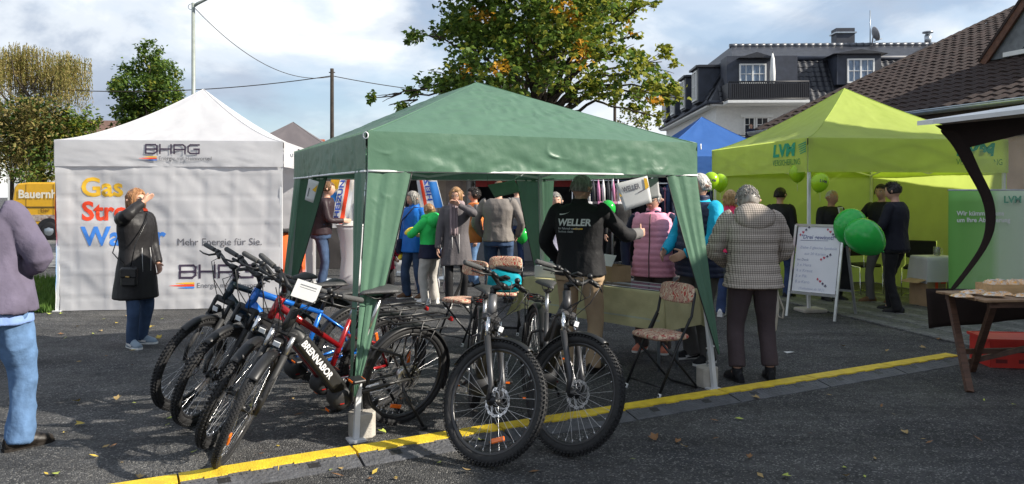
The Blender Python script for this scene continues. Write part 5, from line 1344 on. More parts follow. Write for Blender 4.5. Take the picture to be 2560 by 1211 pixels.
        for i, (off, ln) in enumerate(((.030, .074), (.010, .082), (-.010, .076), (-.029, .060))):
            p = w + d * (.085 * hl / .105) + wv * off * H / 1.75; pts = [p]; dd = d.copy()
            for sgm in (.45, .32, .25): 
                dd = (dd + pn_ * curl).normalized(); p = p + dd * ln * sgm * H / 1.75; pts.append(p)
            mb.tube(pts, [.0098, .0092, .0086, .0072], 7)
        p = w + d * .015 + wv * .026; dd = (d * .6 + wv * .75 + pn_ * .25).normalized(); pts = [p]
        for ln in (.035, .03, .024): p = p + dd * ln; pts.append(p); dd = (dd + d * .35 + pn_ * .15).normalized()
        mb.tube(pts, [.0135, .0115, .0105, .008], 7)
    limb_loft(mb, [nb_ - Vector((0, 0, .05)), nb_ + Vector((0, 0, .01)), HP(0, .12, -.55)], [.062 * (.8 + .2 * wid), .052, .049])
    # head surface
    n, m = 26, 20; vs = []; fs = []
    for i in range(m + 1):
        th = -PI / 2 + PI * i / m
        for j in range(n):
            a = 2 * PI * j / n; x, y, z = math.cos(th) * math.cos(a), math.cos(th) * math.sin(a), math.sin(th)
            fr = max(0, -y); X, Y, Z = x * .70, y * .88, z * 1.03
            if z < 0: X *= 1 - .30 * (-z) ** 1.4; Y *= 1 - .12 * (-z); Y -= .10 * fr * (-z)
            if y > 0 and z < -.2: Y *= 1 - .25 * min(1, (-z - .2) * 1.6)
            g = lambda cx, cz, sx, sz: math.exp(-((x - cx) / sx) ** 2 - ((z - cz) / sz) ** 2) * (1 if y < 0 else 0)
            Y -= .20 * g(0, -.20, .13, .16) + .10 * g(0, -.05, .10, .22) + .04 * g(0, .20, .5, .1) + .05 * g(0, -.52, .22, .10) + .06 * g(0, -.85, .3, .15)
            Y += .06 * (g(-.33, .06, .16, .11) + g(.33, .06, .16, .11)) + .03 * g(0, -.42, .3, .06)
            vs.append(HP(X, Y, Z))
    for i in range(m):
        for j in range(n): fs.append((i * n + j, i * n + (j + 1) % n, (i + 1) * n + (j + 1) % n, (i + 1) * n + j))
    fs.append(tuple(reversed(range(n)))); fs.append(tuple(m * n + j for j in range(n))); mb.add(vs, fs)
    for s in (-1, 1): mb.ball(HP(s * .72, .08, -.02), (.045 * hs_ / .11, .10 * hs_, .20 * hs_), 8, 6, Euler((0, 0, hyaw + s * .35)))
    body = bake(mb, 'body', skin, t, .0085 * vx, 1, .42)
    if face:
        for s in (-1, 1):
            mb = MB(); mb.ball(HP(s * .26, -.70, .055), .105 * hs_, 10, 8); e_ = mb.obj('eye', M_EYEW, t)
            mb = MB(); mb.ball(HP(s * .26, -.755, .05), .062 * hs_, 8, 6); mb.obj('iris', M_EYED, e_)
            mb = MB(); mb.tube([HP(s * .14, -.87, .20), HP(s * .28, -.85, .245), HP(s * .44, -.74, .20)], [.022 * hs_, .03 * hs_, .015 * hs_], 6); mb.obj('eyebrow', HAIR[hair], t)
        mb = MB(); mb.tube([HP(-.22, -.80, -.50), HP(-.1, -.90, -.49), HP(0, -.925, -.50), HP(.1, -.90, -.49), HP(.22, -.80, -.50)], [.02 * hs_, .045 * hs_, .05 * hs_, .045 * hs_, .02 * hs_], 6); mb.obj('mouth', M_LIP, t)
    # ---- hair
    if style != 'bald':
        mb = MB(); n, m = 30, 16; vs = []; fs = []; sn = SN(seed + 300, 7, .8, 3)
        low = {'short': -.30, 'bob': -.75, 'long': -.85, 'curly': -.55, 'receding': -.25, 'fade': -.25}[style]; thick = {'short': .10, 'bob': .22, 'long': .16, 'curly': .20, 'receding': .05, 'fade': .11}[style]
        P = []
        for i in range(m + 1):
            for j in range(n):
                a = 2 * PI * j / n; y_ = math.sin(a); front = max(0, -y_)
                # hairline: low at the back, high over the face
                hl_ = low + (.58 - low) * min(1, max(0, (front - .30) / .45)) if style not in ('receding',) else low + (.85 - low) * min(1, max(0, (front + .1) / .6))
                if style in ('bob', 'long') : hl_ = low + (.50 - low) * min(1, max(0, (front - .55) / .28))
                th0 = math.asin(max(-.98, min(.98, hl_))); th = th0 + (PI / 2 - th0) * i / m
                x, y, z = math.cos(th) * math.cos(a), math.cos(th) * math.sin(a), math.sin(th)
                r_ = 1.0
                X, Y, Z = x * .70, y * .88, z * 1.03
                if z < 0 and style in ('bob', 'long'): X = math.copysign(max(abs(X), .62 * abs(math.cos(a))), X); Y = max(Y, .62 * y_ if y_ > 0 else Y)
                k = thick * (1 - .25 * front) * min(1, .45 + (i / m) * 3) * (1 + .5 * sn.at(X * 2, Y * 2, Z * .9)) ; L_ = math.sqrt(X * X + Y * Y + Z * Z)
                P.append(HP(X * (1 + k), Y * (1 + k) + .02, Z * (1 + k * .8)))
        vs = P; fs = [(i * n + j, i * n + (j + 1) % n, (i + 1) * n + (j + 1) % n, (i + 1) * n + j) for i in range(m) for j in range(n)]
        mb.add(vs, fs, True); hr_ = mb.obj('hair', HAIR[hair], t); solidify(hr_, .010, -1)
        mb = MB()                                        # loose strands break up the outline
        ns = {'short': 260, 'bob': 420, 'long': 460, 'curly': 420, 'receding': 90, 'fade': 200}[style]
        for _ in range(ns):
            a = rs.uniform(0, 6.28); fz = -math.sin(a); zz = rs.uniform(.0 if style == 'fade' else -.1, .95)
            if fz > .45: zz = rs.uniform(.55, .98)
            x, y = math.cos(a) * math.sqrt(1 - zz * zz), math.sin(a) * math.sqrt(1 - zz * zz); k = 1 + thick * .95
            p0 = Vector((x * .70 * k, y * .88 * k + .02, zz * 1.03 * (1 + thick * .7))); 
            if style == 'curly':
                rr = .09; ax_ = Vector((rs.uniform(-1, 1), rs.uniform(-1, 1), rs.uniform(-1, 1))).normalized(); u_ = ax_.orthogonal().normalized(); w_ = ax_.cross(u_); pts = [p0 + (u_ * math.cos(q) + w_ * math.sin(q)) * rr + ax_ * q * .02 for q in [k2 * .8 for k2 in range(8)]]
            else:
                ln = {'short': .28, 'fade': .2, 'receding': .18, 'bob': 1.0, 'long': 1.9}[style] * rs.uniform(.6, 1.1); pts = []; q = p0.copy(); dr = Vector((x * .3, y * .3 + .15, .25 if style == 'fade' else 0))
                for k2 in range(6): pts.append(q.copy()); dr = dr * .55 + Vector((0, 0, -.2 if style != 'fade' else .03)) + Vector((rs.uniform(-.05, .05),) * 2 + (0,)); q = q + dr.normalized() * ln / 5; 
                if style in ('bob', 'long'):
                    for q_ in pts:
                        rad2 = math.hypot(q_.x / .70, q_.y / .88)
                        if q_.z < .3: f_ = (1 + thick * rs.uniform(.8, 1.15)) / max(.3, rad2); q_.x *= f_; q_.y *= f_
                        if q_.y < -.30 and q_.z < .62: k3 = min(1, (.62 - q_.z) / .3); q_.x += (math.copysign(.66, x) - q_.x) * k3 if abs(q_.x) < .66 else 0; q_.y += (-.38 - q_.y) * k3
            mb.tube([HP(*q_) for q_ in pts], [.0036 * vx] * (len(pts) - 1) + [.0015], 4)
        mb.obj('strands', HAIR[hair], hr_)['kind'] = 'stuff'
    wr1, wr2 = SN(seed + 5, 9, 1.6, 5), SN(seed + 77, 9, 4, 11)
    def wrinkle(amp, quilt=None, zstr=.55):
        def f(co):
            q = co * np.array([1, 1, zstr]); w = amp * (wr1(q) + .6 * (1 - 2.2 * np.abs(wr2(q))) * .8)
            if quilt: w = w * .5 + quilt[1] * (np.abs(np.sin(co[:, 2] * PI / quilt[0])) ** .45 - .75) * np.clip((.80 * H - co[:, 2]) / .06, 0, 1)
            return w
        return f
    # ---- trousers
    if legs:
        mb = MB(); wd = legs.get('w', 1.0); torso(mb, TORSO, .018, .46, .60, belly * .8)
        for s in (-1, 1):
            h_, k_, n_, fa = Lg[s]; e0 = legs.get('cuff', .026); bot = n_ + Vector((0, 0, (e0 - .048) * H)) if e0 < .2 else k_.lerp(n_, 0) + Vector((0, 0, .0))
            pts = [h_ + Vector((s * .004, .006, .06)), h_ - Vector((0, 0, .05)), k_, k_.lerp(bot, .4), bot] if e0 < .2 else [h_ + Vector((0, 0, .06)), h_ - Vector((0, 0, .05)), h_.lerp(k_, .7), k_, k_ - Vector((0, 0, .02))]
            limb_loft(mb, pts, [.085 * wd * (.6 + .4 * wid), .093 * wd * (.6 + .4 * wid), .068 * wd, .063 * wd, .064 * wd])
        tr = bake(mb, 'trousers', legs['m'], t, .0115 * vx, 3, None, wrinkle(legs.get('wr', .012) if not legs.get('smooth') else .006, None, .8))
        if legs.get('belt'):
            mb = MB(); rx = .088 * H * wid + .014; ry = .066 * H * (.5 + .5 * wid) + .014; mb.rings([ell_ring(spine(.585) + Vector((0, 0, dz)), rx, ry, ex, Vector((0, 1, 0)), 24) for dz in (-.018, .018)], caps=False); mb.obj('belt', legs['belt'], tr)
    # ---- shoes
    shoes = shoes or {'m': M_BLACKP}
    for s in (-1, 1):
        h_, k_, n_, fa = Lg[s]; f = Vector((math.sin(fa), -math.cos(fa), 0)); r_ = Vector((math.cos(fa), math.sin(fa), 0)); z0 = n_.z - .048 * H; L_ = .155 * H; rg = []
        tilt = feet.get(s, (0, 0, 0, 0))[3] if s in feet and len(feet[s]) > 3 else 0
        def at(q, dz): return Vector((n_.x, n_.y, z0)) + f * (q * L_) + Vector((0, 0, dz + 0 * tilt))
        for (q, w_, h2) in ((-.28, .028, .07), (-.2, .036, .092), (-.02, .040, .10), (.20, .042, .088), (.45, .047, .062), (.62, .043, .048), (.70, .024, .03)):
            rg.append([at(q, .012 + max(0, math.sin(a)) * h2) + r_ * (w_ * math.cos(a)) for a in [2 * PI * k2 / 14 for k2 in range(14)]])
        mb = MB(); mb.rings(rg); limb_loft(mb, [at(.0, .04), n_ + Vector((0, 0, shoes.get('shaft', .02)))], [.046, .047]); so_ = mb.obj('shoe', shoes['m'], t)
        mb = MB(); rg2 = [[at(q, z_) + r_ * (w_ * sx) for (sx, z_) in ((-1, 0), (1, 0), (1, .02), (-1, .02))] for (q, w_) in ((-.30, .026), (-.22, .036), (.0, .038), (.22, .041), (.45, .048), (.62, .043), (.72, .022))]
        mb.rings(rg2, smooth=False); mb.obj('sole', shoes.get('sole', M_BLACKP), so_)
        if shoes.get('stripe'):
            mb = MB(); 
            for sx in (-1, 1): mb.beam(at(-.1, .05) + r_ * (sx * .044), at(.32, .03) + r_ * (sx * .047), .006, .02)
            mb.obj('stripe', shoes['stripe'], so_)
        if shoes.get('laces'):
            mb = MB()
            for q in (.12, .2, .28, .36): mb.tube([at(q, .06 - q * .06) - r_ * .026 + Vector((0, 0, .008)), at(q, .085 - q * .08) + Vector((0, 0, .006)), at(q, .06 - q * .06) + r_ * .026 + Vector((0, 0, .008))], .005, 5)
            mb.obj('laces', M_PAPER, so_)
    # ---- upper garments
    def garment(spec, name):
        mb = MB(); inf = spec.get('inf', .016); hem = spec.get('hem', .47)
        torso(mb, TORSO, inf, hem, .838, belly, spec.get('flare', .12))
        if spec.get('sleeves', True):
            for s in (-1, 1):
                a, e, w = A[s]; d = (w - e).normalized(); end = spec.get('cuff', 1.0); w2 = e.lerp(w, end); sl_ = spec.get('sw', 1.0)
                if spec.get('sleeves') == 'short': limb_loft(mb, [a - Vector((s * .03, 0, -.01)), a, a.lerp(e, .75)], [.062 * wid, .060, .054])
                else: limb_loft(mb, [a - Vector((s * .035, 0, -.005)), a, a.lerp(e, .5), e, e.lerp(w2, .5), w2], [(.058 * wid + inf * .3) * sl_, (.058 + inf * .35) * sl_, .055 * sl_ + inf * .3, .049 * sl_ + inf * .3, .044 * sl_ + inf * .2, .036 * sl_ + inf * .2])
        else:
            for s in (-1, 1): limb_loft(mb, [sh[s] - Vector((s * .05, 0, -.01)), sh[s] + Vector((s * .012, 0, -.005))], [.07, .062])
        if spec.get('collar'): ch_ = spec['collar']; mb.rings([ell_ring(nb_ + Vector((0, .01, dz)), r1 + .008, r1 + .010, ex, Vector((0, 1, 0)), 18) for dz, r1 in ((-.05, .075), (0, .066), (ch_, .066), (ch_ + .004, .05))])
        o = bake(mb, name, spec['m'], t, .0115 * vx, spec.get('sm', 4), None, wrinkle(spec.get('wr', .010), spec.get('quilt')), None, spec.get('fm'))
        if spec.get('hood'):                              # folded-down hood lying on the upper back
            hm = MB(); kk = spec.get('hk', 1.0); c = nb_ + Vector((0, .085 + inf, -.045)); hm.ball(c, (.155 * kk, .075, .105 * kk), 18, 12, Euler((.42, 0, 0))); hm.ball(nb_ + Vector((0, .045, .025)), (.115 * kk, .095, .045), 16, 8, Euler((.25, 0, 0)))
            for s in (-1, 1): hm.ball(nb_ + Vector((s * .085, -.02, .0)), (.05, .085, .05), 10, 8)
            bake(hm, 'hood', spec['m'] if not isinstance(spec['m'], (list, tuple)) else spec['m'][0], o, .0125 * vx, 2, None, wrinkle(.009))
        if spec.get('zip'):
            mb = MB(); pts = []
            for z in [hem + (.83 - hem) * k2 / 14 for k2 in range(15)]:
                rx, ry = 0, 0
                for a_, b_ in zip(TORSO, TORSO[1:]):
                    if a_[0] <= z <= b_[0]: k2_ = (z - a_[0]) / (b_[0] - a_[0]); ry = a_[2] + (b_[2] - a_[2]) * k2_
                if z < .52: ry = max(ry, .074) + (.52 - z) * spec.get('flare', .12)
                b = belly * math.exp(-((z - .58) / .07) ** 2); pts.append(spine(z) + Vector((0, -b * 1.3 - ry * H * (.5 + .5 * wid) - inf - .006, 0)))
            mb.tube(pts, .006, 6); mb.obj('zip', spec['zip'], o)
        return o
    if top: garment(top, top.get('name', 'jacket'))
    if vest: garment(vest, vest.get('name', 'vest'))
    if glasses:
        mb = MB()
        for s in (-1, 1): mb.tube([HP(s * .27 + .17 * math.cos(a), -.90, .04 + .13 * math.sin(a)) for a in [k2 * PI / 5 for k2 in range(10)]], .0022, 5, closed=True); mb.tube([HP(s * .44, -.86, .07), HP(s * .74, 0, .08)], .0022, 5)
        g = mb.obj('glasses', M_BLK, t)
        if glasses == 'dark':
            for s in (-1, 1):
                mb = MB(); mb.ball(HP(s * .27, -.885, .04), (.17 * hs_, .02 * hs_, .13 * hs_), 10, 6, Euler((0, 0, hyaw))); mb.obj('lens', M_BLK, g)
    if cap:
        mb = MB(); rg = [[HP(r_ * .76 * math.cos(a), r_ * .95 * math.sin(a) + .02, z_) for a in [2 * PI * k2 / 22 for k2 in range(22)]] for r_, z_ in ((1.0, .30), (1.02, .55), (.93, .85), (.7, 1.05), (.3, 1.15), (.02, 1.16))]
        mb.rings(rg); cp = mb.obj('cap', cap, t)
        mb = MB(); rg = [[HP(.72 * math.cos(a) * 1.0, -.55 - q * .75 * math.sin(a), .34 - q * .10 + dz) for a in [PI * k2 / 12 for k2 in range(13)]] for q, dz in ((.3, 0), (1.0, -.06))]; mb.add(rg[0] + rg[1], [(i, i + 1, 14 + i, 13 + i) for i in range(12)], True); solidify(mb.obj('cap_peak', cap, cp), .006)
    t['_j'] = 0; del t['_j']
    return t, A, HP, spine
C_PURP = cloth('washed_purple', (.115, .10, .145), .9, var=.2); C_LBLUE = cloth('light_blue_shirt', (.22, .33, .62)); C_LJEAN = cloth('pale_jeans', (.10, .18, .32), .85, var=.2, vs=14); C_JEAN = cloth('blue_jeans', (.04, .068, .13), .85, var=.35, vs=5); C_DJEAN = cloth('dark_jeans', (.03, .05, .12), .85, var=.3)
C_BLACK = cloth('black', (.014, .014, .016), .7); C_COAT = cloth('black_parka', (.017, .016, .017), .5, bump=.3, bs=25); C_BRNJ = cloth('dark_brown_jacket', (.035, .022, .026), .5); C_BLUEJ = cloth('royal_blue', (.01, .14, .50), .55); C_GREENH = cloth('bright_green', (.04, .62, .13), .8, bump=.35, bs=14); C_NAVY = cloth('navy', (.018, .022, .05), .75)
C_GREYP = cloth('light_grey_cotton', (.45, .43, .40), .9); C_REDJ = cloth('raspberry', (.35, .015, .05), .7); C_GREYC = cloth('charcoal_coat', (.11, .10, .105), .75); C_GREYJ = cloth('grey_brown_jacket', (.19, .17, .155), .7); C_ORANGE = cloth('orange', (.72, .20, .05), .7); C_BEIGE = cloth('beige_chino', (.38, .27, .17), .9); C_PINK = cloth('pink_quilt', (.90, .38, .52), .55); C_NAVYQ = cloth('navy_quilt', (.022, .03, .065), .45); C_CYAN = cloth('cyan', (.01, .42, .68), .7); C_GREYT = cloth('grey_trousers', (.10, .095, .09), .9); C_MAUVE = cloth('mauve_brown', (.075, .055, .06), .9); C_BRNT = cloth('brown_grey', (.10, .08, .075), .9); C_HOT = cloth('hot_pink', (.75, .04, .13), .6); C_BLAZER = cloth('dark_blazer', (.012, .013, .022), .75); C_WSHIRT = cloth('white_shirt', (.75, .76, .78), .8); C_MIDGREY = cloth('mid_grey', (.16, .155, .155), .85); C_LILAC = cloth('pale_lilac', (.55, .52, .66), .85)
def check_cloth():
    m = cloth('beige_check', (.50, .43, .37), .75, bump=.15); nt = m.node_tree; n, l = nt.nodes, nt.links; b = n['Principled BSDF']; tc = n['Texture Coordinate'] if 'Texture Coordinate' in n else n.new('ShaderNodeTexCoord')
    def wave(d, sc):
        w = n.new('ShaderNodeTexWave'); w.bands_direction = d; w.inputs['Scale'].default_value = sc; w.inputs['Distortion'].default_value = .6; w.inputs['Detail Scale'].default_value = 1.0
        l.new(tc.outputs['Object'], w.inputs['Vector']); r = n.new('ShaderNodeValToRGB'); r.color_ramp.elements[0].position = .12; r.color_ramp.elements[0].color = (.42, .42, .42, 1); r.color_ramp.elements[1].position = .30; r.color_ramp.elements[1].color = (1, 1, 1, 1); l.new(w.outputs['Fac'], r.inputs['Fac']); return r
    old = b.inputs['Base Color'].links[0].from_socket; a, c = wave('X', 17), wave('Z', 17)
    m1 = n.new('ShaderNodeMix'); m1.data_type = 'RGBA'; m1.blend_type = 'MULTIPLY'; m1.inputs['Factor'].default_value = 1; l.new(a.outputs['Color'], m1.inputs['A']); l.new(c.outputs['Color'], m1.inputs['B'])
    m2 = n.new('ShaderNodeMix'); m2.data_type = 'RGBA'; m2.blend_type = 'MULTIPLY'; m2.inputs['Factor'].default_value = .9; l.new(old, m2.inputs['A']); l.new(m1.outputs['Result'], m2.inputs['B']); l.new(m2.outputs['Result'], b.inputs['Base Color']); return m
C_CHECK = check_cloth()
S_DARK = cloth('dark_leather', (.025, .021, .018), .4, bump=.1); S_WHITE = cloth('white_sneaker', (.62, .61, .60), .6); S_GREYB = cloth('grey_blue_sneaker', (.22, .28, .34), .6); S_SALM = cloth('salmon_sneaker', (.75, .25, .16), .6); S_BLK = cloth('black_sneaker', (.016, .016, .018), .6); S_BRN = cloth('brown_suede', (.13, .07, .04), .85); M_SOLEW = mat('white_rubber_sole', (.7, .7, .68), .6)
def loc_of(X, Y): return (X, Y, 0)
def to_local(loc, th, w):
    d = Vector((w[0] - loc[0], w[1] - loc[1])); c, s = math.cos(th), math.sin(th); return (c * d.x + s * d.y, -s * d.x + c * d.y, w[2])
def back_print(parent_thing, garment_name, body_fn):
    """project flat lettering onto the back of a garment"""
    from mathutils.bvhtree import BVHTree
    g = [c for c in parent_thing.children if c.name.split('.')[0] == garment_name][0]; me = g.data
    bvh = BVHTree.FromPolygons([v.co.copy() for v in me.vertices], [tuple(p.vertices) for p in me.polygons])
    for me_, m in body_fn:
        for v in me_.vertices:
            h = bvh.ray_cast(Vector((v.co.x, 2, v.co.z)), Vector((0, -1, 0)))
            if h[0] is not None: v.co.y = h[0].y + .007
        me_.materials.clear(); me_.materials.append(m); link('lettering', me_, g)
# 1 man at the left edge
person('large man in washed purple sweatshirt and pale jeans seen from behind', (-3.30, 4.75, 0), PI + .12, 1.86, 1.30, .06, hair='grey', cap=C_BLACK, top=dict(m=C_PURP, hem=.475, inf=.045, name='sweatshirt', wr=.018, sw=1.2, cuff=1.0), vest=dict(m=C_LBLUE, hem=.435, inf=.016, sleeves=False, name='shirt'), legs=dict(m=C_LJEAN, w=1.2, wr=.028), shoes=dict(m=S_DARK, sole=S_DARK),
       arms={-1: ((-.12, -.16, 1.12), (-1, .5, -.3)), 1: ((.05, -.16, 1.05), (1, .6, -.6))}, feet={-1: (-.17, -.06, -.75), 1: (.12, .06, -.3)}, lean=(.12, -.06), head=(.3, .25), face=False, seed=11)
# 2 woman shading her eyes
l2 = (-4.02, 8.12, 0); t2 = 1.15
p2, A2, HP2, sp2 = person('woman in black parka and jeans shading her eyes before the white pavilion', l2, t2, 1.69, .98, hair='chestnut', style='bob', glasses='dark', top=dict(m=C_COAT, hem=.30, inf=.03, name='parka', wr=.014, collar=.03, flare=.10, cuff=.95, sw=1.1), legs=dict(m=C_JEAN, w=.95), shoes=dict(m=S_GREYB, sole=M_SOLEW, stripe=S_WHITE, laces=True),
       arms={-1: ((-.10, -.22, 1.53), (-1, -.35, -.5), (.3, -.2, 1), .25), 1: ((.20, -.10, .86), (.6, 1, 0))}, feet={-1: (-.10, -.06, -.25), 1: (.10, .05, .35)}, head=(.0, -.05), seed=12)
mb = MB(); 
for s in (-1, 1): mb.tube([(s * .05, -.155, 1.05), (s * .055, -.165, .95), (s * .05, -.165, .80)], .003, 5)
mb.obj('drawstring', S_WHITE, p2)
hbg = thing('handbag', 'small black shoulder bag worn by the woman shading her eyes', 'handbag', l2, t2)
mb = MB(); mb.box((-.185, -.13, .76), (.07, .16, .20), Euler((0, 0, .5)), bev=.015); mb.obj('pouch', mat('black_bag_leather', (.01, .01, .011), .3, bump=.1), hbg)
mb = MB(); mb.box((-.215, -.155, .80), (.03, .17, .10), Euler((0, 0, .5)), bev=.01); mb.obj('flap', MATS['black_bag_leather'], hbg); mb = MB(); mb.box((-.236, -.165, .765), (.01, .05, .012)); mb.obj('clasp', mat('brass_clasp', (.6, .4, .15), .3, .9), hbg)
mb = MB(); mb.tube([(-.2, -.17, .87), (-.16, -.19, 1.1), (-.03, -.19, 1.32), (.07, -.1, 1.43), (.06, .06, 1.43), (-.05, .17, 1.25), (-.2, .10, 1.0), (-.21, -.09, .87)], .006, 6); mb.obj('strap', MATS['black_bag_leather'], hbg)
# 3 tall man leaning on the counter
l3 = (-3.27, 13.0, 0); t3 = 1.7
person('tall man in dark brown jacket and jeans resting a hand on the white counter', l3, t3, 1.88, 1.08, .02, hair='brown', top=dict(m=C_BRNJ, hem=.49, inf=.025, wr=.012), legs=dict(m=C_JEAN), shoes=dict(m=S_DARK), arms={-1: (to_local(l3, t3, (-2.88, 12.95, 1.16)), (-.6, .6, -.6), (0, 0, 1), .15), 1: ((.24, -.05, .95), (1, .6, 0))}, face=False, far=True, seed=13, lean=(0, -.1))
# 5 woman in blue
l5 = (-1.52, 11.8, 0)
p5, A5, HP5, sp5 = person('smiling grey haired woman in bright blue jacket and jeans', l5, -.65, 1.68, 1.02, hair='grey', style='bob', top=dict(m=C_BLUEJ, hem=.43, inf=.028, wr=.012, collar=.05), legs=dict(m=C_JEAN, w=1.0), shoes=dict(m=S_BRN, sole=M_SOLEW), feet={-1: (-.11, -.04, -.2), 1: (.12, .06, .2)}, head=(-.15, .1), seed=14)
sb = thing('shoulder_bag', 'navy shoulder bag hanging at the side of the woman in blue', 'handbag', l5, -.65)
mb = MB(); mb.box((-.25, -.02, .80), (.09, .24, .24), Euler((0, .1, .2)), bev=.03); mb.obj('pouch', C_NAVY, sb); mb = MB(); mb.tube([(-.24, -.1, .92), (-.1, -.17, 1.2), (.1, -.1, 1.42), (.1, .08, 1.40), (-.1, .16, 1.2), (-.24, .1, .92)], .009, 6); mb.obj('strap', C_NAVY, sb)
# 6 boy
l6 = (-1.20, 11.2, 0); t6 = -2.25
boy, A6, HP6, sp6 = person('boy in bright green hooded top with navy hem and grey trousers', l6, t6, 1.50, .98, hair='lightbrown', top=dict(m=[C_GREENH, C_NAVY], hem=.45, inf=.026, hood=True, name='hoodie', wr=.012, fm=lambda c: ((c[:, 2] < .88) & (np.hypot(c[:, 0], c[:, 1]) < .24)).astype(int)), legs=dict(m=C_GREYP, w=1.0), shoes=dict(m=S_WHITE, sole=M_SOLEW), arms={1: ((.12, -.30, 1.02), (1, .6, -.3), (0, 0, 1), .5), -1: ((-.14, -.28, 1.0), (-1, .6, -.3), (0, 0, 1), .5)}, head=(.1, .15), seed=15)
M_YTOY = mat('yellow_packaging', (.85, .60, .03), .4, var=.1)
yb = thing('yellow_bag', 'small yellow paper bag held by the boy in green', 'bag', l6, t6); mb = MB(); mb.ball((.05, -.38, 1.06), (.13, .06, .05), 12, 8, Euler((0, .3, .2))); mb.ball((-.08, -.38, 1.04), (.06, .05, .04), 10, 6); mb.obj('wrapper', M_YTOY, yb)
# 7 child
l7 = (-1.98, 12.0, 0)
person('small child in raspberry red jacket behind the green drape', l7, 1.2, 1.02, 1.05, hair='brown', top=dict(m=[C_REDJ, C_NAVY], hem=.42, inf=.03, name='jacket', fm=lambda c: (c[:, 2] > .72).astype(int), sw=.8), legs=dict(m=C_BLACK, w=.85), shoes=dict(m=S_BLK), arms={1: ((.08, -.2, .62), (1, .3, -.3), (0, 0, 1), .5), -1: ((-.1, -.2, .60), (-1, .3, -.3), (0, 0, 1), .5)}, seed=16, far=True)
yb = thing('yellow_bag', 'small yellow paper bag held by the child in red', 'bag', l7, 1.2); mb = MB(); mb.ball((.0, -.27, .64), (.12, .05, .045), 12, 8, Euler((0, -.3, .2))); mb.obj('wrapper', M_YTOY, yb)
# 8 woman in grey coat
l8 = (-.80, 10.95, 0); t8 = .12
p8, A8, HP8, sp8 = person('long haired woman in charcoal coat and scarf touching her mouth', l8, t8, 1.74, .96, hair='lightbrown', style='long', glasses='clear', top=dict(m=C_GREYC, hem=.345, inf=.03, name='coat', wr=.012, flare=.14), legs=dict(m=C_BLACK, w=.82), shoes=dict(m=S_BLK, sole=M_SOLEW, stripe=S_WHITE), arms={1: ((.03, -.20, 1.46), (1, -.3, -.6), (-.3, -.4, 1), .5), -1: ((-.27, -.06, .82), (-1, .7, 0))}, feet={-1: (-.11, -.05, -.15), 1: (.10, .04, .3)}, head=(-.25, .12), seed=17)
C_SCARF = cloth('taupe_scarf', (.28, .22, .23), .9, bump=.4); mb = MB(); rg = [ell_ring(Vector((0, -.01, z)), r, r * .95, Vector((1, 0, 0)), Vector((0, 1, 0)), 20) for z, r in ((1.42, .10), (1.45, .125), (1.50, .115), (1.53, .085))]; mb.rings(rg); sc_ = mb.obj('scarf', C_SCARF, p8)
mb = MB(); mb.grid(lambda u, v: Vector((-.10 + u * .10 + .012 * math.sin(u * 14), -.145 - .03 * math.sin(v * 2) + .012 * math.cos(u * 14), 1.45 - v * .42)), 10, 10); solidify(mb.obj('scarf_end', C_SCARF, sc_), .012)
mb = MB(); mb.tube([(.03, -.165, 1.05), (.035, -.175, .78)], .005, 5); mb.tube([(-.07, -.165, 1.05), (-.065, -.17, .85)], .005, 5); mb.obj('drawstring', S_WHITE, p8)
# 9 dark haired woman
person('dark haired woman with glasses and orange vest behind the man in grey', (-.66, 13.4, 0), -1.3, 1.74, 1.0, hair='black', style='curly', glasses='clear', top=dict(m=C_MIDGREY, hem=.5, inf=.016, name='pullover'), vest=dict(m=C_ORANGE, hem=.5, inf=.03, sleeves=False), legs=dict(m=C_LJEAN), shoes=dict(m=S_BLK), seed=18, far=True)
# 10 man in grey jacket
l10 = (-.20, 11.35, 0)
person('man in grey brown jacket and jeans with his back turned, beside the orange bag', l10, PI - .15, 1.84, 1.18, .03, hair='brown', style='short', top=dict(m=C_GREYJ, hem=.50, inf=.028, wr=.016, sw=1.1), legs=dict(m=C_JEAN, w=1.15), shoes=dict(m=S_DARK), arms={-1: ((-.26, -.14, .98), (-1, .8, 0)), 1: ((.26, -.12, .98), (1, .8, 0))}, feet={-1: (-.13, 0, -.2), 1: (.13, .05, .25)}, head=(0, .2), face=False, seed=19)
ob = thing('orange_bag', 'orange leather tote bag beside the man in the grey jacket', 'handbag', (W(1186, 0, 11.5).x, 11.5, 0), .3)
mb = MB(); mb.rings([ell_ring(Vector((0, 0, z)), rx, ry, Vector((1, 0, 0)), Vector((0, 1, 0)), 16, 3.5) for z, rx, ry in ((.88, .10, .05), (.90, .12, .06), (1.1, .13, .06), (1.22, .11, .045))]); mb.obj('pouch', mat('orange_leather', (.70, .24, .06), .4, var=.15, bump=.15), ob); mb = MB()
for s in (-1, 1): mb.tube([(-.07, s * .035, 1.20), (-.05, s * .03, 1.36), (.05, s * .03, 1.36), (.07, s * .035, 1.20)], .007, 6)
mb.obj('handle', MATS['orange_leather'], ob)
# 11 man behind
person('man in dark jacket and blue jeans standing far back by the red stall', (W(1292, 0, 16.6).x, 16.6, 0), PI + .5, 1.84, 1.05, hair='brown', top=dict(m=C_MIDGREY, hem=.5, inf=.025), legs=dict(m=C_DJEAN, w=1.05), shoes=dict(m=S_BLK, sole=M_SOLEW), face=False, seed=20, far=True)
# 12 person in short sleeves behind the rear drape
person('person in pale lilac shirt with bare arms behind the table', (W(1388, 0, 9.75).x, 9.75, 0), .1, 1.66, 1.0, hair='grey', top=dict(m=C_LILAC, hem=.5, inf=.018, sleeves='short', name='shirt'), legs=dict(m=C_DJEAN), shoes=dict(m=S_BLK), arms={-1: ((-.27, -.05, .82), (-1, .5, 0)), 1: ((.27, -.05, .82), (1, .5, 0))}, seed=21, far=True)
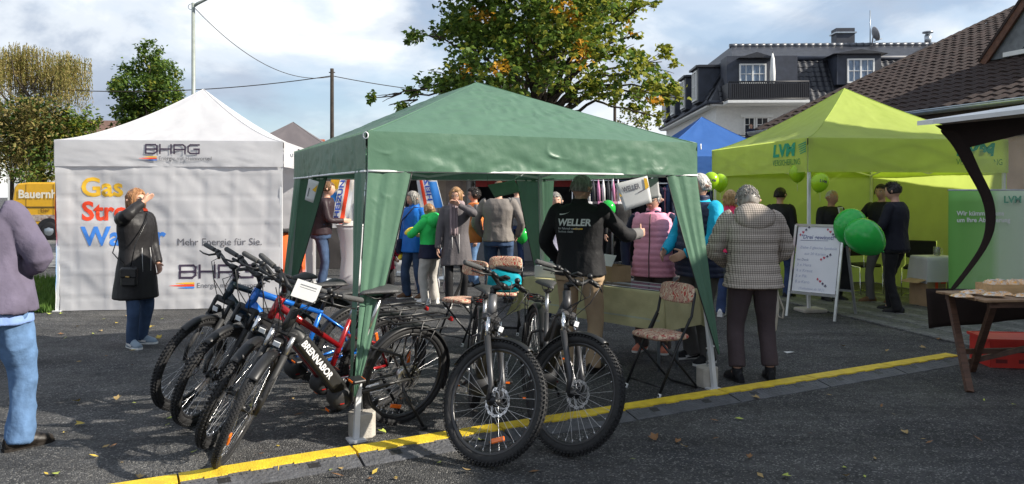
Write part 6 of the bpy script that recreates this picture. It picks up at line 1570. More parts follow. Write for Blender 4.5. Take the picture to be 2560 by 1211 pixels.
# 13 dealer
l13 = (.62, 6.95, 0); t13 = PI - .35
dealer, A13, HP13, sp13 = person('dealer in black sweater with white lettering on the back and beige trousers', l13, t13, 1.82, 1.16, .05, hair='grey', style='short', top=dict(m=[C_BLACK, C_MIDGREY], hem=.485, inf=.026, name='sweater', wr=.012, sw=1.12, collar=.03, fm=lambda c: (np.hypot(c[:, 0] + .52, c[:, 1] + .48) < .27).astype(int)), legs=dict(m=C_BEIGE, w=1.1), shoes=dict(m=S_DARK), arms={-1: (to_local(l13, t13, (1.20, 7.15, 1.25)), (-.5, .3, -1), (0, 0, 1), .5), 1: ((.26, -.2, .98), (1, .8, 0))}, feet={-1: (-.12, 0, -.2), 1: (.12, .04, .2)}, head=(-.45, .1), seed=22)
def backtext(body, size, x, z, bold, shear=0.0):
    me = text_mesh(body, size, bold=bold, maxedge=.04, shear=shear)
    for v in me.vertices: a, b = v.co.x, v.co.y; v.co = Vector((x - a, 0, z + b))
    return me
back_print(dealer, 'sweater', [(backtext('WELLER', .085, .17, 1.335, .003, .15), M_WTXT), (backtext('Ihr Fahrrad vor Ort', .026, .165, 1.30, .0006), M_GTXT), (backtext('Buchholz  02683', .022, .165, 1.272, .0004), M_GTXT)])
swoosh = MB(); swoosh.grid(lambda u, v: Vector((.155 - u * .10, 0, 1.425 + .03 * u * u + v * .012 * (1 - u) + .004)), 8, 1); sm2 = swoosh.mesh('swoosh'); bar = MB(); bar.grid(lambda u, v: Vector((.02 - u * .09, 0, 1.30 + v * .012)), 8, 1); bm2 = bar.mesh('bar'); back_print(dealer, 'sweater', [(sm2, M_WTXT), (bm2, I_Y)])
# 14 pink vest
person('visitor in pink quilted vest half hidden by the hanging sheets', (1.46, 7.85, 0), -.42, 1.70, 1.12, .03, hair='white', style='short', glasses='clear', top=dict(m=C_NAVY, hem=.52, inf=.014, name='shirt', collar=.03), vest=dict(m=C_PINK, hem=.455, inf=.032, sleeves=False, quilt=(.062, .011), zip=C_BRNT, collar=.04, wr=.006, sm=3), legs=dict(m=C_BRNT, w=1.05), shoes=dict(m=S_SALM, sole=M_SOLEW), arms={1: ((.30, -.02, .85), (1, .7, 0)), -1: ((-.26, -.10, .86), (-1, .8, 0))}, seed=23, head=(-.1, .1))
# 15 navy vest
person('white haired man in navy quilted vest over cyan sweater at the pavilion corner', (1.83, 7.38, 0), -1.15, 1.84, 1.20, .06, hair='white', style='short', top=dict(m=C_CYAN, hem=.52, inf=.018, name='sweater', sw=1.15, collar=.02), vest=dict(m=C_NAVYQ, hem=.45, inf=.036, sleeves=False, quilt=(.058, .011), collar=.05, wr=.006, sm=3), legs=dict(m=C_GREYT, w=1.15), shoes=dict(m=S_BLK, sole=M_SOLEW, stripe=S_WHITE), arms={1: ((.16, -.30, 1.06), (1, .8, -.6), (0, 0, 1), .4), -1: ((-.14, -.32, 1.06), (-1, .8, -.6), (0, 0, 1), .4)}, seed=24)
# 16 man in black far back
p16, *_ = person('man in black tracksuit with neon stripes walking by the clothes stall', (W(1545, 0, 14.6).x, 14.6, 0), .25, 1.76, 1.05, hair='black', top=dict(m=C_BLACK, hem=.5, inf=.022), legs=dict(m=C_BLACK), shoes=dict(m=S_BLK, sole=M_SOLEW), feet={-1: (-.20, .18, -.2), 1: (.12, -.12, .3)}, seed=25, far=True)
M_NEON = mat('neon_stripe', (.45, .9, .05), .5); mb = MB(); mb.box((.135, -.085, .80), (.02, .02, .20)); mb.box((.125, -.14, .12), (.03, .04, .10)); mb.obj('stripe', M_NEON, p16)
# 17 woman in hot pink
person('blond woman in hot pink jacket standing beside the lime pavilion', (2.90, 10.1, 0), PI - .55, 1.68, 1.0, hair='blond', style='bob', top=dict(m=C_HOT, hem=.50, inf=.026, quilt=(.07, .006), wr=.008, collar=.04), legs=dict(m=C_DJEAN, w=.95), shoes=dict(m=S_WHITE, sole=M_SOLEW), feet={-1: (-.10, -.05, -.2), 1: (.10, .10, .1)}, face=False, seed=26)
# 18 woman in checked puffer
l18 = (2.10, 6.62, 0)
person('grey haired woman in beige checked puffer jacket and mauve trousers seen from behind', l18, PI, 1.75, 1.16, .0, hair='grey', style='curly', top=dict(m=C_CHECK, hem=.465, inf=.04, name='puffer', quilt=(.085, .014), hood=True, hk=1.12, wr=.008, sw=1.25, sm=3, flare=.2), legs=dict(m=C_MAUVE, w=1.12, smooth=True, cuff=.07), shoes=dict(m=S_BLK, shaft=.03), arms={1: ((.17, -.26, 1.0), (1, .7, -.2), (0, 0, 1), .5), -1: ((-.17, -.26, 1.0), (-1, .7, -.2), (0, 0, 1), .5)}, feet={-1: (-.15, 0, -.15), 1: (.15, .04, .2)}, lean=(0, -.07), head=(0, .5), face=False, seed=27)
tb_ = thing('tote_bag', 'cream canvas tote bag hanging beside the checked puffer jacket', 'bag', (2.34, 6.85, 0), .2)
M_CANVAS = cloth('cream_canvas', (.55, .50, .42), .9, bump=.3, bs=30); mb = MB(); mb.rings([ell_ring(Vector((x, 0, z)), rx, ry, Vector((1, 0, 0)), Vector((0, 1, 0)), 14, 3) for z, rx, ry, x in ((.36, .04, .03, -.02), (.40, .06, .045, -.02), (.6, .065, .05, .0), (.72, .05, .035, .01), (.88, .018, .015, .02))]); mb.obj('pouch', M_CANVAS, tb_)
mb = MB(); mb.tube([(.02, -.02, .84), (.05, -.03, .70), (.10, -.03, .58), (.09, -.03, .50), (.04, -.04, .52), (.02, -.04, .62)], .008, 6); mb.obj('strap', M_CANVAS, tb_)
# 19 - 22 at the lime pavilion
person('man in black jacket behind the checked puffer jacket inside the lime pavilion', (W(1950, 0, 11.9).x, 11.9, 0), 2.3, 1.74, 1.02, hair='black', top=dict(m=C_BLACK, hem=.46, inf=.03), legs=dict(m=C_DJEAN), shoes=dict(m=S_BLK), face=False, seed=28, far=True)
po, Ao, HPo, spo = person('older man in black jacket with pale green tie inside the lime pavilion', (W(2078, 0, 11.5).x, 11.5, 0), .35, 1.70, 1.06, .02, skin=SK2, hair='white', style='receding', top=dict(m=C_BLACK, hem=.47, inf=.03, wr=.012), legs=dict(m=C_BLACK), shoes=dict(m=S_BLK), seed=29, head=(.15, 0))
mb = MB(); mb.prism([(-.045, 0), (0, -.26), (.045, 0)], .012, frame_mtx((0, -.176, 1.42), (1, 0, 0), (0, .12, 1))); sh_ = mb.obj('shirt_front', C_WSHIRT, po); mb = MB(); mb.prism([(-.02, .0), (.02, 0), (.028, -.22), (0, -.26), (-.028, -.22)], .012, frame_mtx((0, -.19, 1.405), (1, 0, 0), (0, .12, 1))); mb.obj('tie', cloth('lime_tie', (.35, .48, .15), .5), po)
person('young man in dark blazer and black trousers beside the green balloons', (5.22, 10.35, 0), -2.45, 1.80, 1.02, hair='black', style='fade', top=dict(m=C_BLAZER, hem=.475, inf=.024, name='blazer', wr=.008), legs=dict(m=C_BLACK, w=.92), shoes=dict(m=S_BLK, sole=M_SOLEW), arms={1: ((.14, -.26, 1.02), (1, .8, -.2)), -1: ((-.16, -.24, 1.0), (-1, .8, -.2))}, feet={-1: (-.09, -.1, -.1), 1: (.10, .08, .2)}, head=(.15, .12), seed=30)
person('man in black jacket and grey trousers facing the young man in blazer', (W(2205, 0, 11.3).x, 11.3, 0), -.9, 1.79, 1.0, hair='black', style='short', top=dict(m=C_BLACK, hem=.46, inf=.024), legs=dict(m=C_GREYT, w=.95), shoes=dict(m=S_BRN, sole=M_SOLEW), arms={-1: ((-.22, -.24, 1.05), (-1, .6, -.2)), 1: ((.2, -.2, 1.0), (1, .6, 0))}, feet={-1: (-.12, -.1, -.5), 1: (.10, .05, .1)}, seed=31, far=True)
pb_, *_ = person('person in dark clothes standing on the small house balcony', (0, 0, 0), -.6, 1.7, 1.0, hair='black', top=dict(m=C_NAVY, hem=.5, inf=.02), legs=dict(m=C_DJEAN), shoes=dict(m=S_BLK), seed=32, far=True)
q_ = house.matrix_world @ Vector((hx(1870), -.5, hz(309) - 1.72)); pb_.location = q_
# ============================================================ cable ramps
M_RAMPY = mat('yellow_plastic_lid', (.62, .43, .03), .55, var=.15, vscale=14, bump=.5, bscale=90, col2=(.82, .60, .03)); M_RAMPB = mat('black_rubber_ramp', (.085, .087, .095), .6, var=.3, vscale=6, bump=.8, bscale=45)
r0 = Vector((-.883, 4.54)); rd_ = Vector((math.cos(D(27.6)), math.sin(D(27.6)))); rn_ = Vector((-rd_.y, rd_.x))
def ramp_proto():
    L_ = .985; t = thing('cable_ramp', 'yellow and black plastic cable ramp lying across the square before the bicycles', 'cable ramp', (0, 0, 0), 0, 'cable ramps laid end to end')
    mb = MB(); mb.prism([(-.03, .0), (.12, .0), (.12, .036), (-.03, .004)], L_, frame_mtx((0, 0, 0), (0, 1, 0), (0, 0, 1))); mb.prism([(.245, 0), (.36, 0), (.36, .004), (.245, .036)], L_, frame_mtx((0, 0, 0), (0, 1, 0), (0, 0, 1)))
    b = mb.obj('ramp', M_RAMPB, t)
    mb = MB(); k = 8; pts = []
    for i in range(k): pts += [(i * L_ / k, .122 - (.012 if i % 2 else 0)), ((i + 1) * L_ / k, .122 - (.012 if i % 2 else 0))]
    pts += [(L_, .245), (0, .245)]; mb.prism(pts, .044, Matrix.Identity(4)); mb.obj('lid', M_RAMPY, t)
    mb = MB()
    for i in range(26):
        for j in range(3): mb.box((.02 + i * .037 + (.018 if j % 2 else 0), .025 + j * .036, .0105 + j * .0105), (.018, .012, .006), Euler((.26, 0, .5 if (i + j) % 2 else -.5)))
    mb.obj('tread', M_RAMPB, b)['kind'] = 'stuff'
    mb = MB()
    for x in (.22, .72): mb = MB(); mb.box((x, .06, .0215), (.07, .05, .006), Euler((.26, 0, 0))); mb.obj('drain_slot', M_BLK, b)
    return t
proto = ramp_proto(); rg = random.Random(1)
for i in range(-2, 6):
    o = proto if i == -2 else copy_tree(proto)
    p = r0 + rd_ * (i * 1.0) ; o.location = (p.x, p.y, 0); o.rotation_euler = (0, 0, D(27.6) + rg.uniform(-.012, .012))
# ============================================================ folding chairs
def pattern_mat():
    m = bpy.data.materials.new('woven_pattern'); m.use_nodes = True; n, l = m.node_tree.nodes, m.node_tree.links; b = n['Principled BSDF']; b.inputs['Roughness'].default_value = .9
    tc = n.new('ShaderNodeTexCoord'); v = n.new('ShaderNodeTexVoronoi'); v.distance = 'MANHATTAN'; v.inputs['Scale'].default_value = 13; l.new(tc.outputs['Object'], v.inputs['Vector'])
    w = n.new('ShaderNodeTexWave'); w.inputs['Scale'].default_value = 6; w.inputs['Distortion'].default_value = 11; w.inputs['Detail Scale'].default_value = 2; l.new(tc.outputs['Object'], w.inputs['Vector'])
    r = n.new('ShaderNodeValToRGB'); r.color_ramp.interpolation = 'CONSTANT'; e = r.color_ramp.elements; e[0].color = (.48, .08, .06, 1); e[1].position = .42; e[1].color = (.62, .48, .34, 1); q = e.new(.72); q.color = (.30, .09, .08, 1); q = e.new(.84); q.color = (.55, .32, .24, 1)
    mx = n.new('ShaderNodeMath'); mx.operation = 'MULTIPLY_ADD'; mx.inputs[1].default_value = .45; l.new(w.outputs['Fac'], mx.inputs[0]); sc = n.new('ShaderNodeMath'); sc.operation = 'MULTIPLY'; sc.inputs[1].default_value = .62; l.new(v.outputs['Distance'], sc.inputs[0]); l.new(sc.outputs[0], mx.inputs[2]); l.new(mx.outputs[0], r.inputs['Fac']); l.new(r.outputs['Color'], b.inputs['Base Color']); return m
M_PATT = pattern_mat(); M_CHFR = mat('black_chair_tube', (.015, .015, .016), .35, .2)
def chair(label, loc, rz, group='patterned folding chairs under the green pavilion'):   # local -y forwards
    t = thing('folding_chair', label, 'chair', loc, rz, group); sw = .20
    mb = MB()
    mb.tube([(-sw, -.23, .012), (-sw, -.02, .40), (-sw, .13, .62), (-sw + .005, .17, .80), (-sw + .04, .185, .85), (0, .19, .86), (sw - .04, .185, .85), (sw - .005, .17, .80), (sw, .13, .62), (sw, -.02, .40), (sw, -.23, .012)], .0115, 8); mb.tube([(-sw, -.19, .08), (sw, -.19, .08)], .008, 6)
    mb.obj('front_frame', M_CHFR, t)
    mb = MB(); s2 = sw - .03; mb.tube([(-s2, -.17, .43), (-s2, .20, .05), (-s2 + .02, .235, .018), (s2 - .02, .235, .018), (s2, .20, .05), (s2, -.17, .43)], .0105, 8); mb.obj('rear_frame', M_CHFR, t)
    for s in (-1, 1):
        mb = MB(); mb.tube([(s * sw, -.23, .0), (s * sw, -.215, .035)], .0145, 8); mb.obj('foot_cap', M_WHITE, t)
        mb = MB(); mb.beam((s * (sw - .012), .02, .43), (s * (sw - .012), .12, .60), .006, .02); mb.obj('hinge', M_CHFR, t)
    def pad(w, d, h, mtx, nm):
        mb = MB(); rg = []
        for (k, z) in ((.90, 0), (.98, .2 * h), (1, .5 * h), (.97, .8 * h), (.86, h), (.5, h * 1.08), (.05, h * 1.1)): rg.append([mtx @ p for p in ell_ring(Vector((0, 0, z)), w * k, d * k, Vector((1, 0, 0)), Vector((0, 1, 0)), 24, 4)])
        mb.rings(rg); return mb.obj(nm, M_PATT, t)
    pad(.20, .19, .045, Matrix.Translation((0, -.03, .435)) @ Matrix.Rotation(-.04, 4, 'X'), 'seat')
    pad(.20, .085, .035, Matrix.Translation((0, .175, .79)) @ Matrix.Rotation(PI / 2 - .22, 4, 'X'), 'backrest')
    return t
chair('patterned folding chair alone beside the table and the concrete weight', (1.25, 6.30, 0), -PI / 2 + .55)
chair('patterned folding chair empty behind the grey bicycle', (-.52, 8.35, 0), -.75)
chair('patterned folding chair carrying the turquoise bag', (-.10, 8.9, 0), -.15)
tq = thing('turquoise_bag', 'turquoise and black bag lying on a folding chair', 'bag', (-.10, 8.86, .485), -.2)
M_TURQ = cloth('turquoise', (.0, .32, .42), .6, bump=.4, bs=20); mb = MB(); mb.ball((0, 0, .13), (.22, .12, .14), 18, 12); mb.ball((.05, -.04, .06), (.2, .11, .08), 16, 10); bake(mb, 'bag_body', M_TURQ, tq, .014, 3, None, lambda co: .012 * SN(7, 8, 2, 7)(co)); mb = MB(); mb.ball((.06, .02, .25), (.17, .10, .03), 14, 8, Euler((0, .15, 0))); mb.obj('black_flap', C_BLACK, tq)
# ============================================================ table under the green pavilion
M_OLIVE = cloth('olive_tablecloth', (.52, .48, .27), .9, bump=.35, bs=120, var=.12); M_STRIPE = cloth('pale_stripe', (.45, .47, .36), .9)
tP = Vector((.13, 8.1, 0)); td = Vector((.67, -.74, 0)).normalized(); tn_ = Vector((-td.y, td.x, 0)); TL, TW, TH = 1.82, .52, .735
tth = math.atan2(td.y, td.x)
tab = thing('trestle_table', 'long table under an olive cloth in the green pavilion', 'table', (tP.x, tP.y, 0), tth)
mb = MB(); mb.box((TL / 2, TW / 2, TH - .015), (TL - .02, TW - .02, .03)); mb.obj('tabletop', M_WHITE, tab)
for x in (.15, TL - .15):
    for y in (.12, TW - .12): mb = MB(); mb.tube([(x, y, 0), (x, y, TH - .03)], .015, 8); mb.obj('leg', M_ZINC, tab)
tc_ = thing('tablecloth', 'olive green cloth with pale border stripe draped over the long table', 'tablecloth', (tP.x, tP.y, 0), tth)
sn = SN(44, 7, 1.5, 5); drop = .34
def clothf(u, v):
    x, y = -drop + u * (TL + 2 * drop), -drop + v * (TW + 2 * drop); ox, oy = max(0, -x, x - TL), max(0, -y, y - TW); dd = max(ox, oy); X, Y = min(max(x, 0), TL), min(max(y, 0), TW); w = .02 * sn.at(x * 1.3, y * 1.3) * min(1, dd * 6)
    fl = .05 * dd; corner = min(ox, oy)
    if ox > 0: X += (1 if x > TL else -1) * (fl + w + corner * .35)
    if oy > 0: Y += (1 if y > TW else -1) * (fl + w + corner * .35)
    return Vector((X, Y, TH + .004 - dd - corner * .25 + (.0 if dd else .002 * sn.at(x * 3, y * 3))))
mb = MB(); mb.grid(clothf, 90, 54); mb.obj('cloth', M_OLIVE, tc_)
mb = MB()
def cl2(u, v): p = clothf(u, v); return p + Vector((0, -.004, 0))
vv = (drop - .26) / (TW + 2 * drop) ; mb.grid(lambda u, v: cl2(.15 + u * .7, vv + v * .014), 60, 2); mb.obj('border_stripe', M_STRIPE, tc_)
def on_table(a, b, z=TH + .006): return tP + td * a + tn_ * b + Vector((0, 0, z))
M_CARD = mat('cardboard', (.36, .24, .13), .9, var=.1, bump=.2, bscale=40); M_WBOX = mat('white_card', (.74, .74, .73), .7, var=.03)
q = on_table(.22, .22); bx_ = thing('white_box', 'open white cardboard box with grey contents on the far end of the table', 'box', q, tth + .5)
def open_box(parent, w, d, h, m, t=.006):
    mb = MB(); mb.box((0, 0, t / 2), (w, d, t)); 
    for s in (-1, 1): mb.box((s * (w / 2 - t / 2), 0, h / 2 + t / 2), (t, d - 2 * t - .001, h - t)); mb.box((0, s * (d / 2 - t / 2), h / 2 + t / 2), (w, t, h - t))
    return mb.obj('carton', m, parent)
cb = open_box(bx_, .34, .26, .12, M_WBOX); text('light', .07, I_GR, cb, frame_mtx((.12, -.132, .075), (-1, 0, 0), (0, 0, -1)))
mb = MB(); mb.ball((0, 0, .11), (.13, .06, .05), 14, 8); mb.obj('contents', mat('grey_plastic', (.4, .42, .44), .4), bx_)
q = on_table(.95, .36); bx_ = thing('brown_carton', 'open brown carton behind the dealer on the table', 'box', q, tth - .3); open_box(bx_, .24, .22, .16, M_CARD)
mb = MB(); mb.add([(-.11, -.11, .16), (.11, -.11, .16), (.12, -.06, .27), (-.10, -.06, .27)], [(0, 1, 2, 3)]); solidify(mb.obj('flap', M_WBOX, bx_), .004)
M_SOLAR = mat('dark_print', (.02, .025, .035), .2, var=.9, vscale=5, col2=(.16, .18, .22), stretch=(1, 4, 1))
for (a, b, w, d, lab) in ((1.15, .03, .78, .22, 'dark glossy poster lying on the near edge of the olive cloth'), (1.05, .27, .85, .22, 'dark glossy poster lying behind another on the olive cloth')):
    o_ = thing('poster', lab, 'poster', on_table(a, b), tth); mb = MB(); mb.box((w / 2 - .2, d / 2, .003), (w, d, .006)); mb.obj('sheet', M_SOLAR, o_); mb = MB(); mb.box((w / 2 - .2, .012, .0065), (w, .02, .0015)); mb.box((w / 2 - .2, d - .012, .0065), (w, .02, .0015)); mb.obj('white_border', M_PAPER, o_)
# ============================================================ hanging sheets in the green pavilion
def sheet(label, corners, m=M_PAPER, curl=.003, prints=True):
    c = [Vector(p) for p in corners]; cen = sum(c, Vector()) / 4; t = thing('hanging_sheet', label, 'sign', cen)
    ex_ = (c[1] - c[0]); ey_ = (c[3] - c[0]); nrm = ex_.cross(ey_).normalized()
    if nrm.y > 0: nrm = -nrm
    def f(u, v, off=0): return (c[0].lerp(c[1], u)).lerp(c[3].lerp(c[2], u), v) + nrm * (curl * math.sin(PI * u) + off) - cen
    mb = MB(); mb.grid(lambda u, v: f(u, v), 10, 6); o = solidify(mb.obj('sheet', m, t), .002)
    top = (c[2] + c[3]) / 2 - cen
    mb = MB()
    for p in (c[2], c[3]): mb.tube([p - cen, Vector((p.x, p.y, max(p.z + .05, 1.80))) - cen], .002, 4)
    mb.obj('string', M_BLK, t)
    return t, f, o
Y0 = 6.02
sh1, sf1, so1 = sheet('white advertising sheet with yellow mark hanging from the pavilion valance', [W(1562, 528, Y0), W(1630, 506, Y0), W(1618, 440, Y0), W(1537, 460, Y0)])
sf1b = lambda x, y: sf1(x, y, .006)
ew = (W(1630, 506, Y0) - W(1562, 528, Y0)).length
me = text_mesh('WELLER', .24, bold=.008, maxedge=.05)
for v in me.vertices: v.co = sf1b(.16 + v.co.x * .62, .63 + v.co.y * 1.1)
me.materials.clear(); me.materials.append(I_GR); link('lettering', me, so1)
mb = MB(); mb.add([sf1b(.86, .52), sf1b(.99, .60), sf1b(.97, .92), sf1b(.88, .95)], [(0, 1, 2, 3)]); mb.obj('yellow_mark', I_Y, so1); mb = MB(); mb.add([sf1b(.60, .46), sf1b(.98, .56), sf1b(.98, .60), sf1b(.60, .50)], [(0, 1, 2, 3)]); mb.obj('grey_band', I_GR, so1); mb = MB(); mb.add([sf1b(.02, .52), sf1b(.08, .52), sf1b(.02, .66)], [(0, 1, 2)]); mb.obj('yellow_mark', I_Y, so1)
Y1 = 6.75
sheet('grey translucent sheet hanging behind the white advertising sheet', [W(1606, 504, Y1), W(1650, 494, Y1), W(1645, 444, Y1), W(1600, 452, Y1)], mat('grey_sheet', (.5, .5, .52), .6))
Y2 = 7.6
sheet('sheet of paper with green canopy light painted in, hanging tilted near the back of the pavilion', [W(1237, 495, Y2), W(1302, 480, Y2), W(1286, 450, Y2), W(1219, 463, Y2)], mat('green_lit_paper', (.16, .30, .20), .8))  # green light through the canopy is put into the paper colour
Y3 = 6.4
s4, sf4, so4 = sheet('white leaflet hanging tilted before the tall man in the brown jacket', [W(762, 500, Y3), W(783, 508, Y3), W(798, 455, Y3), W(772, 447, Y3)]); mb = MB(); mb.add([sf4(.55, .55, .004), sf4(.95, .5, .004), sf4(.95, .85, .004)], [(0, 1, 2)]); mb.obj('yellow_mark', I_Y, so4); mb = MB(); mb.add([sf4(.2, .2, .004), sf4(.3, .2, .004), sf4(.3, .6, .004), sf4(.2, .6, .004)], [(0, 1, 2, 3)]); mb.obj('print_line', I_GR, so4)
# ============================================================ background stalls
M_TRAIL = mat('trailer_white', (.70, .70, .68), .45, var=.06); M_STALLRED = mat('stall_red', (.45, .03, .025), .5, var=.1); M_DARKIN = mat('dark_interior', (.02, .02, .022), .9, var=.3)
tr = thing('market_trailer', 'white market sales trailer with beige hatch behind the feather flag', 'trailer', (W(1080, 0, 19).x, 19, 0))
def Tx(px): return W(px, 0, 19).x - W(1080, 0, 19).x
mb = MB(); mb.box((0, 1.1, 1.45), (Tx(1185) - Tx(980), 2.2, 2.2), bev=.06); bd = mb.obj('body', M_TRAIL, tr)
mb = MB(); mb.box((Tx(1130), -.02, 1.45), (.72, .05, 1.7)); dr_ = mb.obj('door', mat('beige_panel', (.42, .36, .30), .6), tr); mb = MB(); mb.box((Tx(1136), -.05, 1.6), (.42, .03, .9)); mb.obj('window', mat('milky_window', (.30, .25, .22), .3, var=.2), dr_)
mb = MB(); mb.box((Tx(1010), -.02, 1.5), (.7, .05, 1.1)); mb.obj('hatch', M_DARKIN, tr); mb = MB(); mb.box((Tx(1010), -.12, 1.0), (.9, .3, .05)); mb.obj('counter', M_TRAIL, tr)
mb = MB(); mb.add([(Tx(980), -.05, 2.30), (Tx(1190), -.05, 2.26), (Tx(1190), -1.3, 2.02), (Tx(980), -1.3, 2.06)], [(0, 1, 2, 3)]); solidify(mb.obj('awning', M_WCLOTH, tr), .03)
for wx in (-.9, .9): mb = MB(); mb.lathe([(.05, -.08), (.28, -.09), (.3, -.06), (.3, .06), (.28, .09), (.05, .08)], 20, (wx, .05, .30), 'Y'); mb.obj('wheel', M_TYRE0, tr)
rs = thing('red_market_stall', 'red market stall with open dark counter and white canopy edge', 'stall', (W(1340, 0, 18.5).x, 18.5, 0))
def Rx(px): return W(px, 0, 18.5).x - W(1340, 0, 18.5).x
a, b = Rx(1190), Rx(1500)
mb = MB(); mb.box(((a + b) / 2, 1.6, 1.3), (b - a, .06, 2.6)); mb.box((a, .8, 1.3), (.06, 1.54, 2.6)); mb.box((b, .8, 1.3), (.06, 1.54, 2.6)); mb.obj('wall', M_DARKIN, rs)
mb = MB(); mb.box(((a + b) / 2, .8, 2.62), (b - a + .2, 1.9, .05)); mb.obj('canopy', M_TRAIL, rs); mb = MB(); mb.box(((a + b) / 2, -.12, 1.90), (b - a, .05, .22)); mb.obj('fascia', M_STALLRED, rs); mb = MB(); mb.box(((a + b) / 2, -.55, 2.06), (b - a + .3, .9, .035), Euler((.12, 0, 0))); mb.obj('awning', M_TRAIL, rs)
mb = MB(); mb.box(((a + b) / 2, .1, .55), (b - a, .4, 1.1)); mb.obj('counter', mat('counter_grey', (.2, .2, .21), .6), rs)
rg = random.Random(9)
for i in range(9):
    w_ = rg.uniform(.18, .3); c_ = rg.choice([(.6, .6, .62), (.15, .25, .5), (.5, .48, .42), (.1, .1, .1), (.45, .05, .04)])
    o_ = thing('goods_crate', 'small crate of goods on the red stall counter', 'crate', (rs.location.x + a + .15 + i * (b - a - .2) / 9, 18.55, 1.1), 0, 'goods crates on the red stall'); hgt = rg.uniform(.12, .3)
    mb = MB(); mb.box((w_ / 2, 0, .015), (w_, .24, .03)); 
    for s in (-1, 1): mb.box((w_ / 2 + s * (w_ / 2 - .008), 0, hgt / 2 + .015), (.015, .208, hgt)); mb.box((w_ / 2, s * .112, hgt / 2 + .015), (w_, .015, hgt))
    mb.obj('crate_shell', mat('crate_%d' % i, c_, .6), o_); mb = MB()
    for k in range(3): mb.ball((w_ * (.25 + .25 * k), 0, hgt), (.05, .07, .06), 8, 6)
    mb.obj('goods', mat('goods_%d' % i, (rg.uniform(.1, .6), rg.uniform(.1, .5), rg.uniform(.1, .4)), .6), o_)
# clothes racks
def rack(label, px, Y, wd, seed, cols, gl, ztop=1.72):
    t = thing('clothes_rack', label, 'clothes rack', (W(px, 0, Y).x, Y, 0), .15); mb = MB()
    for s in (-1, 1): mb.tube([(s * wd / 2, 0, .03), (s * wd / 2, 0, ztop)], .014, 8); mb.tube([(s * wd / 2, -.25, .03), (s * wd / 2, .25, .03)], .014, 8)
    mb.tube([(-wd / 2, 0, ztop), (wd / 2, 0, ztop)], .014, 8); mb.obj('stand', M_STEEL, t); rg = random.Random(seed); n = int(wd / .075)
    for i in range(n):
        x = -wd / 2 + .05 + i * (wd - .1) / max(1, n - 1); g = thing('hanging_garment', gl, 'garment', (0, 0, 0), 0, 'garments hanging on ' + label.split(' holding ')[0]); g.matrix_world = t.matrix_basis @ Matrix.Translation((x, 0, 0)) @ Matrix.Rotation(PI / 2 + rg.uniform(-.5, .5), 4, 'Z'); ln = rg.uniform(.55, 1.05); m = rg.choice(cols)
        mb = MB(); mb.tube([(-.2, 0, ztop - .13), (0, 0, ztop - .05), (.2, 0, ztop - .13), (-.2, 0, ztop - .13)], .006, 5); mb.tube([(0, 0, ztop - .05), (0, 0, ztop + .02), (.02, 0, ztop + .03)], .003, 4); mb.obj('hanger', M_BLK, g)
        mb = MB(); mb.rings([ell_ring(Vector((0, 0, z)), rx, .03 + .01 * rg.random(), Vector((1, 0, 0)), Vector((0, 1, 0)), 12) for z, rx in ((ztop - .07, .06), (ztop - .13, .19), (ztop - .4, .2), (ztop - .1 - ln, .21 + .05 * rg.random()))]); mb.obj('garment', m, g)
GC_ = [C_BLACK, C_NAVY, C_DJEAN, cloth('print_blue', (.05, .08, .2), .8, var=.9, vs=14, col2=(.5, .5, .55)), cloth('print_red', (.12, .02, .05), .8, var=.9, vs=14, col2=(.5, .2, .3)), cloth('print_grey', (.05, .05, .06), .8, var=.9, vs=16, col2=(.4, .4, .42))]
rack('clothes rack by the blue pavilion holding dark and printed dresses', 1676, 13.4, .62, 3, GC_, 'dark or printed dress hanging on the rack by the blue pavilion', 1.80)
rack('clothes rack deep in the clothes stall holding black jackets', 1500, 16.2, 1.2, 5, [C_BLACK, C_NAVY, C_BLACK, C_MIDGREY], 'dark jacket hanging on the rack deep in the clothes stall', 1.9)
rack('clothes rack under the blue canopy holding navy coats', 1725, 16.4, 1.0, 6, [C_NAVY, C_DJEAN, C_BLACK], 'navy or black coat hanging under the blue canopy', 1.9)
# dark backdrop of the clothes stall
bk = thing('dark_stall', 'dark market stall tent with black back cloth behind the table', 'stall', (W(1590, 0, 17.6).x, 17.6, 0)); mb = MB(); mb.grid(lambda u, v: Vector((-1.15 + 2.3 * u, .05 * math.sin(u * 40), .05 + v * 2.3)), 60, 2); mb.obj('back_cloth', C_BLACK, bk); mb = MB()
for x in (-1.15, 1.15): mb.tube([(x, -.06, 0), (x, -.06, 2.4)], .02, 8)
mb.tube([(-1.15, -.06, 2.38), (1.15, -.06, 2.38)], .02, 8); mb.obj('frame', M_ZINC, bk)
# grid stand with lanyards
gsd = thing('wire_stand', 'wire stand hung with small white and pink socks by the dealer', 'display stand', (W(1515, 0, 13.2).x, 13.2, 0), .2); mb = MB(); mb.tube([(.12, 0, 0), (.12, 0, 1.98)], .018, 8); mb.tube([(-.35, 0, 1.86), (.35, 0, 1.9)], .01, 6); mb.box((.12, 0, .02), (.4, .4, .03)); mb.obj('stand', M_STEEL, gsd)
for i in range(7):
    x = -.32 + i * .09; mb = MB(); c_ = [(.65, .63, .66), (.05, .05, .06), (.5, .2, .35)][i % 3]; mb.tube([(x, 0, 1.87), (x, -.01, 1.7), (x + .01, -.01, 1.48)], [.008, .03, .025], 6); mb.box((x + .02, -.02, 1.46), (.09, .04, .05), bev=.01); mb.obj('sock', cloth('sock%d' % (i % 3), c_), gsd)
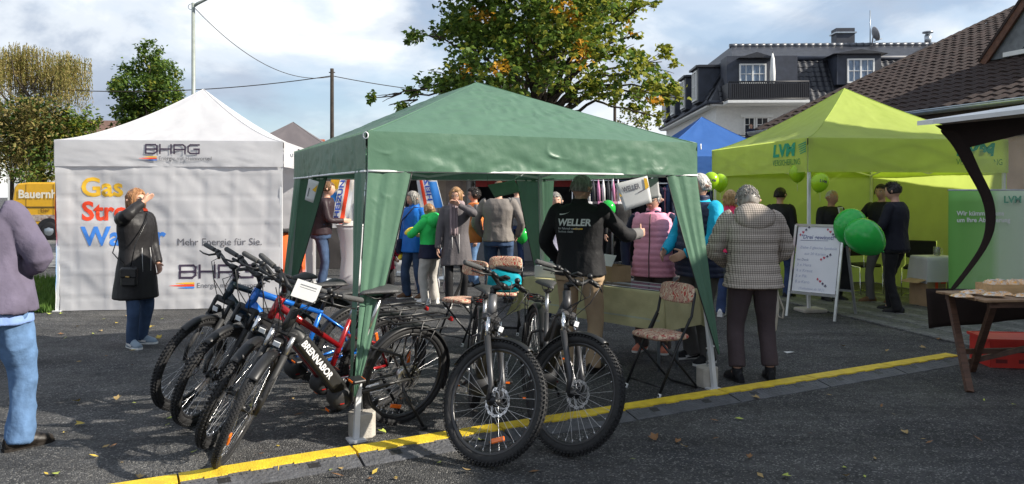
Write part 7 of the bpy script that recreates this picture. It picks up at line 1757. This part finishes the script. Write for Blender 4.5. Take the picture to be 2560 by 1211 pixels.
# feather flags
def flag(label, px, Y, wd, flip, py0=430, py1=570):
    t = thing('feather_flag', label, 'flag', (W(px, 0, Y).x, Y, 0), 0); zb, zt = W(0, py1, Y).z, W(0, py0, Y).z + .42; mg = grad_mat('flag_print_%d' % px, [(0, (.02, .16, .55)), (.44, (.02, .2, .6)), (.47, (.75, .7, .6)), (.5, (.85, .5, .02)), (.75, (.8, .35, .02)), (1, (.75, .15, .02))], 'Z', zb, zt, .35)
    s = -1 if flip else 1; sn = SN(int(px), 5, .8, 3)
    def f(u, v): w_ = wd * (1 - .25 * v); return Vector((s * ((u - .0) * w_ + v * wd * .42 * (-1 if not flip else -1)), .04 * sn.at(u, v * 1.5), zb + (zt - zb) * v))
    mb = MB(); mb.grid(f, 12, 24); mb.obj('flag_cloth', mg, t)
    def band(u0, u1, m, nm):
        mb = MB(); mb.grid(lambda u, v: f(u0 + (u1 - u0) * u, v) + Vector((0, -.006, 0)), 4, 24); mb.obj(nm, m, t)
    band(.0, .16, M_PAPER, 'white_band'); band(.16, .32, I_R, 'red_band'); band(.32, .62, M_PAPER, 'lettering_band')
    me = text_mesh('HEIZUNGSBAU', .20, bold=.006, maxedge=.08)
    L_ = zt - zb
    for v in me.vertices: a, b = v.co.x, v.co.y; p = f(min(1, .40 + b * 1.15 / wd * .55), min(1, .12 + a / L_)); v.co = p + Vector((0, -.012, 0))
    me.materials.clear(); me.materials.append(ink('flag_blue', (.02, .06, .35))); link('lettering', me, t)
    mb = MB(); mb.tube([f(1.0, 0) + Vector((0, .02, -zb + .02)), f(1.0, 0) + Vector((0, .02, 0)), f(1.0, .5) + Vector((0, .02, 0)), f(1.0, 1.0) + Vector((0, .02, .05))], .014, 6); mb.lathe([(.2, 0), (.2, .03), (.03, .06)], 14, (f(1, 0).x, .02, 0)); mb.obj('pole', M_ZINC, t)
flag('feather flag lettered HEIZUNGSBAU beside the white counter', 868, 14.2, .50, True)
flag('feather flag lettered HEIZUNGSBAU behind the woman in blue', 1052, 14.4, .42, False, 430, 520)
# white counter and banners
wc_ = thing('white_counter', 'white flared fabric counter table behind the green drape', 'counter', (W(878, 0, 13.2).x, 13.2, 0)); mb = MB(); mb.rings([ell_ring(Vector((0, 0, z)), rx, ry, Vector((1, 0, 0)), Vector((0, 1, 0)), 22, 3) for z, rx, ry in ((.0, .26, .2), (.2, .19, .16), (.5, .165, .14), (.8, .19, .16), (1.0, .235, .19), (1.06, .24, .19))]); mb.obj('fabric', M_WCLOTH, wc_); mb = MB(); mb.rings([ell_ring(Vector((0, 0, z)), .25, .2, Vector((1, 0, 0)), Vector((0, 1, 0)), 22, 3) for z in (1.06, 1.09)]); mb.obj('top', M_WHITE, wc_)
lf = thing('leaflet_stack', 'stack of white leaflets on the flared counter', 'leaflets', (W(872, 0, 13.2).x, 13.15, 1.092), .2); mb = MB()
for i in range(5): mb.box((.005 * i, 0, .006 + i * .011), (.2, .14, .01), Euler((0, 0, .05 * i)))
mb.obj('paper', M_PAPER, lf)
def rollup(label, px0, px1, Y, ztop, m, rz=0.0, zb=.12):
    x0, x1 = W(px0, 0, Y).x, W(px1, 0, Y).x; t = thing('roll_up_banner', label, 'banner', (x0, Y, 0), rz); wd = x1 - x0; mb = MB(); mb.grid(lambda u, v: Vector((u * wd, .012 * math.sin(v * 2.6), zb + (ztop - zb) * v)), 6, 10); pn2 = solidify(mb.obj('panel', m, t), .003)
    mb = MB(); mb.box((wd / 2, .02, .06), (wd, .12, .1), bev=.02); mb.obj('cassette', M_ZINC, t); mb = MB(); mb.tube([(wd / 2, .05, .1), (wd / 2, .05, ztop)], .012, 6); mb.obj('pole', M_ZINC, t); mb = MB(); mb.tube([(0, .02, ztop + .008), (wd, .02, ztop + .008)], .014, 8); mb.obj('top_rail', M_ZINC, t); return t, wd, pn2
rollup('plain white roll up banner behind the flared counter', 868, 900, 15.0, 2.1, M_WBOX)
t_, w_, p_ = rollup('pale leaflet display panel with turquoise icons beside the woman in blue', 990, 1012, 14.8, 1.95, M_WBOX)
for zz in (1.1, 1.35): mb = MB(); mb.box((w_ / 2, -.02, zz), (w_ * .6, .006, .12), bev=.002); mb.obj('icon', mat('turquoise_print', (.05, .42, .5), .6), p_)
# stroller wheel and frame behind the boy
rl = thing('walker', 'grey wheeled walker standing behind the boy in green', 'walker', (W(1085, 0, 12.6).x, 12.6, 0), .4)
for (x, y) in ((-.22, -.2), (.12, -.25), (-.22, .25), (.12, .2)):
    mb = MB(); mb.lathe([(.05, -.015), (.085, -.018), (.10, -.01), (.10, .01), (.085, .018), (.05, .015)], 18, (x, y, .10), 'X'); w_ = mb.obj('wheel', mat('grey_wheel', (.3, .3, .32), .6), rl); mb = MB(); mb.lathe([(.01, -.012), (.05, -.012), (.05, .012), (.01, .012)], 12, (x, y, .10), 'X'); mb.obj('hub', M_BLK, w_)
mb = MB()
for x in (-.22, .12): mb.tube([(x, -.22, .1), (x, -.12, .55), (x, .1, .9), (x, .28, .94)], .014, 8); mb.tube([(x, .22, .1), (x, .0, .6)], .014, 8)
mb.tube([(-.22, -.1, .58), (.12, -.1, .58)], .014, 8); mb.obj('frame', M_ZINC, rl); mb = MB(); mb.box((-.05, .02, .6), (.3, .28, .03), bev=.01); mb.obj('seat', M_BLK, rl)
pb2 = thing('patterned_bag', 'small red and white patterned bag hanging beside the boy', 'bag', (W(1052, 0, 11.7).x, 11.7, 0)); mb = MB(); mb.rings([ell_ring(Vector((0, 0, z)), r_, .04, Vector((1, 0, 0)), Vector((0, 1, 0)), 14, 3) for z, r_ in ((.42, .06), (.45, .09), (.58, .10), (.68, .06))]); mb.obj('pouch', M_PATT, pb2); mb = MB(); mb.tube([(-.04, 0, .67), (0, 0, .80), (.04, 0, .67)], .006, 6); mb.obj('handle', M_BLK, pb2)
# ============================================================ balloons
def balloon(label, p, r, m, group, txt=None, tilt=0.0):
    t = thing('balloon', label, 'balloon', p, 0, group); mb = MB(); prof = []
    for i in range(15):
        a = -PI / 2 + PI * i / 14; k = 1.0 + (.16 * max(0, -math.sin(a)) ** 2); prof.append((max(.002, r * math.cos(a)), r * math.sin(a) * 1.12 * k))
    mb.lathe(prof, 24); mb.lathe([(.012, -r * 1.42), (.006, -r * 1.30)], 8); o = mb.obj('skin', m, t); o.rotation_euler = (0, tilt, 0)
    if txt:
        me = text_mesh(txt, r * .45, bold=r * .012, align='CENTER', maxedge=r * .3)
        for v in me.vertices:
            x, y = v.co.x, v.co.y - r * .1; rr = math.sqrt(max(0, r * r - x * x - y * y * .8)); v.co = Vector((x, -rr - .003, y))
        me.materials.clear(); me.materials.append(I_DK); link('lettering', me, o)
    mb = MB(); mb.tube([(0, 0, -r * 1.3), (.01, .02, -r * 1.3 - .12)], .002, 4); mb.obj('string', M_PAPER, t)
B_GREEN = mat('green_balloon_rubber', (.03, .52, .08), .18, var=.05, transl=.25, spec=.6); B_LIME = mat('lime_balloon_rubber', (.45, .72, .02), .2, var=.05, transl=.3, spec=.6)
balloon('big green balloon in front of another on the white sign board', W(2160, 592, 9.55), .222, B_GREEN, 'big green balloons on the sign board', None, -.9); balloon('big green balloon half hidden behind another at the sign board', W(2126, 565, 9.85), .205, B_GREEN, 'big green balloons on the sign board', None, .3)
balloon('lettered lime balloon hanging beside the lime pavilion front leg', W(2050, 455, 10.3), .115, B_LIME, 'lime balloons', 'LVM', .25); balloon('plain lime balloon half behind the lime valance', W(1993, 432, 10.75), .11, B_LIME, 'lime balloons')
balloon('lettered lime balloon floating beside the white haired man', W(1777, 452, 9.6), .10, B_LIME, 'lime balloons', 'LVM', .2); balloon('lime balloon touching the corner post of the lime pavilion', W(1800, 456, 9.9), .10, B_LIME, 'lime balloons')
balloon('small green balloon held low beside the red stall', W(1305, 588, 15.6), .14, B_GREEN, 'small green balloons'); balloon('small green balloon beside the wire stand', W(1520, 522, 12.8), .13, B_GREEN, 'small green balloons')
# ============================================================ sign board
fA, fB = G(1967, 790), G(2087, 804); bdv = (fB - fA); bdv.z = 0; blen = bdv.length; bdir = bdv.normalized(); bnr = Vector((-bdir.y, bdir.x, 0))
sgn = thing('sign_board', 'white A frame sign board with handwritten card game prices', 'sign', (fA.x, fA.y, 0), math.atan2(bdir.y, bdir.x)); M_ALF = mat('aluminium_frame', (.55, .56, .57), .3, .7); HT = 1.20; tl = .30
def bp2(x, h, off=0.0): return Vector((x, h / HT * tl * 1.0 - off, h))
mb = MB(); mb.add([bp2(.03, .33), bp2(blen - .03, .33), bp2(blen - .03, HT - .02), bp2(.03, HT - .02)], [(0, 1, 2, 3)]); pnl = solidify(mb.obj('panel', mat('whiteboard', (.72, .73, .76), .35, var=.02), sgn), .006)
mb = MB()
for (a, b) in (((.0, 0), (.0, HT)), ((blen, 0), (blen, HT)), ((0, HT), (blen, HT)), ((0, .31), (blen, .31))): mb.beam(bp2(*a, .006), bp2(*b, .006), .03, .03)
mb.obj('front_frame', M_ALF, sgn); mb = MB()
for x in (0.0, blen): mb.beam((x, tl + .02, HT), (x, 2 * tl + .1, 0.01), .03, .03)
mb.beam((0, 2 * tl - .0, .33), (blen, 2 * tl - .0, .33), .03, .03); mb.obj('rear_frame', M_ALF, sgn)
mb = MB(); mb.add([(.02, tl + .045, HT - .03), (blen - .02, tl + .045, HT - .03), (blen - .02, 2 * tl + .0, .34), (.02, 2 * tl + .0, .34)], [(0, 1, 2, 3)]); solidify(mb.obj('back_panel', M_DARKIN, sgn), .008)
I_PEN = ink('pen_blue_grey', (.20, .22, .36)); I_PENL = ink('pen_faint', (.42, .45, .58))
def board_text(body, size, x, h, m, bold=.0): text_on(body, size, m, pnl, lambda a, b: bp2(x + a, h + b, .006), bold=bold, shear=.15)
board_text('"Drei gewinnt!"', .074, .08, 1.02, I_PEN, .0015); board_text('Ziehe 3 gleiche Symbole', .05, .08, .89, I_PENL); board_text('aus 20 Karten', .05, .15, .81, I_PENL); board_text('Im Deck', .045, .06, .73, I_PEN)
for i, s_ in enumerate(('3 x Herz', '4 x Kreuz', '5 x Pik', '8 x Karo')): board_text(s_, .055, .06, .66 - i * .073, I_PENL)
board_text('(Teilnahme ab 18 J.)', .042, .12, .36, I_PENL)
mb = MB(); mb.beam(bp2(.08, .998, .008), bp2(.45, 1.004, .008), .001, .006); mb.obj('underline', I_PEN, pnl)
SUITS = []
def suit(kind, s):
    if kind == 'D': return [(0, -s), (s * .75, 0), (0, s), (-s * .75, 0)]
    if kind == 'H': return [(0, -s), (s * .9, .2 * s), (s * .7, .85 * s), (.25 * s, .8 * s), (0, .4 * s), (-.25 * s, .8 * s), (-s * .7, .85 * s), (-s * .9, .2 * s)]
    if kind == 'S': return [(-.3 * s, -s), (.3 * s, -s), (.1 * s, -.4 * s), (.8 * s, -.5 * s), (.8 * s, 0), (0, s), (-.8 * s, 0), (-.8 * s, -.5 * s), (-.1 * s, -.4 * s)]
    return [(-.3 * s, -s), (.3 * s, -s), (.1 * s, -.3 * s), (.8 * s, -.5 * s), (.9 * s, .1 * s), (.4 * s, .2 * s), (.35 * s, .9 * s), (-.35 * s, .9 * s), (-.4 * s, .2 * s), (-.9 * s, .1 * s), (-.8 * s, -.5 * s), (-.1 * s, -.3 * s)]
I_SR, I_SB = ink('suit_red', (.5, .05, .09)), ink('suit_black', (.08, .07, .12))
for (x0, h0, dx, dh) in ((.07, .99 + .08, .036, .034), (.43, 1.15, .036, -.030), (.38, .76, .038, .022), (.36, .505, .036, -.026)):
    for i, k in enumerate('DHSC'):
        mb = MB(); pts = suit(k, .019); mb.add([bp2(x0 + i * dx + a, h0 + i * dh + b, .007) for a, b in pts], [tuple(range(len(pts)))]); mb.obj('suit_mark', I_SR if k in 'DH' else I_SB, pnl)
# ============================================================ furniture in the lime pavilion
rt, rw, rp = rollup('green roll up banner of the insurance stand behind the clear plastic', 2372, 2590, 10.25, 1.66, grad_mat('banner_print', [(0, (.16, .45, .08)), (.48, (.26, .56, .16)), (.58, (.52, .70, .44)), (1, (.60, .72, .56))], 'X', 0, 1.2, .1), 0.0)
text('Wir kümmern uns', .085, M_WTXT, rp, frame_mtx((.09, -.03, 1.33), (1, 0, 0), (0, 0, 1)), bold=.002); text('um Ihre Absicherung', .085, M_WTXT, rp, frame_mtx((.09, -.03, 1.24), (1, 0, 0), (0, 0, 1)), bold=.002); text('LVM', .13, I_GN, rp, frame_mtx((.72, -.03, 1.50), (1, 0, 0), (0, 0, 1)), bold=.004)
st_ = thing('small_table', 'small table under a white cloth beside the green banner', 'table', (W(2338, 0, 11.0).x, 11.0, 0), .1); mb = MB(); mb.box((0, 0, .70), (.5, .4, .03)); mb.obj('tabletop', M_WHITE, st_)
for s in (-1, 1): mb = MB(); mb.tube([(s * .2, 0, 0), (s * .2, 0, .69)], .015, 6); mb.obj('leg', M_ZINC, st_)
stc = thing('white_tablecloth', 'white cloth draped over the small table beside the banner', 'tablecloth', st_.location, .1); mb = MB(); sn = SN(5, 6, 1, 4)
def clf(u, v):
    x, y = -.42 + .84 * u, -.36 + .72 * v; ox, oy = max(0, abs(x) - .25), max(0, abs(y) - .2); dd = max(ox, oy) * 2.2; return Vector((max(-.25, min(.25, x)) + math.copysign(ox * .25 + .012 * sn.at(x * 4, y * 4), x) * (ox > 0), max(-.2, min(.2, y)) + math.copysign(oy * .25 + .012 * sn.at(y * 4, x * 4), y) * (oy > 0), .722 - dd))
mb.grid(clf, 40, 34); mb.obj('cloth', M_WCLOTH, stc)
mg_ = thing('glass_mug', 'clear glass mug on the small white table', 'mug', (W(2342, 0, 10.95).x, 10.95, .726)); mb = MB(); mb.lathe([(.005, .004), (.04, .004), (.045, .01), (.045, .13), (.041, .13), (.04, .014), (.005, .012)], 18, caps=False); mb.obj('glass', mat('clear_glass', (.9, .92, .92), .05, transm=.9, var=0), mg_); mb = MB(); mb.tube([(.045, 0, .11), (.08, 0, .10), (.08, 0, .04), (.045, 0, .03)], .006, 6); mb.obj('handle', MATS['clear_glass'], mg_)
cb_ = G(2335, 770); cbx = thing('cardboard_box', 'open cardboard box with red tape beneath the white table', 'box', (cb_.x, cb_.y + .17, 0), .35); cc = open_box(cbx, .36, .30, .40, M_CARD, .007); mb = MB(); mb.add([(-.18, -.15, .40), (-.18, .15, .40), (-.36, .15, .36), (-.36, -.15, .36)], [(0, 1, 2, 3)]); mb.add([(.18, -.15, .40), (.18, .15, .40), (.26, .15, .52), (.26, -.15, .52)], [(0, 1, 2, 3)]); solidify(mb.obj('flap', M_CARD, cc), .005); mb = MB(); mb.box((.0, -.1535, .2), (.05, .004, .36)); mb.box((.13, -.1535, .36), (.10, .004, .05)); mb.obj('red_tape', I_R, cc)
def steel_chair(label, X, Y, rz):
    t = thing('visitor_chair', label, 'chair', (X, Y, 0), rz, 'steel visitor chairs in the lime pavilion'); mb = MB()
    for s in (-1, 1): mb.tube([(s * .22, .22, .88), (s * .22, .2, .48), (s * .22, -.2, .45), (s * .22, -.22, .02), (s * .22, .22, .02)], .011, 8)
    mb.tube([(-.22, .22, .02), (.22, .22, .02)], .011, 8); mb.obj('frame', M_CHROME, t); mb = MB(); mb.box((0, 0, .47), (.42, .42, .05), bev=.02); mb.obj('seat', C_BLACK, t); mb = MB(); mb.box((0, .21, .74), (.42, .03, .28), bev=.014); mb.obj('backrest', C_BLACK, t)
steel_chair('steel framed visitor chair behind the sign board', W(2155, 0, 12.3).x, 12.3, .3); steel_chair('steel framed visitor chair beside the white tablecloth', W(2298, 0, 11.9).x, 11.9, -.6)
# ============================================================ food stall at the right edge
M_STWOOD = mat('stained_wood', (.085, .042, .026), .55, var=.35, vscale=5, bump=.25, bscale=30, stretch=(1, 8, 8)); M_TOPW = mat('worn_table_wood', (.26, .16, .09), .6, var=.3, vscale=6, bump=.25, bscale=30)
ft = thing('folding_table', 'brown wooden folding table with crossed legs at the food stall', 'table', (3.86, 6.55, 0), .10); W_ = 1.5; Dp = .62; TZ_ = .735
for i in range(6): mb = MB(); mb.box((W_ / 2, -.31 + (i + .5) * Dp / 6, TZ_), (W_ + .02 * (i % 2), Dp / 6 - .008, .022), bev=.004); mb.obj('plank', M_TOPW, ft)
for xx in (.10, W_ - .1):
    for s in (-1, 1):
        mb = MB(); o_ = .024 * s; mb.beam((xx - s * .02 + o_ + .0, -s * .27, TZ_ - .012), (xx + o_ + s * .24, s * .34, .004), .038, .055, (1, 0, 0)); mb.obj('leg', M_STWOOD, ft)
mb = MB(); mb.beam((.12, .18, .22), (W_ - .12, .18, .22), .03, .045); mb.obj('stretcher', M_STWOOD, ft); mb = MB(); mb.beam((.06, -.26, TZ_ - .035), (W_ - .06, -.26, TZ_ - .035), .03, .05); mb.beam((.06, .26, TZ_ - .035), (W_ - .06, .26, TZ_ - .035), .03, .05); mb.obj('rail', M_STWOOD, ft); mb = MB(); mb.beam((.30, .30, .10), (W_ - .3, -.28, .50), .03, .045); mb.obj('brace', M_STWOOD, ft)
stl = thing('food_stall', 'food stall with white canopy board, brown valance and clear plastic side sheet', 'stall', (4.2, 6.95, 0)); M_BRNC = cloth('dark_brown_cloth', (.022, .014, .012), .85, bump=.3)
sy = 6.95
def SL(px, py, dy=0): return W(px, py, sy + dy) - Vector((4.2, 6.95, 0))
M_PLAST = bpy.data.materials.new('clear_plastic'); M_PLAST.use_nodes = True
def plast():
    n, l = M_PLAST.node_tree.nodes, M_PLAST.node_tree.links; b = n['Principled BSDF']; b.inputs['Base Color'].default_value = (.9, .92, .9, 1); b.inputs['Roughness'].default_value = .12; b.inputs['Transmission Weight'].default_value = 0; tr_ = n.new('ShaderNodeBsdfTransparent'); tr_.inputs['Color'].default_value = (.93, .93, .92, 1); mx = n.new('ShaderNodeMixShader'); mx.inputs['Fac'].default_value = .16
    nz = n.new('ShaderNodeTexNoise'); nz.inputs['Scale'].default_value = 5; nz.inputs['Detail'].default_value = 4; nz.inputs['Distortion'].default_value = 1.5; bp = n.new('ShaderNodeBump'); bp.inputs['Strength'].default_value = .8; bp.inputs['Distance'].default_value = .05; l.new(nz.outputs['Fac'], bp.inputs['Height']); l.new(bp.outputs['Normal'], b.inputs['Normal'])
    l.new(tr_.outputs['BSDF'], mx.inputs[1]); l.new(b.outputs['BSDF'], mx.inputs[2]); l.new(mx.outputs['Shader'], n['Material Output'].inputs['Surface'])
plast()
edge = [(2362, 322), (2395, 350), (2418, 395), (2440, 440), (2466, 485), (2478, 530), (2476, 575), (2462, 615), (2435, 655), (2405, 695), (2376, 730)]
hw = [22, 20, 17, 15, 14, 12, 11, 9, 9, 8, 8]
mb = MB(); vs = []
for (x, y), w_ in zip(edge, hw): vs += [SL(x - w_, y), SL(x + w_, y, -.02)]
mb.add(vs, [(2 * i, 2 * i + 1, 2 * i + 3, 2 * i + 2) for i in range(len(edge) - 1)], True); o_ = solidify(mb.obj('binding', M_BRNC, stl), .03); sb_ = o_.modifiers.new('s', 'SUBSURF'); sb_.levels = 2; sb_.render_levels = 2; o_.modifiers.move(1, 0)
mb = MB(); vs = []
for (x, y), w_ in zip(edge, hw): vs += [SL(x + w_ * .6, y, .01), SL(2545, y, .25), SL(2700, y, .1)]
mb.add(vs, [(3 * i + k, 3 * i + k + 1, 3 * i + k + 4, 3 * i + k + 3) for i in range(len(edge) - 1) for k in range(2)], True); mb.obj('clear_sheet', M_PLAST, stl)
mb = MB(); mb.add([SL(2338, 314), SL(2700, 280), SL(2700, 300), SL(2420, 370), SL(2385, 345)], [(0, 1, 2, 3, 4)]); solidify(mb.obj('valance', M_BRNC, stl), .012)
mb = MB(); a, b = W(2332, 311, 6.6) - Vector((4.2, 6.95, 0)), W(2700, 268, 6.6) - Vector((4.2, 6.95, 0)); mb.add([a, b, b + Vector((.0, .35, .06)), a + Vector((.05, .35, .02)), a + Vector((0, 0, .04)), b + Vector((0, 0, .04)), b + Vector((0, .35, .10)), a + Vector((.05, .35, .06))], [(3, 2, 1, 0), (4, 5, 6, 7), (0, 1, 5, 4), (1, 2, 6, 5), (2, 3, 7, 6), (3, 0, 4, 7)]); mb.obj('canopy_board', M_WHITE, stl)
mb = MB(); 
for (x, y) in ((1.05, -.15), (1.05, .5)): mb.beam((x, y, 0), (x, y, 2.42), .06, .06, (1, 0, 0))
mb.obj('post', M_STWOOD, stl); mb = MB(); mb.grid(lambda u, v: Vector((-.36 + u * 1.3, .10 + .02 * math.sin(u * 13) - .05 * v, .74 - v * (.36 - .12 * u))), 24, 8); solidify(mb.obj('table_skirt', M_BRNC, stl), .006)
cr_ = thing('red_crate', 'red plastic crate on the ground under the wooden folding table', 'crate', (4.78, 7.25, 0), -.12); M_REDP = mat('red_plastic', (.55, .03, .02), .4, var=.08); mb = MB(); mb.box((0, 0, .015), (.6, .4, .03)); 
for s in (-1, 1): mb.box((s * .29, 0, .145), (.02, .36, .23)); mb.box((0, s * .19, .145), (.6, .02, .23))
mb.box((0, -.205, .255), (.64, .02, .025)); mb.box((0, .205, .255), (.64, .02, .025)); mb.box((-.31, 0, .255), (.02, .39, .025)); mb.box((.31, 0, .255), (.02, .39, .025)); mb.obj('crate_shell', M_REDP, cr_)
mb = MB(); mb.box((0, 0, .258), (.56, .36, .012)); mb.obj('lid', M_REDP, cr_); mb = MB()
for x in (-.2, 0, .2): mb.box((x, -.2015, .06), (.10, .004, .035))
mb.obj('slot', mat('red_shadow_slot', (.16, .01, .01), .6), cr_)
M_BAGP = mat('snack_bag_film', (.72, .68, .60), .15, var=.6, vscale=38, col2=(.80, .36, .05), spec=.7, bump=.5, bscale=40)
def snack(label, p, rz, s, group, m):
    t = thing('snack_bag', label, 'snack bag', p, rz, group); mb = MB(); sn = SN(int(p[0] * 100), 6, 3, 9)
    def f(u, v): x, y = (u - .5), (v - .5); h = max(0, (1 - (2 * x) ** 4)) * max(0, (1 - (2 * y) ** 4)); return h, x, y
    vs = []; fs = []; n = 10
    for sg in (1, -1):
        for j in range(n + 1):
            for i in range(n + 1):
                h, x, y = f(i / n, j / n); vs.append((x * s[0], y * s[1], .006 + (s[2] * h * (.75 + .3 * sn.at(x * 3, y * 3)) if sg > 0 else -.004)))
    N = (n + 1) ** 2; fs = [(k * N + j * (n + 1) + i, k * N + j * (n + 1) + i + 1, k * N + (j + 1) * (n + 1) + i + 1, k * N + (j + 1) * (n + 1) + i) for k in range(2) for j in range(n) for i in range(n)]
    mb.add(vs, fs, True); mb.obj('film', m, t); mb = MB(); mb.box((0, -s[1] * .2, s[2] * .9), (s[0] * .3, s[1] * .3, .002), Euler((.2, .1, .3))); mb.obj('label', M_PAPER, t)
rg = random.Random(12)
for i in range(7):
    px = 2400 + i * 26; pt = W(px, 738, 6.45 + .12 * (i % 3)); snack('flat clear bag of orange snacks lying on the wooden stall table', (pt.x, 6.42 + .14 * (i % 3), TZ_ + .013 + .012 * (i % 2)), rg.uniform(-.5, .5), (.16, .12, .03), 'flat snack bags on the stall table', M_BAGP)
wb_ = thing('wooden_tray', 'small pale wooden box holding snack bags on the stall table', 'box', (4.36, 6.70, TZ_ + .012), .05); M_PINE = mat('pine', (.52, .34, .17), .6, var=.15, stretch=(1, 6, 6)); open_box(wb_, .42, .22, .085, M_PINE, .012)
for i in range(4): snack('snack bag standing in the pale wooden box', (4.22 + i * .09, 6.69 + .02 * (i % 2), TZ_ + .085), .3 * i, (.11, .13, .05), 'snack bags in the wooden box', M_BAGP)
# ============================================================ fallen leaves and litter
LFM = [mat('fallen_yellow', (.52, .38, .06), .7, var=.25), mat('fallen_brown', (.22, .11, .045), .8, var=.3), mat('fallen_tan', (.36, .25, .10), .8, var=.25), mat('fallen_lime', (.40, .46, .08), .7, var=.2)]
LME = []
for m in LFM:
    for k in range(2):
        mb = MB(); s = .045; cu = .018 if k else .010; pts = [(a * s * (1.5 if k else 1.1), b * s * 1.6) for a, b in (LEAF8 if k else LEAF4)]; mb.add([(x, y, .006 + abs(x) * (.5 if k else .25) + cu * (y / (s * 1.6)) ** 2) for x, y in pts], [tuple(range(len(pts)))]); me = mb.mesh('fallen_leaf'); me.materials.append(m); LME.append(me)
rg = random.Random(77)
spots_l = [(320, 792), (400, 800), (290, 810), (255, 830), (150, 838), (405, 823), (330, 915), (205, 905), (415, 1050), (460, 1052), (520, 1060), (300, 1158), (170, 1085), (210, 1062), (760, 1035), (820, 1030), (640, 1045), (705, 1190), (690, 1170), (830, 1175), (930, 1190), (860, 1195), (990, 1195), (965, 1085), (1095, 1160), (1350, 1180), (1170, 1180), (1640, 1105), (1690, 1110), (1780, 1100), (1590, 1150), (2020, 1085), (1900, 1000), (1800, 1010), (1860, 1050), (2160, 1190), (2240, 1040), (2460, 1005), (2540, 1015), (2300, 1100)]
for _ in range(70): spots_l.append((rg.uniform(60, 2500), rg.uniform(830, 1205)))
for _ in range(35): spots_l.append((rg.uniform(120, 620), rg.uniform(785, 880)))
for (px, py) in spots_l:
    p = G(px, py); o = link('fallen_leaf', rg.choice(LME if px < 1400 else LME[2:]), None, None); o.location = (p.x, p.y, .004); o.rotation_euler = (rg.uniform(-.25, .25), rg.uniform(-.25, .25), rg.uniform(0, 6.28)); k = rg.uniform(.45, 1.1); o.scale = (k, k, k)
    tag(o, 'fallen autumn leaf lying on the dark ground', 'leaf', 'fallen leaves on the ground')
p = G(1972, 883); tk = thing('paper_scrap', 'small white paper scrap on the ground behind the cable ramp', 'litter', (p.x, p.y, .004), .4); mb = MB(); mb.add([(-.05, -.03, .003), (.05, -.025, .008), (.045, .03, .004), (-.045, .025, .01)], [(0, 1, 2, 3)]); solidify(mb.obj('paper', M_PAPER, tk), .001)
